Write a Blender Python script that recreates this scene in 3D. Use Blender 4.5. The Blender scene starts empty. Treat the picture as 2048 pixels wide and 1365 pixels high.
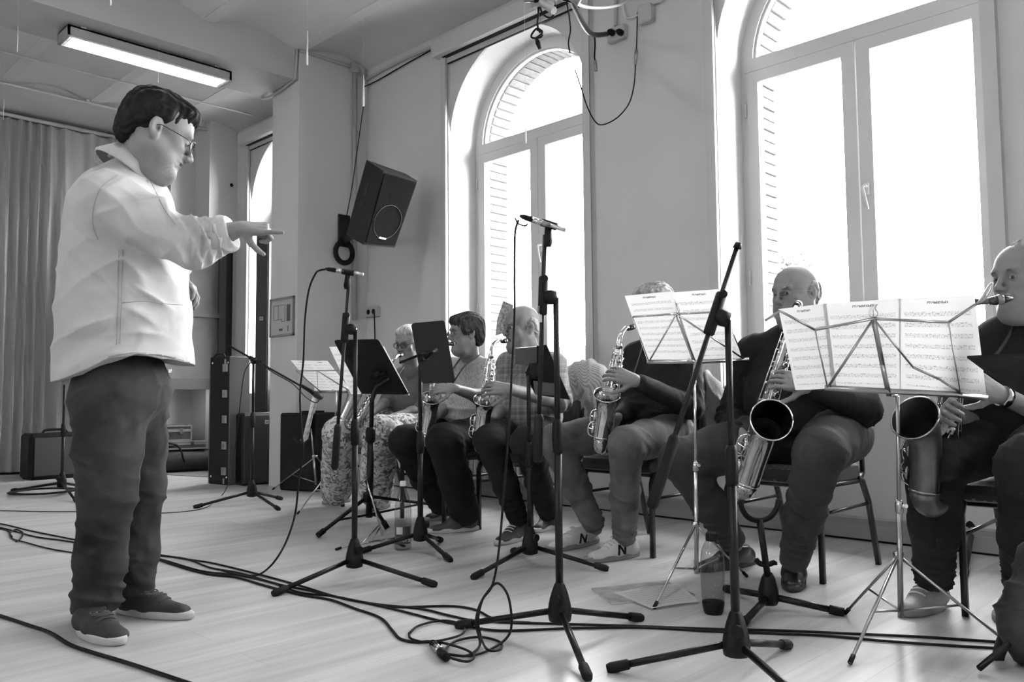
import bpy, math, random
import numpy as np
from mathutils import Vector, Matrix
random.seed(7)
C = bpy.context.scene.collection
# ---------------------------------------------------------------- camera, sky, exposure
F_PX, CAM_H = 1646.0, 0.80
_c = np.array([1024.0, 682.5])
_v1 = np.array([-650 - _c[0], -(806 - _c[1]), -F_PX]); _v2 = np.array([2650 - _c[0], -(778 - _c[1]), -F_PX])
_x = -_v1 / np.linalg.norm(_v1); _y = _v2 / np.linalg.norm(_v2)
_y = _y - (_y @ _x) * _x; _y /= np.linalg.norm(_y); _z = np.cross(_x, _y)
ROT = np.array([_x, _y, _z])            # camera axes -> room axes (window wall is y = const)
EYE = np.array([0.0, 0.0, CAM_H])
cam_data = bpy.data.cameras.new('camera'); cam_data.sensor_width = 36; cam_data.lens = F_PX / 2048 * 36
cam = bpy.data.objects.new('camera', cam_data); C.objects.link(cam)
cam.matrix_world = Matrix.Translation(EYE) @ Matrix(ROT.tolist()).to_4x4()
cam_data.clip_start = 0.02
bpy.context.scene.camera = cam
sc = bpy.context.scene
sc.view_settings.view_transform = 'Standard'; sc.view_settings.look = 'None'
sc.view_settings.gamma = 1; sc.view_settings.use_curve_mapping = False
sc.view_settings.exposure = EXPOSURE = 0.42
w = bpy.data.worlds.new('overcast_sky'); sc.world = w; w.use_nodes = True
bg = w.node_tree.nodes['Background']; bg.inputs[0].default_value = (1, 1, 1, 1); bg.inputs[1].default_value = 27.0
sc.cycles.max_bounces = 7; sc.cycles.diffuse_bounces = 5; sc.cycles.transparent_max_bounces = 10
sc.cycles.use_denoising = True
sc.cycles.sample_clamp_indirect = 6.0

def ray(px, py): return ROT @ np.array([px - _c[0], -(py - _c[1]), -F_PX])
def fl(px, py, z=0.0): d = ray(px, py); return EYE + (z - CAM_H) / d[2] * d        # on the floor (or height z)
def ay(px, py, Y): d = ray(px, py); return EYE + Y / d[1] * d                       # on the plane y = Y
def ax(px, py, X): d = ray(px, py); return EYE + X / d[0] * d                       # on the plane x = X
def ad(px, py, D): d = ray(px, py); return EYE + D / F_PX * d                       # at depth D
V = lambda *a: np.array(a, float)
def nz(v): return v / (np.linalg.norm(v) + 1e-12)

# ---------------------------------------------------------------- materials
MATS = {}
def mat(name, g, rough=0.5, metal=0.0, bump=0.0, bscale=60, var=0.0, vscale=8, spec=0.5, coat=0.0, stretch=None, emit=0, sheen=0):
    if name in MATS: return MATS[name]
    m = bpy.data.materials.new(name); m.use_nodes = True; nt = m.node_tree; N = nt.nodes; L = nt.links
    b = N['Principled BSDF']
    b.inputs['Base Color'].default_value = (g, g, g, 1); b.inputs['Roughness'].default_value = rough
    b.inputs['Metallic'].default_value = metal; b.inputs['Specular IOR Level'].default_value = spec
    b.inputs['Coat Weight'].default_value = coat
    if sheen: b.inputs['Sheen Weight'].default_value = sheen
    if emit: b.inputs['Emission Color'].default_value = (1, 1, 1, 1); b.inputs['Emission Strength'].default_value = emit
    if bump or var:
        tc = N.new('ShaderNodeTexCoord'); mp = N.new('ShaderNodeMapping'); L.new(tc.outputs['Object'], mp.inputs[0])
        if stretch: mp.inputs['Scale'].default_value = stretch
    if bump:
        n = N.new('ShaderNodeTexNoise'); n.inputs['Scale'].default_value = bscale; n.inputs['Detail'].default_value = 4
        L.new(mp.outputs[0], n.inputs['Vector'])
        bp = N.new('ShaderNodeBump'); bp.inputs['Strength'].default_value = bump; bp.inputs['Distance'].default_value = 0.004
        L.new(n.outputs[0], bp.inputs['Height']); L.new(bp.outputs[0], b.inputs['Normal'])
    if var:
        n = N.new('ShaderNodeTexNoise'); n.inputs['Scale'].default_value = vscale; n.inputs['Detail'].default_value = 5
        L.new(mp.outputs[0], n.inputs['Vector'])
        r = N.new('ShaderNodeValToRGB'); lo, hi = max(0, g * (1 - var)), g * (1 + var)
        r.color_ramp.elements[0].position = 0.3; r.color_ramp.elements[1].position = 0.7
        r.color_ramp.elements[0].color = (lo, lo, lo, 1); r.color_ramp.elements[1].color = (hi, hi, hi, 1)
        L.new(n.outputs[0], r.inputs[0]); L.new(r.outputs[0], b.inputs['Base Color'])
    MATS[name] = m
    return m
def nodes_of(m): return m.node_tree.nodes, m.node_tree.links, m.node_tree.nodes['Principled BSDF']

LIGHTWALL = mat('white_plaster', .80, .7)  # unseen walls made whiter to bounce light into the room
WALL = mat('painted_plaster', .58, .65, bump=.08, bscale=90, var=.03, vscale=2)
CEIL = mat('ceiling_paint', .60, .6, bump=.05, bscale=60, var=.03, vscale=3)
REVEAL = mat('white_reveal', .75, .6)
PVC = mat('white_window_frame', .62, .35)
TRIMW = mat('light_trim', .55, .4)
BOXW = mat('shutter_box_white', .52, .4)
BLK = mat('black_plastic', .005, .5, spec=.16)
BLKM = mat('black_painted_metal', .006, .36, spec=.22)
RUB = mat('black_rubber', .006, .6, spec=.18)
CHR = mat('chrome', .62, .18, 1.0)
CHRD = mat('worn_chrome', .38, .32, 1.0)
GOLD = mat('lacquered_brass', .62, .12, 1.0, var=.12, vscale=30)
GOLDK = mat('brass_keywork', .75, .1, 1.0)
DKBR = mat('dark_matte_brass', .12, .38, 1.0, var=.2, vscale=20)
STEEL = mat('chair_frame_metal', .03, .3, .6)
FAB = mat('dark_chair_fabric', .018, .9, bump=.5, bscale=300, sheen=.3)
def dots(name, g, d, scale):
    m = mat(name, g, .9, sheen=.2); N, L, b = nodes_of(m)
    tc = N.new('ShaderNodeTexCoord'); v = N.new('ShaderNodeTexVoronoi'); v.inputs['Scale'].default_value = scale; v.inputs['Randomness'].default_value = .25
    L.new(tc.outputs['Object'], v.inputs['Vector'])
    r = N.new('ShaderNodeValToRGB'); r.color_ramp.elements[0].position = .22; r.color_ramp.elements[1].position = .3
    r.color_ramp.elements[0].color = (d, d, d, 1); r.color_ramp.elements[1].color = (g, g, g, 1)
    L.new(v.outputs['Distance'], r.inputs[0]); L.new(r.outputs[0], b.inputs['Base Color']); return m
CHAIRFAB = dots('dotted_chair_fabric', .02, .09, 34)
PAPER = None

# ---------------------------------------------------------------- mesh building
class MB:
    def __init__(s): s.v = []; s.f = []; s.sm = []; s.uv = {}
    def add(s, vs, fs, smooth=False, uv=None):
        o = len(s.v); s.v.extend([tuple(map(float, p)) for p in vs])
        for i, f in enumerate(fs):
            if uv is not None: s.uv[len(s.f)] = uv[i]
            s.f.append([o + k for k in f]); s.sm.append(smooth)
        return s
    def box(s, c, d, R=None, taper=None):
        c = np.array(c, float); d = np.array(d, float) / 2; P = []
        for z in (-1, 1):
            for y in (-1, 1):
                for x in (-1, 1):
                    q = d * [x, y, z]
                    if taper and z > 0: q[:2] *= taper
                    P.append(c + (R @ q if R is not None else q))
        return s.add(P, [(0, 2, 3, 1), (4, 5, 7, 6), (0, 1, 5, 4), (2, 6, 7, 3), (0, 4, 6, 2), (1, 3, 7, 5)])
    def box2(s, a, b):
        a, b = np.minimum(a, b), np.maximum(a, b); return s.box((a + b) / 2, b - a)
    def bbox(s, c, d, bev, R=None):       # bevelled box (chamfered on all edges)
        c = np.array(c, float); h = np.array(d, float) / 2; bev = min(bev, h.min() * .98); P = []; idx = {}
        for ix in (-1, 1):
            for iy in (-1, 1):
                for iz in (-1, 1):
                    for a in range(3):
                        q = (h - bev) * [ix, iy, iz]; q[a] = h[a] * (ix, iy, iz)[a]
                        idx[(ix, iy, iz, a)] = len(P); P.append(c + (R @ q if R is not None else q))
        Fc = []
        for a in range(3):
            o = [k for k in range(3) if k != a]
            for sg in (-1, 1):
                q = []
                for (p1, p2) in ((-1, -1), (1, -1), (1, 1), (-1, 1)):
                    t = [0, 0, 0]; t[a] = sg; t[o[0]] = p1; t[o[1]] = p2; q.append(idx[(*t, a)])
                Fc.append(q if (sg > 0) == (a != 1) else q[::-1])
        for a in range(3):
            o = [k for k in range(3) if k != a]
            for p1 in (-1, 1):
                for p2 in (-1, 1):
                    def g(sa, face):
                        t = [0, 0, 0]; t[a] = sa; t[o[0]] = p1; t[o[1]] = p2; return idx[(*t, face)]
                    Fc.append([g(-1, o[0]), g(1, o[0]), g(1, o[1]), g(-1, o[1])])
        for ix in (-1, 1):
            for iy in (-1, 1):
                for iz in (-1, 1): Fc.append([idx[(ix, iy, iz, a)] for a in range(3)])
        return s.add(P, Fc)
    def tube(s, pts, r, n=10, caps=True, flat=None, smooth=True, up=None):
        pts = [np.array(p, float) for p in pts]; m = len(pts)
        r = [r] * m if np.isscalar(r) else list(r)
        T = [nz(pts[min(i + 1, m - 1)] - pts[max(i - 1, 0)]) for i in range(m)]
        u = np.array(up, float) if up is not None else (V(0, 0, 1) if abs(T[0][2]) < .9 else V(1, 0, 0))
        P = []
        for i in range(m):
            u = nz(u - (u @ T[i]) * T[i]); b = np.cross(T[i], u)
            for k in range(n):
                a = 2 * math.pi * (k + (.5 if n == 4 else 0)) / n
                e1, e2 = (r[i], r[i]) if flat is None else (r[i], r[i] * flat)
                P.append(pts[i] + u * math.cos(a) * e1 + b * math.sin(a) * e2)
        Fc = [(i * n + k, i * n + (k + 1) % n, (i + 1) * n + (k + 1) % n, (i + 1) * n + k) for i in range(m - 1) for k in range(n)]
        s.add(P, Fc, smooth)
        if caps:
            o = len(s.v) - len(P)
            s.f.append([o + k for k in range(n)][::-1]); s.sm.append(False)
            s.f.append([o + (m - 1) * n + k for k in range(n)]); s.sm.append(False)
        return s
    def lathe(s, base, axis, prof, n=20, smooth=True, caps=True):
        axis = nz(np.array(axis, float)); base = np.array(base, float)
        u = nz(np.cross(axis, V(0, 0, 1) if abs(axis[2]) < .9 else V(1, 0, 0))); b = np.cross(axis, u); P = []
        for (r, h) in prof:
            for k in range(n):
                a = 2 * math.pi * k / n; P.append(base + axis * h + (u * math.cos(a) + b * math.sin(a)) * r)
        m = len(prof)
        s.add(P, [(i * n + k, i * n + (k + 1) % n, (i + 1) * n + (k + 1) % n, (i + 1) * n + k) for i in range(m - 1) for k in range(n)], smooth)
        if caps:
            o = len(s.v) - len(P)
            s.f.append([o + k for k in range(n)][::-1]); s.sm.append(False)
            s.f.append([o + (m - 1) * n + k for k in range(n)]); s.sm.append(False)
        return s
    def ball(s, c, r, n=12, R=None):
        r = np.array([r] * 3 if np.isscalar(r) else r, float); c = np.array(c, float); P = []; m = n // 2 + 1
        for i in range(m):
            t = math.pi * i / (m - 1)
            for k in range(n):
                a = 2 * math.pi * k / n; q = r * [math.sin(t) * math.cos(a), math.sin(t) * math.sin(a), math.cos(t)]
                P.append(c + (R @ q if R is not None else q))
        return s.add(P, [(i * n + k, (i + 1) * n + k, (i + 1) * n + (k + 1) % n, i * n + (k + 1) % n) for i in range(m - 1) for k in range(n)], True)
    def prism(s, poly, d):               # 3-D polygon extruded by vector d
        poly = [np.array(p, float) for p in poly]; d = np.array(d, float); n = len(poly)
        return s.add(poly + [p + d for p in poly], [list(range(n))[::-1], [n + k for k in range(n)]] + [(k, (k + 1) % n, n + (k + 1) % n, n + k) for k in range(n)])
    def sheet(s, A, B, Cc, D, th=.0006, n=1, bend=None):   # A bottom-left, B bottom-right, C top-right, D top-left, with print uv
        A, B, Cc, D = map(lambda q: np.array(q, float), (A, B, Cc, D)); nrm = nz(np.cross(B - A, D - A)); P = []; n2 = max(n, 1); m2 = 4 if bend else 1
        for j in range(m2 + 1):
            for i in range(n2 + 1):
                u, v = i / n2, j / m2
                p = (A * (1 - u) + B * u) * (1 - v) + (D * (1 - u) + Cc * u) * v
                if bend: p = p + nrm * bend(u, v)
                P.append(p)
        W = n2 + 1; Fs = []; U = []
        for j in range(m2):
            for i in range(n2):
                Fs.append((j * W + i, j * W + i + 1, (j + 1) * W + i + 1, (j + 1) * W + i))
                U.append([(i / n2, j / m2), ((i + 1) / n2, j / m2), ((i + 1) / n2, (j + 1) / m2), (i / n2, (j + 1) / m2)])
        s.add(P, Fs, n > 1, U); o = len(s.v)
        s.add([p - nrm * th for p in P], [f[::-1] for f in Fs], n > 1, [u[::-1] for u in U])
        return s
    def build(s, name, m, parent=None, kind=None):
        return mesh_obj(name, s.v, s.f, m, parent, s.sm, s.uv, kind)
def world_mat(p):
    M = Matrix.Identity(4)
    while p is not None: M = p.matrix_basis @ M; p = p.parent
    return M
def mesh_obj(name, vs, fs, m, parent=None, sm=None, uv=None, kind=None):
    vs = np.array(vs, float)
    if parent is not None:
        I = np.array(world_mat(parent).inverted()); vs = vs @ I[:3, :3].T + I[:3, 3]
    me = bpy.data.meshes.new(name); me.from_pydata(vs.tolist() if len(vs) else [], [], [list(map(int, f)) for f in fs])
    if sm is True: me.polygons.foreach_set('use_smooth', [True] * len(me.polygons))
    elif sm: me.polygons.foreach_set('use_smooth', sm)
    if uv:
        l = me.uv_layers.new(name='UVMap')
        for fi, q in uv.items():
            for k, li in enumerate(me.polygons[fi].loop_indices): l.data[li].uv = q[k]
    if m: me.materials.append(m)
    o = bpy.data.objects.new(name, me); C.objects.link(o)
    if parent is not None: o.parent = parent
    if kind: o['kind'] = kind
    return o
def tag(o, label, cat, group=None):
    o['label'] = label; o['category'] = cat
    if group: o['group'] = group
    return o
def thing(name, label, cat, loc=(0, 0, 0), rz=0, group=None):
    o = bpy.data.objects.new(name, None); C.objects.link(o); o.empty_display_size = .1
    o.location = [float(q) for q in loc]; o.rotation_euler = (0, 0, rz); 
    M = Matrix.Translation(o.location) @ Matrix.Rotation(rz, 4, 'Z'); o.matrix_basis = M
    return tag(o, label, cat, group)
def cr(pts, n=8):                        # Catmull-Rom through points
    P = [np.array(p, float) for p in pts]; P = [2 * P[0] - P[1]] + P + [2 * P[-1] - P[-2]]; out = []
    for i in range(1, len(P) - 2):
        for k in range(n):
            t = k / n; a, b, c, d = P[i - 1:i + 3]
            out.append(.5 * (2 * b + (c - a) * t + (2 * a - 5 * b + 4 * c - d) * t * t + (3 * b - a - 3 * c + d) * t ** 3))
    return out + [P[-2]]
def frame(d, up=(0, 0, 1)):               # rotation whose z axis is d
    d = nz(np.array(d, float)); up = np.array(up, float)
    if abs(d @ nz(up)) > .98: up = V(0, 1, 0)
    x = nz(np.cross(up, d)); return np.array([x, np.cross(d, x), d]).T
def struct(mb, name, m, parent=None): return mb.build(name, m, parent, 'structure' if parent is None else None)

# ---------------------------------------------------------------- the room
YW = 4.56; ZC = 3.93; XR, YB = 3.2, -4.2; XBK = -10.3
fm = mat('laminate_floor', .5, .3, spec=.5); N_, L_, b_ = nodes_of(fm)
tc = N_.new('ShaderNodeTexCoord')
def noise(scale, det, st, dist=0):
    mp = N_.new('ShaderNodeMapping'); mp.inputs['Scale'].default_value = st; L_.new(tc.outputs['Object'], mp.inputs[0])
    n = N_.new('ShaderNodeTexNoise'); n.inputs['Scale'].default_value = scale; n.inputs['Detail'].default_value = det; n.inputs['Distortion'].default_value = dist
    L_.new(mp.outputs[0], n.inputs['Vector']); return n.outputs[0]
def math_(op, a, b2):
    n = N_.new('ShaderNodeMath'); n.operation = op
    for i, q in enumerate((a, b2)):
        if isinstance(q, (int, float)): n.inputs[i].default_value = q
        else: L_.new(q, n.inputs[i])
    return n.outputs[0]
n1 = noise(9, 5, (1, .09, 1), .6); n2 = noise(30, 3, (1, .05, 1)); 
bk = N_.new('ShaderNodeTexBrick'); mpb = N_.new('ShaderNodeMapping'); mpb.inputs['Rotation'].default_value = (0, 0, math.pi / 2)
L_.new(tc.outputs['Object'], mpb.inputs[0]); L_.new(mpb.outputs[0], bk.inputs['Vector'])
bk.inputs['Scale'].default_value = 1; bk.inputs['Brick Width'].default_value = 1.28; bk.inputs['Row Height'].default_value = .19; bk.inputs['Mortar Size'].default_value = .0012
bk.inputs['Color1'].default_value = (.9, .9, .9, 1); bk.inputs['Color2'].default_value = (1.08, 1.08, 1.08, 1); bk.inputs['Mortar'].default_value = (.72, .72, .72, 1); bk.inputs['Bias'].default_value = 0
s_ = math_('ADD', math_('MULTIPLY', n1, .44), math_('MULTIPLY', n2, .24)); s_ = math_('ADD', s_, .13)
sp = N_.new('ShaderNodeSeparateColor'); L_.new(bk.outputs[0], sp.inputs[0]); s_ = math_('MULTIPLY', s_, sp.outputs[0])
L_.new(s_, b_.inputs['Base Color'])
struct(MB().box2((XBK - .3, YB, -.12), (XR, YW + .4, 0)), 'floor', fm)

# window wall with arched openings ------------------------------------------------
WIN = [(-1.886, True), (-4.46, True), (-7.92, False)]; RA = .755; ZS = 2.966; SILL = .85; WT = .30
EXTRA = [.72, 2.2]
wins_all = sorted([-7.92, -4.46, -1.886, .72, 2.45])  # the two rightmost are unseen windows, added to brighten the room
def arch_pts(cx, r, n=20, zs=ZS, a0=0, a1=math.pi): return [(cx + r * math.cos(a0 + (a1 - a0) * k / n), zs + r * math.sin(a0 + (a1 - a0) * k / n)) for k in range(n + 1)]
def wall_with_windows(y0, y1, ztop):
    mb = MB(); xs = XBK - .2
    def seg(x0, x1, z0, z1): mb.box2((x0, y0, z0), (x1, y1, z1))
    for cx in wins_all:
        seg(xs, cx - RA, 0, ztop); xs = cx + RA
        seg(cx - RA, cx + RA, 0, SILL)
        A = arch_pts(cx, RA, 28)
        for (xa, za), (xb, zb) in zip(A[:-1], A[1:]):   # above the arch
            P = [(xa, za), (xa, ztop), (xb, ztop), (xb, zb)]
            mb.add([(x, y, z) for y in (y0, y1) for x, z in P], [(0, 1, 2, 3), (7, 6, 5, 4), (0, 3, 7, 4)])
    seg(xs, XR + .2, 0, ztop)
    return mb
wl = struct(wall_with_windows(YW, YW + .02, 4.2), 'wall_window', WALL)
struct(wall_with_windows(YW + .02, YW + WT, 4.2), 'trim_1', REVEAL)

def arch_frame(mb, cx, ro, ri, y0, y1, zb, n=28, a0=0, a1=math.pi):   # arch band plus legs
    A = arch_pts(cx, ro, n, a0=a0, a1=a1); B = arch_pts(cx, ri, n, a0=a0, a1=a1)
    if zb is not None: A = [(cx + ro, zb)] + A + [(cx - ro, zb)]; B = [(cx + ri, zb)] + B + [(cx - ri, zb)]
    P = []; m = len(A)
    for (a, b) in zip(A, B): P += [(a[0], y0, a[1]), (b[0], y0, b[1]), (b[0], y1, b[1]), (a[0], y1, a[1])]
    fs = [tuple(4 * i + q for q in (k, (k + 1) % 4)) + tuple(4 * (i + 1) + q for q in ((k + 1) % 4, k)) for i in range(m - 1) for k in range(4)]
    fs += [(0, 1, 2, 3), (4 * m - 1, 4 * m - 2, 4 * m - 3, 4 * m - 4)]
    mb.add(P, fs)
gm = bpy.data.materials.new('window_glass'); gm.use_nodes = True; nt = gm.node_tree; nt.nodes.clear()
o_ = nt.nodes.new('ShaderNodeOutputMaterial'); mx = nt.nodes.new('ShaderNodeMixShader'); t_ = nt.nodes.new('ShaderNodeBsdfTransparent'); g_ = nt.nodes.new('ShaderNodeBsdfGlossy'); fr = nt.nodes.new('ShaderNodeLayerWeight')
g_.inputs['Roughness'].default_value = .02; nt.links.new(fr.outputs[0], mx.inputs[0]); nt.links.new(t_.outputs[0], mx.inputs[1]); nt.links.new(g_.outputs[0], mx.inputs[2]); nt.links.new(mx.outputs[0], o_.inputs[0])
t_.inputs[0].default_value = (.95, .95, .95, 1); fr.inputs[0].default_value = .08
BRICK = mat('outer_brick', .16, .85, bump=.4, bscale=40, var=.2, vscale=14)
MORTAR = mat('brick_mortar', .21, .9)
bmesh_ = {}
def window(i, cx, detail=True):
    YF = YW + .30; W = bpy.data.objects.new('window_%d' % i, None); C.objects.link(W); W['kind'] = 'structure'; W.location = (cx, YF, SILL); W.matrix_basis = Matrix.Translation(W.location)
    mb = MB(); arch_frame(mb, cx, RA + .01, RA - .085, YF, YF + .07, SILL); mb.box2((cx - RA, YF, SILL), (cx + RA, YF + .07, SILL + .06))
    mb.box2((cx - RA + .03, YF - .012, 2.90), (cx + RA - .03, YF + .07, 2.985))
    mb.build('frame', PVC, W)
    mb = MB(); arch_frame(mb, cx, RA - .085, RA - .10, YF + .02, YF + .06, 2.99); mb.build('glazing_bead', mat('bead_white', .7, .4), W)
    for sx in (-1, 1):                      # two casements
        xi, xo = cx + sx * .004, cx + sx * (RA - .05); z0, z1 = SILL + .04, 2.895
        mb = MB()
        for (a, b_2, c_, d_) in ((xi, xi + sx * .08, z0, z1), (xo - sx * .075, xo, z0, z1), (xi + sx * .08, xo - sx * .075, z0, z0 + .08), (xi + sx * .08, xo - sx * .075, z1 - .075, z1)):
            mb.box2((a, YF - .018, c_), (b_2, YF + .05, d_))
        cs = mb.build('casement', PVC, W)
        mb = MB().box2((xi + sx * .075, YF + .02, z0 + .07), (xo - sx * .07, YF + .026, z1 - .07)); mb.build('pane', gm, cs)
        mb = MB()
        for z in (1.5, 2.6): mb.tube([(xo + sx * .012, YF - .022, z), (xo + sx * .012, YF - .022, z + .09)], .008, 8)
        mb.build('hinge', PVC, cs)
    hx = cx + .045; mb = MB().bbox((hx, YF - .028, 1.985), (.028, .016, .075), .004)
    mb.tube([(hx, YF - .03, 2.0), (hx, YF - .065, 2.0)], .009, 8); mb.tube([(hx, YF - .065, 2.0), (hx - .012, YF - .068, 1.99), (hx + .012, YF - .06, 1.86)], [.010, .010, .008], 8)
    mb.build('window_handle', mat('handle_white', .8, .3), W)
    A = arch_pts(cx, RA - .09, 24); P = [(x, YF + .03, z) for x, z in A]
    MB().prism(P, (0, .006, 0)).build('pane', gm, W)
    if detail:                             # outside brick reveal, left jamb and arch
        yo0, yo1 = YF + .09, YF + .33; m0 = MB()
        def brick(cn, tang, k):
            R = frame(tang, (0, 1, 0)); key = 'b'
            if key not in bmesh_: 
                q = MB().bbox((0, 0, 0), (.05, .225, .062), .006); bmesh_[key] = mesh_obj('brick', q.v, q.f, BRICK)
                o = bmesh_[key]
            else: o = bmesh_[key].copy(); C.objects.link(o)
            o.parent = W; o.matrix_basis = world_mat(W).inverted() @ Matrix.Translation(cn) @ Matrix(R.tolist()).to_4x4()
        r = RA - .075
        k = 0; z = SILL + .04
        while z < ZS - .03:
            brick((cx - r - .02 + .006 * (k % 2), (yo0 + yo1) / 2, z), (0, 0, 1), k); z += .074; k += 1
        for j in range(17):
            a = math.pi - (j + .5) * .108; brick((cx + (r + .02) * math.cos(a), (yo0 + yo1) / 2, ZS + (r + .02) * math.sin(a)), (-math.sin(a), 0, math.cos(a)), j)
        mo = MB(); arch_frame(mo, cx, r + .3, r + .012, yo0, yo1, SILL); mo.build('mortar_bed', MORTAR, W)
    MB().box2((cx - RA, YW - .015, SILL - .02), (cx + RA, YF, SILL + .0)).build('window_sill', REVEAL, W)
    return W
for i, cx in enumerate(wins_all): window(i + 1, cx, cx in (-4.46, -1.886))

# roller shutter boxes and their guide rails
for i, cx in enumerate(wins_all):
    T = bpy.data.objects.new('trim_%d' % (i + 2), None); C.objects.link(T); T['kind'] = 'structure'; T.location = (cx, YW, 3.7); T.matrix_basis = Matrix.Translation(T.location)
    x0, x1 = cx - .84, cx + .84
    mb = MB(); prof = [(0, 3.845), (-.125, 3.845), (-.14, 3.83), (-.14, 3.725), (-.125, 3.70), (-.035, 3.70), (-.035, 3.66), (0, 3.66)]
    mb.prism([(x0, YW + a, z) for a, z in prof], (x1 - x0, 0, 0)); mb.build('shutter_box', BOXW, T)
    MB().box2((x0 + .07, YW - .075, 3.694), (x1 - .07, YW - .037, 3.702)).build('slot', BLK, T)
    MB().box2((x0 + .08, YW - .032, 3.652), (x1 - .08, YW - .012, 3.692)).build('shutter_bar', TRIMW, T)
    MB().box2((x0 + .08, YW - .03, 3.646), (x1 - .08, YW - .014, 3.652)).build('seal', BLK, T)
    for sx in (-1, 1):
        a = cx + sx * .82; b = cx + sx * .752
        mb = MB().box2((a, YW - .055, .84), (b, YW - .045, 3.70)).box2((a, YW - .05, .84), (a - sx * .012, YW, 3.70)).box2((b, YW - .05, .84), (b + sx * .012, YW - .032, 3.70)).box2((b, YW - .02, .84), (b + sx * .012, YW, 3.70))
        mb.build('guide_rail', BOXW, T)
        MB().box2((a, YW - .06, .825), (b, YW, .84)).build('end_cap', BLK, T)

# baseboard: low plinth with a second batten above
PL = mat('baseboard_grey', .30, .5, var=.08, vscale=5)
BB = bpy.data.objects.new('baseboard_window', None); C.objects.link(BB); BB['kind'] = 'structure'
MB().box2((-6.4, YW - .03, .012), (XR, YW, .088)).build('plinth', PL, BB)
MB().prism([(-6.4, YW + a, z) for a, z in ((0, .088), (-.02, .088), (-.022, .118), (-.012, .128), (0, .128))], (XR + 6.4, 0, 0)).build('batten', PL, BB)
MB().box2((-6.4, YW - .024, .001), (XR, YW, .012)).build('floor_joint', BLK, BB)

# pier and ceiling beam
pb = bpy.data.objects.new('trim_8', None); C.objects.link(pb); pb['kind'] = 'structure'
MB().box2((-6.88, 3.82, 0), (-6.42, YW, ZC + .2)).build('pier', WALL, pb)
BM = mat('beam_paint', .44, .6, var=.03, vscale=2)
struct(MB().box2((-7.05, YB, 3.65), (-6.44, 3.82, ZC + .2)), 'trim_9', BM)
# back wall with corner pilaster
struct(MB().box2((XBK - .2, YB, 0), (XBK, YW, 4.2)), 'wall_back', WALL)
struct(MB().box2((XBK, 4.22, 0), (-9.03, YW, 4.2)), 'trim_10', WALL)
struct(MB().box2((XBK, 3.93, 0), (-9.40, 4.22, 4.2)), 'trim_12', WALL)
struct(MB().lathe((-9.03, 4.49, 3.30), (1, 0, 0), [(.022, 0), (.022, .004)], 12), 'trim_11', BLK)
struct(MB().box2((XR, YB, 0), (XR + .2, YW, 4.2)), 'wall_right', LIGHTWALL)
mb = MB()   # wall behind the photographer, with two small high openings added for fill light
for a, b in ((-10.5, -5.9), (-5.1, -1.2), (-.4, 3.4)): mb.box2((a, YB - .2, 2.1), (b, YB, 2.75))
mb.box2((-10.5, YB - .2, 0), (3.4, YB, 2.1)); mb.box2((-10.5, YB - .2, 2.75), (3.4, YB, 4.2)); struct(mb, 'wall_front', LIGHTWALL)
# vaulted ceiling: shallow barrel vaults parallel to the window wall between flat beam strips
def vaults(x0, x1):
    mb = MB(); ys = [YW + .02, 3.82 + .05]; prof = []
    edges = [YW + .1] + [3.82 - .84 * k for k in range(11)]
    for k in range(len(edges) - 1):
        a, b = edges[k] - .05, edges[k + 1] + .05
        for j in range(13):
            t = j / 12; y = a + (b - a) * t; prof.append((y, ZC + .08 * (1 - (2 * t - 1) ** 2)))
    P = []
    for x in (x0, x1):
        for y, z in prof: P.append((x, y, z))
    n = len(prof)
    for x in (x0, x1):
        for y, z in prof: P.append((x, y, ZC + .3))
    fs = []
    for i in range(n - 1): fs.append((i, i + 1, n + i + 1, n + i)); fs.append((2 * n + i, 3 * n + i, 3 * n + i + 1, 2 * n + i + 1))
    mb.add(P, fs, False); mb.sm = [True if k % 2 == 0 else False for k in range(len(fs))]
    return mb
CL = bpy.data.objects.new('ceiling', None); C.objects.link(CL); CL['kind'] = 'structure'
vaults(-6.5, XR + .2).build('vault', CEIL, CL); vaults(-9.15, -7.0).build('vault', CEIL, CL)
MB().box2((XBK - .1, YB, 3.955), (-9.14, YW, 4.2)).build('flat_strip', CEIL, CL)
for k in range(10):
    y = 3.82 - .84 * k
    for a, b in ((-6.44, XR), (-9.15, -7.05)): MB().box2((a, y - .05, ZC - .004), (b, y + .05, ZC + .02)).build('steel_beam_flange', CEIL, CL)
MB().tube([(-8.28, YB, ZC - .012), (-8.28, 4.35, ZC - .012)], .009, 8).build('tie_rod', CEIL, CL)
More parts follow.
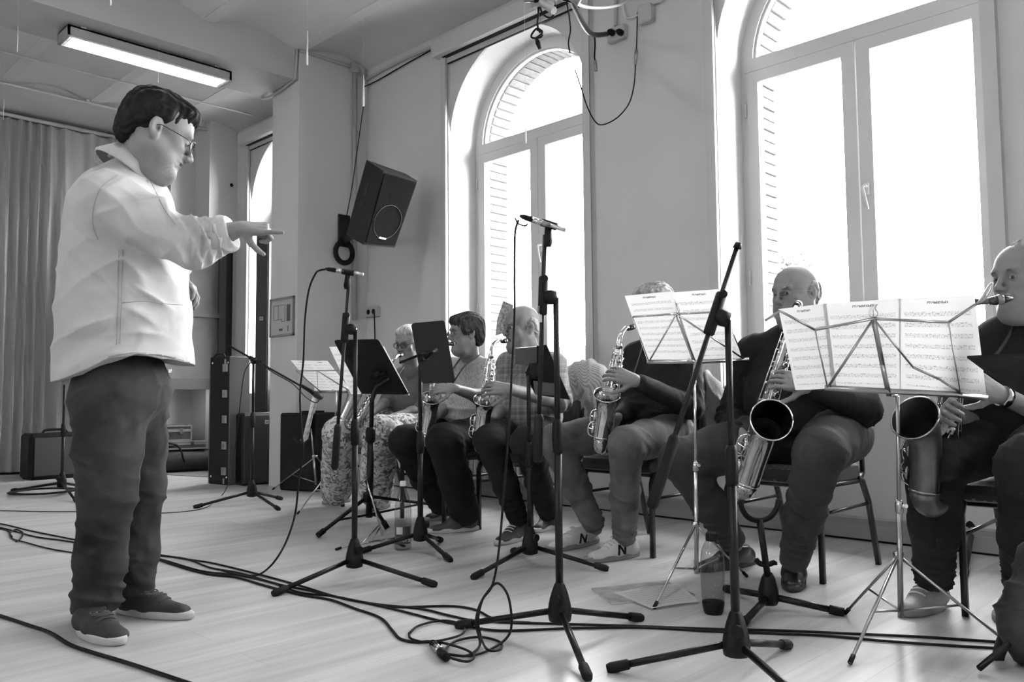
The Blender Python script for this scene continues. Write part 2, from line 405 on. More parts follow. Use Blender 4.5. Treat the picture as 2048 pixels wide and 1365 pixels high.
# ---------------------------------------------------------------- chairs
def banquet_chair(loc, rz, label, group=None, fab=FAB):
    t = thing('banquet_chair', label, 'chair', loc, rz, group)
    M = np.array(t.matrix_basis); L = lambda x, y, z: M[:3, :3] @ V(x, y, z) + M[:3, 3]; R = M[:3, :3]
    mb = MB()
    prof = [(-.235, .415), (-.245, .44), (-.235, .468), (-.19, .482), (.0, .486), (.17, .478), (.185, .44), (.18, .405), (-.2, .405)]
    P = []; W = (-.225, -.215, .215, .225)
    rows = [(x, [(y * s, .44 + (z - .44) * (.75 if s < 1 else 1)) for y, z in prof], ) for x, s in ((-.225, .94), (-.21, 1.), (.21, 1.), (.225, .94))]
    n = len(prof)
    for x, pr in rows: P += [L(x, y, z) for y, z in pr]
    fs = [(i * n + k, (i + 1) * n + k, (i + 1) * n + (k + 1) % n, i * n + (k + 1) % n) for i in range(3) for k in range(n)]
    fs += [list(range(n)), [3 * n + k for k in range(n)][::-1]]
    mb.add(P, fs); mb.build('seat', fab, t)
    # padded back with a rounded crown, leaning back
    def bk(u, v, d):                     # u across -1..1, v 0..1 up
        z = .56 + .36 * v; y = .235 + .10 * v + .03 * (u * u) * -1 + d; return L(u * .19, y, z)
    out = [(-.82, 0), (-.95, .25), (-1, .55), (-.93, .8), (-.7, .95), (-.35, 1.02), (0, 1.05), (.35, 1.02), (.7, .95), (.93, .8), (1, .55), (.95, .25), (.82, 0)]
    mb = MB(); P = []; n = len(out)
    for sc_, d in ((.9, -.032), (1, -.015), (1, .015), (.9, .022)): P += [bk(u * sc_, .5 + (v - .5) * sc_, d) for u, v in out]
    fs = [(i * n + k, i * n + (k + 1) % n, (i + 1) * n + (k + 1) % n, (i + 1) * n + k) for i in range(3) for k in range(n)]
    fs += [list(range(n))[::-1], [3 * n + k for k in range(n)]]; mb.add(P, fs, True); mb.sm[-1] = mb.sm[-2] = False; mb.build('backrest', fab, t)
    for s in (-1, 1):
        MB().tube([L(s * .225, -.215, 0), L(s * .225, -.215, .36), L(s * .222, -.195, .405), L(s * .222, -.15, .412)], .0145, 4, up=R @ V(1, 0, 0)).build('leg', STEEL, t)
        MB().tube([L(s * .225, .335, 0), L(s * .225, .25, .30), L(s * .222, .20, .395), L(s * .222, .15, .412)], .0145, 4, up=R @ V(1, 0, 0)).build('leg', STEEL, t)
        MB().tube([L(s * .222, -.2, .40), L(s * .222, .2, .40)], .012, 4, up=R @ V(1, 0, 0)).build('side_rail', STEEL, t); MB().tube([L(s * .225, -.21, .285), L(s * .225, .262, .292)], .008, 6).build('stretcher', STEEL, t)
    mb = MB(); pts = [L(-.215, .17, .41), L(-.212, .225, .43), L(-.2, .25, .52)] + [bk(u * 1.06, .5 + (v - .5) * 1.06, .02) for u, v in out[1:-1]] + [L(.2, .25, .52), L(.212, .225, .43), L(.215, .17, .41)]
    mb.tube(cr(pts, 3), .012, 6).build('back_frame', STEEL, t)
    MB().tube([L(-.21, -.19, .398), L(.21, -.19, .398)], .01, 6).build('cross_rail', STEEL, t); MB().tube([L(-.21, .19, .398), L(.21, .19, .398)], .01, 6).build('cross_rail', STEEL, t)
    return t
banquet_chair((-1.76, 3.64, 0), -.04, 'dark banquet chair under the heavy man in glasses with the tenor saxophone', fab=CHAIRFAB)
banquet_chair((-.73, 3.48, 0), .0, 'dark dotted banquet chair at the right edge of the photo', fab=CHAIRFAB)
banquet_chair((-2.60, 3.62, 0), -.05, 'dark banquet chair of the player hidden behind the sheet music')
banquet_chair((-3.42, 3.62, 0), -.05, 'banquet chair of the bald man, a patterned cardigan over its back')
banquet_chair((-4.14, 3.60, 0), -.05, 'dark banquet chair under the short-haired woman in the speckled blouse')
banquet_chair((-4.92, 3.66, 0), -.05, 'dark banquet chair under the woman in floral trousers')

# ---------------------------------------------------------------- microphone stands
def rot_pts(c, axis_u, axis_v, r, n): return [c + (axis_u * math.cos(2 * math.pi * k / n) + axis_v * math.sin(2 * math.pi * k / n)) * r for k in range(n)]
def tripod_stand(label, base, feet, ztop, boom=None, hub_z=.12, r=.0115, grip=None, group=None, rosette=True, name='microphone_stand', lower=None):
    base = V(base[0], base[1], 0); t = thing(name, label, 'stand', base, 0, group)
    MB().tube([base + V(0, 0, hub_z - .04), base + V(0, 0, ztop * .62)], r * 1.12, 12).tube([base + V(0, 0, ztop * .62), base + V(0, 0, ztop)], r * .85, 10).build('pole', BLKM, t)
    MB().lathe(base + V(0, 0, ztop * .60), (0, 0, 1), [(r * 1.2, -.07), (r * 1.55, -.065), (r * 1.7, -.02), (r * 1.5, .03), (r * 1.0, .045)], 12).build('height_clutch', BLK, t)
    hub = MB().lathe(base, (0, 0, 1), [(.012, hub_z - .062), (.02, hub_z - .06), (.036, hub_z - .055), (.040, hub_z - .03), (.036, hub_z), (.027, hub_z + .035), (.018, hub_z + .06), (.013, hub_z + .068)], 14)
    h = hub.build('leg_hub', BLK, t)
    d0 = nz(V(feet[0][0], feet[0][1], 0) - base)
    s = np.cross(V(0, 0, 1), d0); MB().tube([base + V(0, 0, hub_z + .02) + s * .02, base + V(0, 0, hub_z + .02) + s * .045], [.016, .018], 10).build('knob', BLK, h)
    for f in feet:
        f = V(f[0], f[1], .012); d = nz(f - (base + V(0, 0, hub_z - .02))); a = base + V(0, 0, hub_z - .02) + d * .03
        lg = MB().tube([a, f - d * .02], .0105, 10).build('leg', BLKM, t)
        MB().tube([f - d * .055, f - d * .05, f, f + d * .012], [.0125, .0155, .016, .012], 10).build('rubber_foot', RUB, lg)
    top = base + V(0, 0, ztop)
    if boom is not None:
        A, B = np.array(boom[0]), np.array(boom[1]); d = nz(B - A)      # A upper end, B lower end
        u = np.dot(top - A, d); q = A + d * u; side = top - q; side = nz(side - (side @ d) * d)
        R = frame(side, d); cc = (top + q) / 2
        MB().lathe(cc + side * .004, side, [(.010, -.026), (.023, -.022), (.025, .0), (.023, .018), (.01, .02)], 16).build('swivel', BLK, t)
        MB().lathe(cc + side * .02, side, [(.008, 0), (.006, .008)], 10).build('bolt', CHR, t)
        MB().tube([q - d * .07, q - d * .065, q + d * .055, q + d * .06], [.0135, .0165, .0165, .013], 12).build('boom_clutch', BLK, t)
        MB().tube([q - d * .06 + nz(np.cross(d, side)) * .01, q - d * .06 + nz(np.cross(d, side)) * .035], [.010, .012], 10).build('knob', BLK, t)
        bt = MB().tube([A, B], .0078, 10).build('boom', BLKM, t)
        if grip: MB().tube([B - d * grip, B - d * (grip - .012), B - d * .01, B], [.011, .0165, .0165, .011], 12).build('counterweight', RUB, bt)
    return t
def cable(pts, label, r=.0032, n=6, name='cable', cat='cable', group=None, mtl=None):
    mb = MB(); P = cr(pts, n); mb.tube(P, r, 6); c0 = np.array(P[0])
    o = mb.build(name, mtl or RUB); return tag(o, label, cat, group)
def pencil_mic(A, B, label, fat=False):   # A connector end, B capsule end
    A, B = np.array(A, float), np.array(B, float); d = nz(B - A); L = np.linalg.norm(B - A)
    t = thing('microphone', label, 'microphone', A + d * L * .5)
    if fat:
        MB().tube([A, A + d * L * .45, A + d * L * .62], [.012, .015, .022], 14).build('body', BLK, t)
        MB().lathe(A + d * L * .62, d, [(.021, 0), (.025, .01), (.026, L * .2), (.022, L * .33), (.012, L * .38)], 14).build('grille', mat('mic_grille', .03, .5, .6, bump=.6, bscale=500), t)
    else:
        MB().tube([A + d * L * .26, A + d * L * .5], .0095, 12).build('body', CHR, t)
        MB().tube([A + d * L * .66, A + d * L * .985, A + d * L], [.0075, .0075, .005], 12).build('capsule', mat('mic_silver', .55, .3, .8), t)
        MB().tube([A + d * L * .5, A + d * L * .67], [.0088, .0082], 12).build('shell', mat('mic_grey', .2, .4, .5), t)
        MB().tube([A, A + d * L * .08, A + d * L * .26], [.005, .009, .0105], 12).build('connector', BLK, t)
    return t
def mic_clip(P, d, down, parent):
    mb = MB().tube([P - d * .028, P - d * .026, P + d * .03, P + d * .032], [.010, .0135, .013, .010], 10)
    mb.tube([P + down * .01, P + down * .035, P + down * .06, P + down * .075], [.012, .013, .016, .011], 10); mb.build('mic_clip', BLK, parent)

# M3: tall stand in the middle foreground
b3 = V(-1.82, 2.06, 0); D3 = 2.78
A = ad(1090, 470, D3 - .02); B = ad(1075, 925, D3 - .03)
t = tripod_stand('tall black microphone stand in the middle foreground with an upright boom', b3, [fl(918, 1258), fl(1280, 1243), fl(1175, 1362)], ad(1110, 597, D3)[2], (A, B), grip=.16)
ma, mb_ = ad(1040, 432, D3), ad(1132, 461, D3 - .05); d = nz(mb_ - ma); mic_clip(ad(1097, 449, D3 - .02), d, nz(B - A), t)
pencil_mic(ma, mb_, 'slim silver microphone atop the middle foreground stand, in front of the arched window')
MB().sheet(ad(1077, 645, D3 - .035), ad(1084, 645, D3 - .035), ad(1084, 612, D3 - .035), ad(1077, 612, D3 - .035)).build('sticker', mat('sticker_white', .6, .6), t)
# M2: left of centre
b2 = V(-3.04, 2.10, 0); D2 = 3.65
A = ad(697, 572, D2 - .02); B = ad(669, 940, D2 - .03)
t = tripod_stand('black microphone stand left of centre, nearest the conductor', b2, [fl(550, 1193), fl(868, 1175), V(-3.35, 2.31)], ad(709, 660, D2)[2], (A, B), grip=.2)
ma, mb_ = ad(651, 538, D2), ad(727, 549, D2 - .04); d = nz(mb_ - ma); mic_clip(ad(696, 545, D2 - .02), d, nz(B - A), t)
pencil_mic(ma, mb_, 'slim silver microphone atop the stand nearest the conductor, against the grey wall')
# M4: right foreground, empty boom
b4 = V(-1.22, 2.13, 0); D4 = 2.38
t = tripod_stand('black microphone stand in the right foreground, its slanted boom carrying no microphone', b4, [fl(1222, 1345), fl(1577, 1298), V(-.90, 1.98)], ad(1449, 640, D4)[2], (ad(1475, 492, D4 + .03), ad(1302, 1018, D4 - .06)), grip=.22)
MB().tube([ad(1474, 497, D4 + .03), ad(1477, 486, D4 + .03)], [.013, .009], 12).build('thread_cap', BLK, t)
# M1: small stand at back left by the cases
b1 = V(-5.76, 3.06, 0); D1 = np.dot(np.linalg.inv(ROT) @ (b1 - EYE), V(0, 0, -1))
A = ad(456, 691, D1 + .2); B = ad(612, 778, D1 - .12)
t = tripod_stand('low black boom stand beside the tall black flight case', b1, [fl(390, 1018), fl(557, 1022), V(-5.86, 3.36)], ad(494, 722, D1)[2], (B, A), group=None)
pencil_mic(ad(603, 772, D1 - .12), ad(645, 797, D1 - .14), 'thick black microphone at the lower end of the low boom stand', fat=True)
P0 = ad(640, 797, D1 - .14)
cable([P0, ad(632, 806, D1 - .12), ad(612, 795, D1 - .1), ad(585, 768, D1 - .1), ad(545, 745, D1 - .02), ad(512, 722, D1), ad(494, 735, D1 - .03), ad(486, 760, D1 - .03), ad(478, 830, D1 - .02), ad(470, 900, D1 - .02), ad(462, 950, D1 - .05), fl(445, 990, .006), fl(405, 1018, .006), fl(300, 1028, .006), fl(240, 1024, .006), fl(100, 1024, .006), fl(0, 1022, .006), fl(-60, 1020, .006)], 'thin black cable running from the low boom stand along the floor behind the conductor', .0035)
# M0: stand behind the conductor at the far left
b0 = fl(123, 990); D0 = np.dot(np.linalg.inv(ROT) @ (b0 - EYE), V(0, 0, -1))
t = tripod_stand('black stand behind the conductor, in front of the curtain', b0, [fl(25, 984), fl(152, 1006), b0 + V(-.2, .32, 0)], ad(123, 770, D0)[2])
mb = MB()
for k in range(6):
    rr = .26 - .012 * k; mb.tube([fl(85, 983, .006 + .007 * k) + V(rr * math.cos(a), rr * math.sin(a), 0) for a in np.linspace(0, 6.28, 22)], .006, 6)
tag(mb.build('coiled_cable', RUB), 'coil of black cable lying on the floor at the foot of the far left stand', 'cable')
# M5 / M6: stands with tablet holders
def desk_plate(pts, Yth, name, m, t):
    MB().prism(pts, Yth).build(name, m, t)
PLATE = mat('black_tablet_plate', .006, .6, spec=.12)
b5 = V(-2.68, 2.83, 0); D5 = 3.92
t = tripod_stand('black stand with a small folded plate, in front of the bald man', b5, [fl(948, 1160), fl(1212, 1143), V(-2.98, 3.02)], ad(1068, 752, D5)[2])
nb = nz(V(.6, -.8, -.2))
desk_plate([ad(1030, 697, D5), ad(1073, 694, D5), ad(1073, 732, D5), ad(1032, 729, D5)], -nb * .01, 'small_plate', mat('grey_plate', .03, .4), t)
desk_plate([ad(1073, 692, D5 + .02), ad(1093, 690, D5 + .02), ad(1140, 800, D5 - .02), ad(1070, 790, D5 - .02), ad(1050, 745, D5), ad(1073, 735, D5 + .02)], -nb * .012, 'folded_plate', PLATE, t)
MB().lathe(ad(1068, 752, D5), (0, 0, 1), [(.03, -.02), (.04, .0), (.035, .03), (.02, .06)], 10).build('holder_joint', BLK, t)
desk_plate([ad(1066, 762, D5 - .03), ad(1110, 768, D5 - .05), ad(1112, 792, D5 - .05), ad(1070, 790, D5 - .03)], -nb * .008, 'lower_plate', mat('grey_plate', .03, .4), t)
b6 = V(-3.34, 2.71, 0); D6 = np.dot(np.linalg.inv(ROT) @ (b6 - EYE), V(0, 0, -1))
t = tripod_stand('black tripod stand holding a flat black tablet in front of the short-haired woman', b6, [fl(900, 1125), fl(882, 1085), fl(722, 1108)], ad(843, 730, D6)[2], r=.013)
MB().bbox(ad(850, 715, D6), (.03, .07, .05), .01).tube([ad(843, 725, D6), ad(862, 705, D6 - .02), ad(872, 700, D6 + .02)], .012, 8).tube([ad(800, 726, D6 + .1), ad(845, 708, D6)], .007, 8).build('tablet_arm', BLK, t)
q = [ad(823, 647, D6 + .02), ad(889, 641, D6 + .10), ad(911, 765, D6 + .02), ad(845, 767, D6 - .06)]
tb = thing('tablet', 'large black tablet clamped on the stand in front of the short-haired woman', 'tablet', q[3])
n_ = nz(np.cross(q[1] - q[0], q[3] - q[0])); ce = sum(q) / 4
Rq = np.array([nz(q[1] - q[0]), nz(np.cross(n_, nz(q[1] - q[0]))), n_]).T
def rrect(c, R, w, h, r, n=4):
    P = []
    for cx_, cy_, a0 in ((w / 2 - r, h / 2 - r, 0), (-w / 2 + r, h / 2 - r, 90), (-w / 2 + r, -h / 2 + r, 180), (w / 2 - r, -h / 2 + r, 270)):
        for k in range(n + 1):
            a = math.radians(a0 + 90 * k / n); P.append(c + R @ V(cx_ + r * math.cos(a), cy_ + r * math.sin(a), 0))
    return P
# sheared outline follows the four corners
def quad_round(q, r=.06, n=4):
    out = []
    for i in range(4):
        p, a, b = q[i], q[i - 1], q[(i + 1) % 4]; u, v = nz(a - p), nz(b - p)
        for k in range(n + 1):
            s = k / n; p0, p2 = p + u * r, p + v * r; out.append((1 - s) ** 2 * p0 + 2 * s * (1 - s) * p + s * s * p2)
    return out
MB().prism(quad_round(q, .016), n_ * .009).build('casing', mat('tablet_back', .006, .6, spec=.12), tb)
MB().prism([p + n_ * .0095 for p in quad_round([ce + (p - ce) * .93 for p in q], .01)], n_ * .001).build('screen', mat('dark_screen', .01, .1), tb)

# heavy orchestra stand (M7) in front of the woman with floral trousers
b7 = fl(738, 1062); D7 = np.dot(np.linalg.inv(ROT) @ (b7 - EYE), V(0, 0, -1))
t = thing('music_stand', 'heavy black music stand with a solid desk and braced tripod', 'music stand', b7)
MB().tube([ad(738, 1035, D7), ad(742, 880, D7)], .021, 12).tube([ad(742, 890, D7), ad(744, 800, D7), ad(752, 775, D7 - .01), ad(778, 757, D7)], .014, 10).build('pole', BLKM, t)
MB().lathe(ad(741, 872, D7), (0, 0, 1), [(.024, -.04), (.03, -.02), (.03, .03), (.024, .05)], 12).build('height_clutch', BLK, t)
MB().lathe(ad(736, 995, D7), (0, 0, 1), [(.024, -.03), (.032, -.02), (.032, .02), (.024, .03)], 12).build('leg_hub', BLK, t)
for f in (fl(635, 1072, .015), fl(775, 1058, .015), fl(905, 1015, .015)):
    h0 = ad(736, 993, D7); lg = MB().tube([h0, h0 * .5 + f * .5, f], .0125, 4).build('leg', BLKM, t)
    dd = nz(f - h0); MB().tube([f - dd * .05, f], .017, 10).build('rubber_foot', RUB, lg)
    MB().tube([ad(738, 1030, D7), h0 * .38 + f * .62], .007, 6).build('brace', BLKM, t)
q = [ad(667, 681, D7 - .10), ad(757, 679, D7 - .10), ad(817, 789, D7 + .05), ad(722, 787, D7 + .05)]
n_ = nz(np.cross(q[1] - q[0], q[3] - q[0]))
dk = MB().prism(quad_round(q, .02), n_ * .004).build('desk', mat('desk_black', .009, .55, spec=.15), t)
MB().prism([q[3], q[2], q[2] + n_ * .05, q[3] + n_ * .05], V(0, 0, -.004)).build('ledge', BLKM, dk)
MB().bbox(ad(752, 748, D7 - .02), (.05, .03, .04), .008).tube([ad(742, 758, D7), ad(772, 745, D7 - .02)], .012, 8).build('tilt_joint', BLK, t)

# ---------------------------------------------------------------- sheet music
def score_mat(name, base=.62, ink=.16, rows=9, title=False, backside=True):
    m = bpy.data.materials.new(name); m.use_nodes = True; N, L, b = nodes_of(m)
    uv = N.new('ShaderNodeUVMap'); sep = N.new('ShaderNodeSeparateXYZ'); L.new(uv.outputs[0], sep.inputs[0])
    def mt(op, a, b2=None, c=None):
        n = N.new('ShaderNodeMath'); n.operation = op
        for i, q in enumerate((a, b2, c)):
            if q is None: continue
            if isinstance(q, (int, float)): n.inputs[i].default_value = q
            else: L.new(q, n.inputs[i])
        return n.outputs[0]
    u, v = sep.outputs[0], sep.outputs[1]
    inx = mt('MULTIPLY', mt('GREATER_THAN', u, .07), mt('LESS_THAN', u, .93)); iny = mt('MULTIPLY', mt('GREATER_THAN', v, .06), mt('LESS_THAN', v, .90))
    fr = mt('FRACT', mt('MULTIPLY', v, rows)); band = mt('MULTIPLY', mt('GREATER_THAN', fr, .3), mt('LESS_THAN', fr, .7))
    ln = mt('LESS_THAN', mt('FRACT', mt('MULTIPLY', mt('SUBTRACT', fr, .3), 12.4)), .3)
    mp = N.new('ShaderNodeMapping'); mp.inputs['Scale'].default_value = (60, rows * 7, 1); L.new(uv.outputs[0], mp.inputs[0])
    nn = N.new('ShaderNodeTexNoise'); nn.inputs['Scale'].default_value = 1; nn.inputs['Detail'].default_value = 1; L.new(mp.outputs[0], nn.inputs['Vector'])
    notes = mt('MULTIPLY', mt('GREATER_THAN', nn.outputs[0], .57), band)
    inkf = mt('MULTIPLY', mt('MAXIMUM', mt('MULTIPLY', mt('MULTIPLY', ln, band), .42), mt('MULTIPLY', notes, .62)), mt('MULTIPLY', inx, iny))
    mp2 = N.new('ShaderNodeMapping'); mp2.inputs['Scale'].default_value = (90, 40, 1); L.new(uv.outputs[0], mp2.inputs[0])
    n2 = N.new('ShaderNodeTexNoise'); n2.inputs['Scale'].default_value = 1; L.new(mp2.outputs[0], n2.inputs['Vector'])
    tt = mt('MULTIPLY', mt('MULTIPLY', mt('GREATER_THAN', u, .36), mt('LESS_THAN', u, .64)), mt('MULTIPLY', mt('MULTIPLY', mt('GREATER_THAN', v, .935), mt('LESS_THAN', v, .96)), mt('GREATER_THAN', n2.outputs[0], .47)))
    inkf = mt('MAXIMUM', inkf, tt)
    mx = N.new('ShaderNodeMix'); mx.data_type = 'RGBA'; L.new(inkf, mx.inputs['Factor']); mx.inputs['A'].default_value = (base, base, base, 1); mx.inputs['B'].default_value = (ink, ink, ink, 1)
    L.new(mx.outputs['Result'], b.inputs['Base Color']); b.inputs['Roughness'].default_value = .8; b.inputs['Specular IOR Level'].default_value = .1
    tr = N.new('ShaderNodeBsdfTranslucent'); L.new(mx.outputs['Result'], tr.inputs[0]); ms = N.new('ShaderNodeMixShader'); ms.inputs[0].default_value = .32
    L.new(b.outputs[0], ms.inputs[1]); L.new(tr.outputs[0], ms.inputs[2]); L.new(ms.outputs[0], N['Material Output'].inputs[0])
    return m
SCORE = score_mat('printed_score', .74, .18)
SCORE2 = score_mat('printed_score_dense', .70, .14, 11)
def single_sheet(q, label, m=SCORE, bend=None, group=None):
    """one leaf of paper, corners bottom-left, bottom-right, top-right, top-left"""
    mb = MB(); A, B, Cc, D = [np.array(p) for p in q]; W = 6; H = 6; P = []
    nrm = nz(np.cross(B - A, D - A))
    for j in range(H + 1):
        for i in range(W + 1):
            u, v = i / W, j / H; p = (A * (1 - u) + B * u) * (1 - v) + (D * (1 - u) + Cc * u) * v
            if bend: p = p + nrm * bend(u, v)
            P.append(p)
    fs = []; U = []
    for j in range(H):
        for i in range(W):
            fs.append((j * (W + 1) + i, j * (W + 1) + i + 1, (j + 1) * (W + 1) + i + 1, (j + 1) * (W + 1) + i)); U.append([(i / W, j / H), ((i + 1) / W, j / H), ((i + 1) / W, (j + 1) / H), (i / W, (j + 1) / H)])
    mb.add(P, fs, True, U); o = mb.build('sheet_music', m); return tag(o, label, 'sheet music', group)

# S3: folding wire stand with the wide row of sheets, right foreground
S3C = fl(1803, 1272); D3s = 2.70
def PT(px, py, D): return ad(px, py, D)
def wire_stand(label, base, feet, hubz, topp, bars, pole_r=.008, flat_bars=(), lyre=None, ledge=None, knobs=True, m=CHRD):
    t = thing('folding_music_stand', label, 'music stand', V(base[0], base[1], 0))
    base = V(base[0], base[1], 0); topp = np.array(topp); H = topp[2]
    ax_ = nz(topp - (base + V(0, 0, .1)))
    lo = base + V(0, 0, .06); P = lambda s: lo + (topp - lo) * s
    MB().tube([P(0), P(.5)], pole_r * 1.15, 12).build('lower_tube', m, t); MB().tube([P(.48), P(1)], pole_r * .8, 12).build('upper_tube', m, t)
    MB().lathe(P(.5), ax_, [(pole_r * 1.2, -.02), (pole_r * 1.6, -.018), (pole_r * 1.6, .012), (pole_r, .02)], 12).tube([P(.5), P(.5) + V(.03, -.02, .006)], [.004, .007], 8).build('clamp', CHR, t)
    MB().lathe(P(0) + V(0, 0, hubz), (0, 0, 1), [(pole_r * 1.2, -.01), (pole_r * 2, -.008), (pole_r * 2, .01), (pole_r, .014)], 12).build('collar', CHR, t)
    for f in feet:
        f = V(f[0], f[1], .006); a = P(0) + V(0, 0, hubz); lg = MB().tube([a, a * .55 + f * .45, f], .0052, 6).build('leg', m, t)
        MB().tube([P(0) + V(0, 0, .02), a * .45 + f * .55], .004, 6).build('brace', m, t)
        dd = nz(f - a); MB().tube([f - dd * .03, f], .0075, 8).build('rubber_foot', RUB, lg)
    for b in bars: MB().tube(b, .0042, 6, flat=.5).build('desk_bar', m, t)
    for b in flat_bars: MB().tube(b, .011, 4, flat=.18, up=(1, 0, 0)).build('flat_bar', m, t)
    if ledge: MB().tube(ledge, .013, 4, flat=.3, up=(0, 0, 1)).build('ledge', m, t)
    if lyre is not None:
        L0, s = lyre; mb = MB()
        for sx in (-1, 1): mb.tube(cr([L0, L0 + V(sx * .012 * s, 0, .006 * s), L0 + V(sx * .012 * s, 0, .018 * s), L0 + V(sx * .006 * s, 0, .028 * s), L0 + V(sx * .011 * s, 0, .04 * s)], 3), .0016, 5)
        mb.tube([L0 + V(-.014 * s, 0, .04 * s), L0 + V(.014 * s, 0, .04 * s)], .0016, 5).tube([L0, L0 + V(0, 0, .038 * s)], .0012, 5); mb.build('lyre_ornament', m, t)
    if knobs: MB().tube([topp, topp + V(-.022, -.018, .008)], [.005, .008], 8).build('wing_nut', CHR, t)
    return t
def row(D0, D1, y0, y1): return lambda x, y: ad(x, y, D0 + (D1 - D0) * (y - y0) / (y1 - y0))
s3 = row(2.58, 2.70, 590, 790)
hub = s3(1747, 638)
wire_stand('tall chrome folding stand in the right foreground carrying a wide row of sheets', S3C, [fl(1690, 1231), fl(1700, 1331), fl(2030, 1302)], .20, ad(1795, 793, 2.72),
    [[s3(1560, 622), s3(1630, 660)], [s3(1630, 660), hub], [s3(1630, 660), s3(1655, 775)], [hub, s3(1657, 773)], [hub, s3(1897, 645)], [s3(1897, 645), s3(1950, 610)], [s3(1897, 645), s3(1921, 788)], [hub, s3(1826, 735)], [s3(1826, 735), s3(1877, 758)], [s3(1877, 758), s3(1925, 788)], [s3(1530, 642), s3(1560, 622)], [s3(1950, 612), s3(1972, 590)]],
    flat_bars=[[hub, s3(1765, 730)], [s3(1765, 730), s3(1778, 793)]], lyre=(s3(1747, 636), 1.0), ledge=[s3(1650, 776), s3(1778, 783), s3(1905, 789), s3(1975, 797)])
off = nz(ray(1760, 700)) * .012
sh = lambda q: [s3(*p) + off for p in q]
single_sheet(sh([(1590, 781), (1672, 776), (1652, 606), (1556, 618)]), 'leftmost sheet of the wide row on the right foreground stand', SCORE, lambda u, v: .004 * math.sin(3 * u))
single_sheet([p + off * .3 for p in sh([(1664, 777), (1802, 782), (1802, 596), (1646, 607)])], 'second sheet from the left of the wide row, behind the lyre ornament', SCORE, lambda u, v: .003 * math.sin(3 * u))
single_sheet(sh([(1800, 781), (1974, 797), (1949, 589), (1797, 597)]), 'rightmost sheet of the wide row, with a printed title', SCORE, lambda u, v: .005 * math.sin(3 * u))
# loop of clear plastic clip at the right end
tag(MB().tube(cr([s3(1955, 607), s3(1966, 592), s3(1978, 572), s3(1984, 567), s3(1982, 580), s3(1968, 600), s3(1955, 607)], 4), .003, 6).build('clip', mat('pale_clip', .5, .3)), 'pale looped clip at the right end of the wide row of sheets', 'clip')
# M: dark desk at the right edge
t = thing('music_desk', 'flat black music desk jutting in at the right edge, in front of the black-shirted man', 'music stand', fl(2090, 1330))
q = [ad(1934, 712, 2.1), ad(2060, 706, 1.95), ad(2075, 800, 2.0), ad(2030, 778, 2.1), ad(1985, 750, 2.12)]
MB().prism(q, V(0, 0, -.006)).build('desk', mat('desk_black', .009, .55, spec=.15), t)
MB().tube([ad(2068, 760, 2.0), V(*fl(2090, 1330)[:2], .02)], .012, 10).build('pole', BLKM, t)
for a in (0, 2.1, 4.2):
    c_ = V(*fl(2090, 1330)[:2], 0); MB().tube([c_ + V(0, 0, .14), c_ + V(.24 * math.cos(a), .24 * math.sin(a), .012)], .009, 8).build('leg', BLKM, t)

# S2: folding stand in front of the hidden alto player
s2 = row(3.42, 3.55, 590, 722)
hub = s2(1353, 628); S2C = fl(1394, 1178)
wire_stand('chrome folding stand hiding the alto player, with two sheets on it', S2C, [fl(1308, 1220), fl(1494, 1156), fl(1392, 1120)], .20, ad(1389, 724, 3.5),
    [[s2(1265, 634), hub], [s2(1265, 634), s2(1297, 722)], [hub, s2(1300, 720)], [hub, s2(1447, 624)], [s2(1447, 624), s2(1488, 718)], [hub, s2(1484, 716)]],
    flat_bars=[[hub, s2(1388, 722)]], lyre=(s2(1353, 627), 1.1), ledge=[s2(1294, 724), s2(1389, 724), s2(1498, 720)], m=CHR)
off = nz(ray(1370, 650)) * .01
sh = lambda q: [s2(*p) + off for p in q]
single_sheet(sh([(1294, 721), (1388, 722), (1342, 583), (1249, 592)]), 'left sheet on the stand that hides the alto player', SCORE2)
single_sheet(sh([(1390, 722), (1484, 719), (1444, 578), (1346, 585)]), 'right sheet on the stand that hides the alto player', SCORE)

# S1: two small chrome stands at back left
s1 = row(5.75, 5.95, 722, 785)
c1 = fl(668, 1003)
wire_stand('small chrome folding stand behind the heavy black music stand, sheets leaning on it', c1, [fl(595, 1030), fl(745, 1015), fl(668, 980)], .22, ad(672, 783, 5.9),
    [[s1(592, 742), s1(634, 742)], [s1(634, 742), s1(678, 741)], [s1(592, 742), s1(640, 783)], [s1(634, 742), s1(700, 783)], [s1(634, 742), s1(636, 784)]], ledge=[s1(638, 784), s1(706, 784)], knobs=True)
off = nz(ray(640, 750)) * .01
single_sheet([s1(*p) + off for p in [(634, 782), (670, 784), (618, 722), (581, 721)]], 'left sheet on the small stand at the back left', SCORE2)
single_sheet([s1(*p) + off for p in [(670, 784), (704, 784), (655, 722), (618, 722)]], 'right sheet on the small stand at the back left', SCORE2)
sh7 = row(D7 - .1 + .03, D7 + .05 + .03, 680, 789)
single_sheet([sh7(702, 789), sh7(760, 789), sh7(710, 694), sh7(658, 694)], 'sheet showing past the left side of the heavy black desk', SCORE)
single_sheet([sh7(780, 789), sh7(820, 791), sh7(768, 693), sh7(735, 690)], 'sheet showing past the right side of the heavy black desk', SCORE)
c1b = fl(632, 985)
D1b = np.dot(np.linalg.inv(ROT) @ (c1b - EYE), V(0, 0, -1))
wire_stand('thin chrome stand at the pier with a sheet seen edge-on', c1b, [fl(545, 981), fl(700, 1000), fl(640, 970)], .24, ad(622, 858, D1b), [[ad(608, 885, D1b), ad(640, 775, D1b)], [ad(600, 882, D1b), ad(622, 862, D1b)]], knobs=False)
single_sheet([ad(603, 886, D1b - .1), ad(618, 882, D1b + .1), ad(642, 770, D1b + .1), ad(630, 772, D1b - .1)], 'sheet seen edge-on on the thin stand by the pier', SCORE)
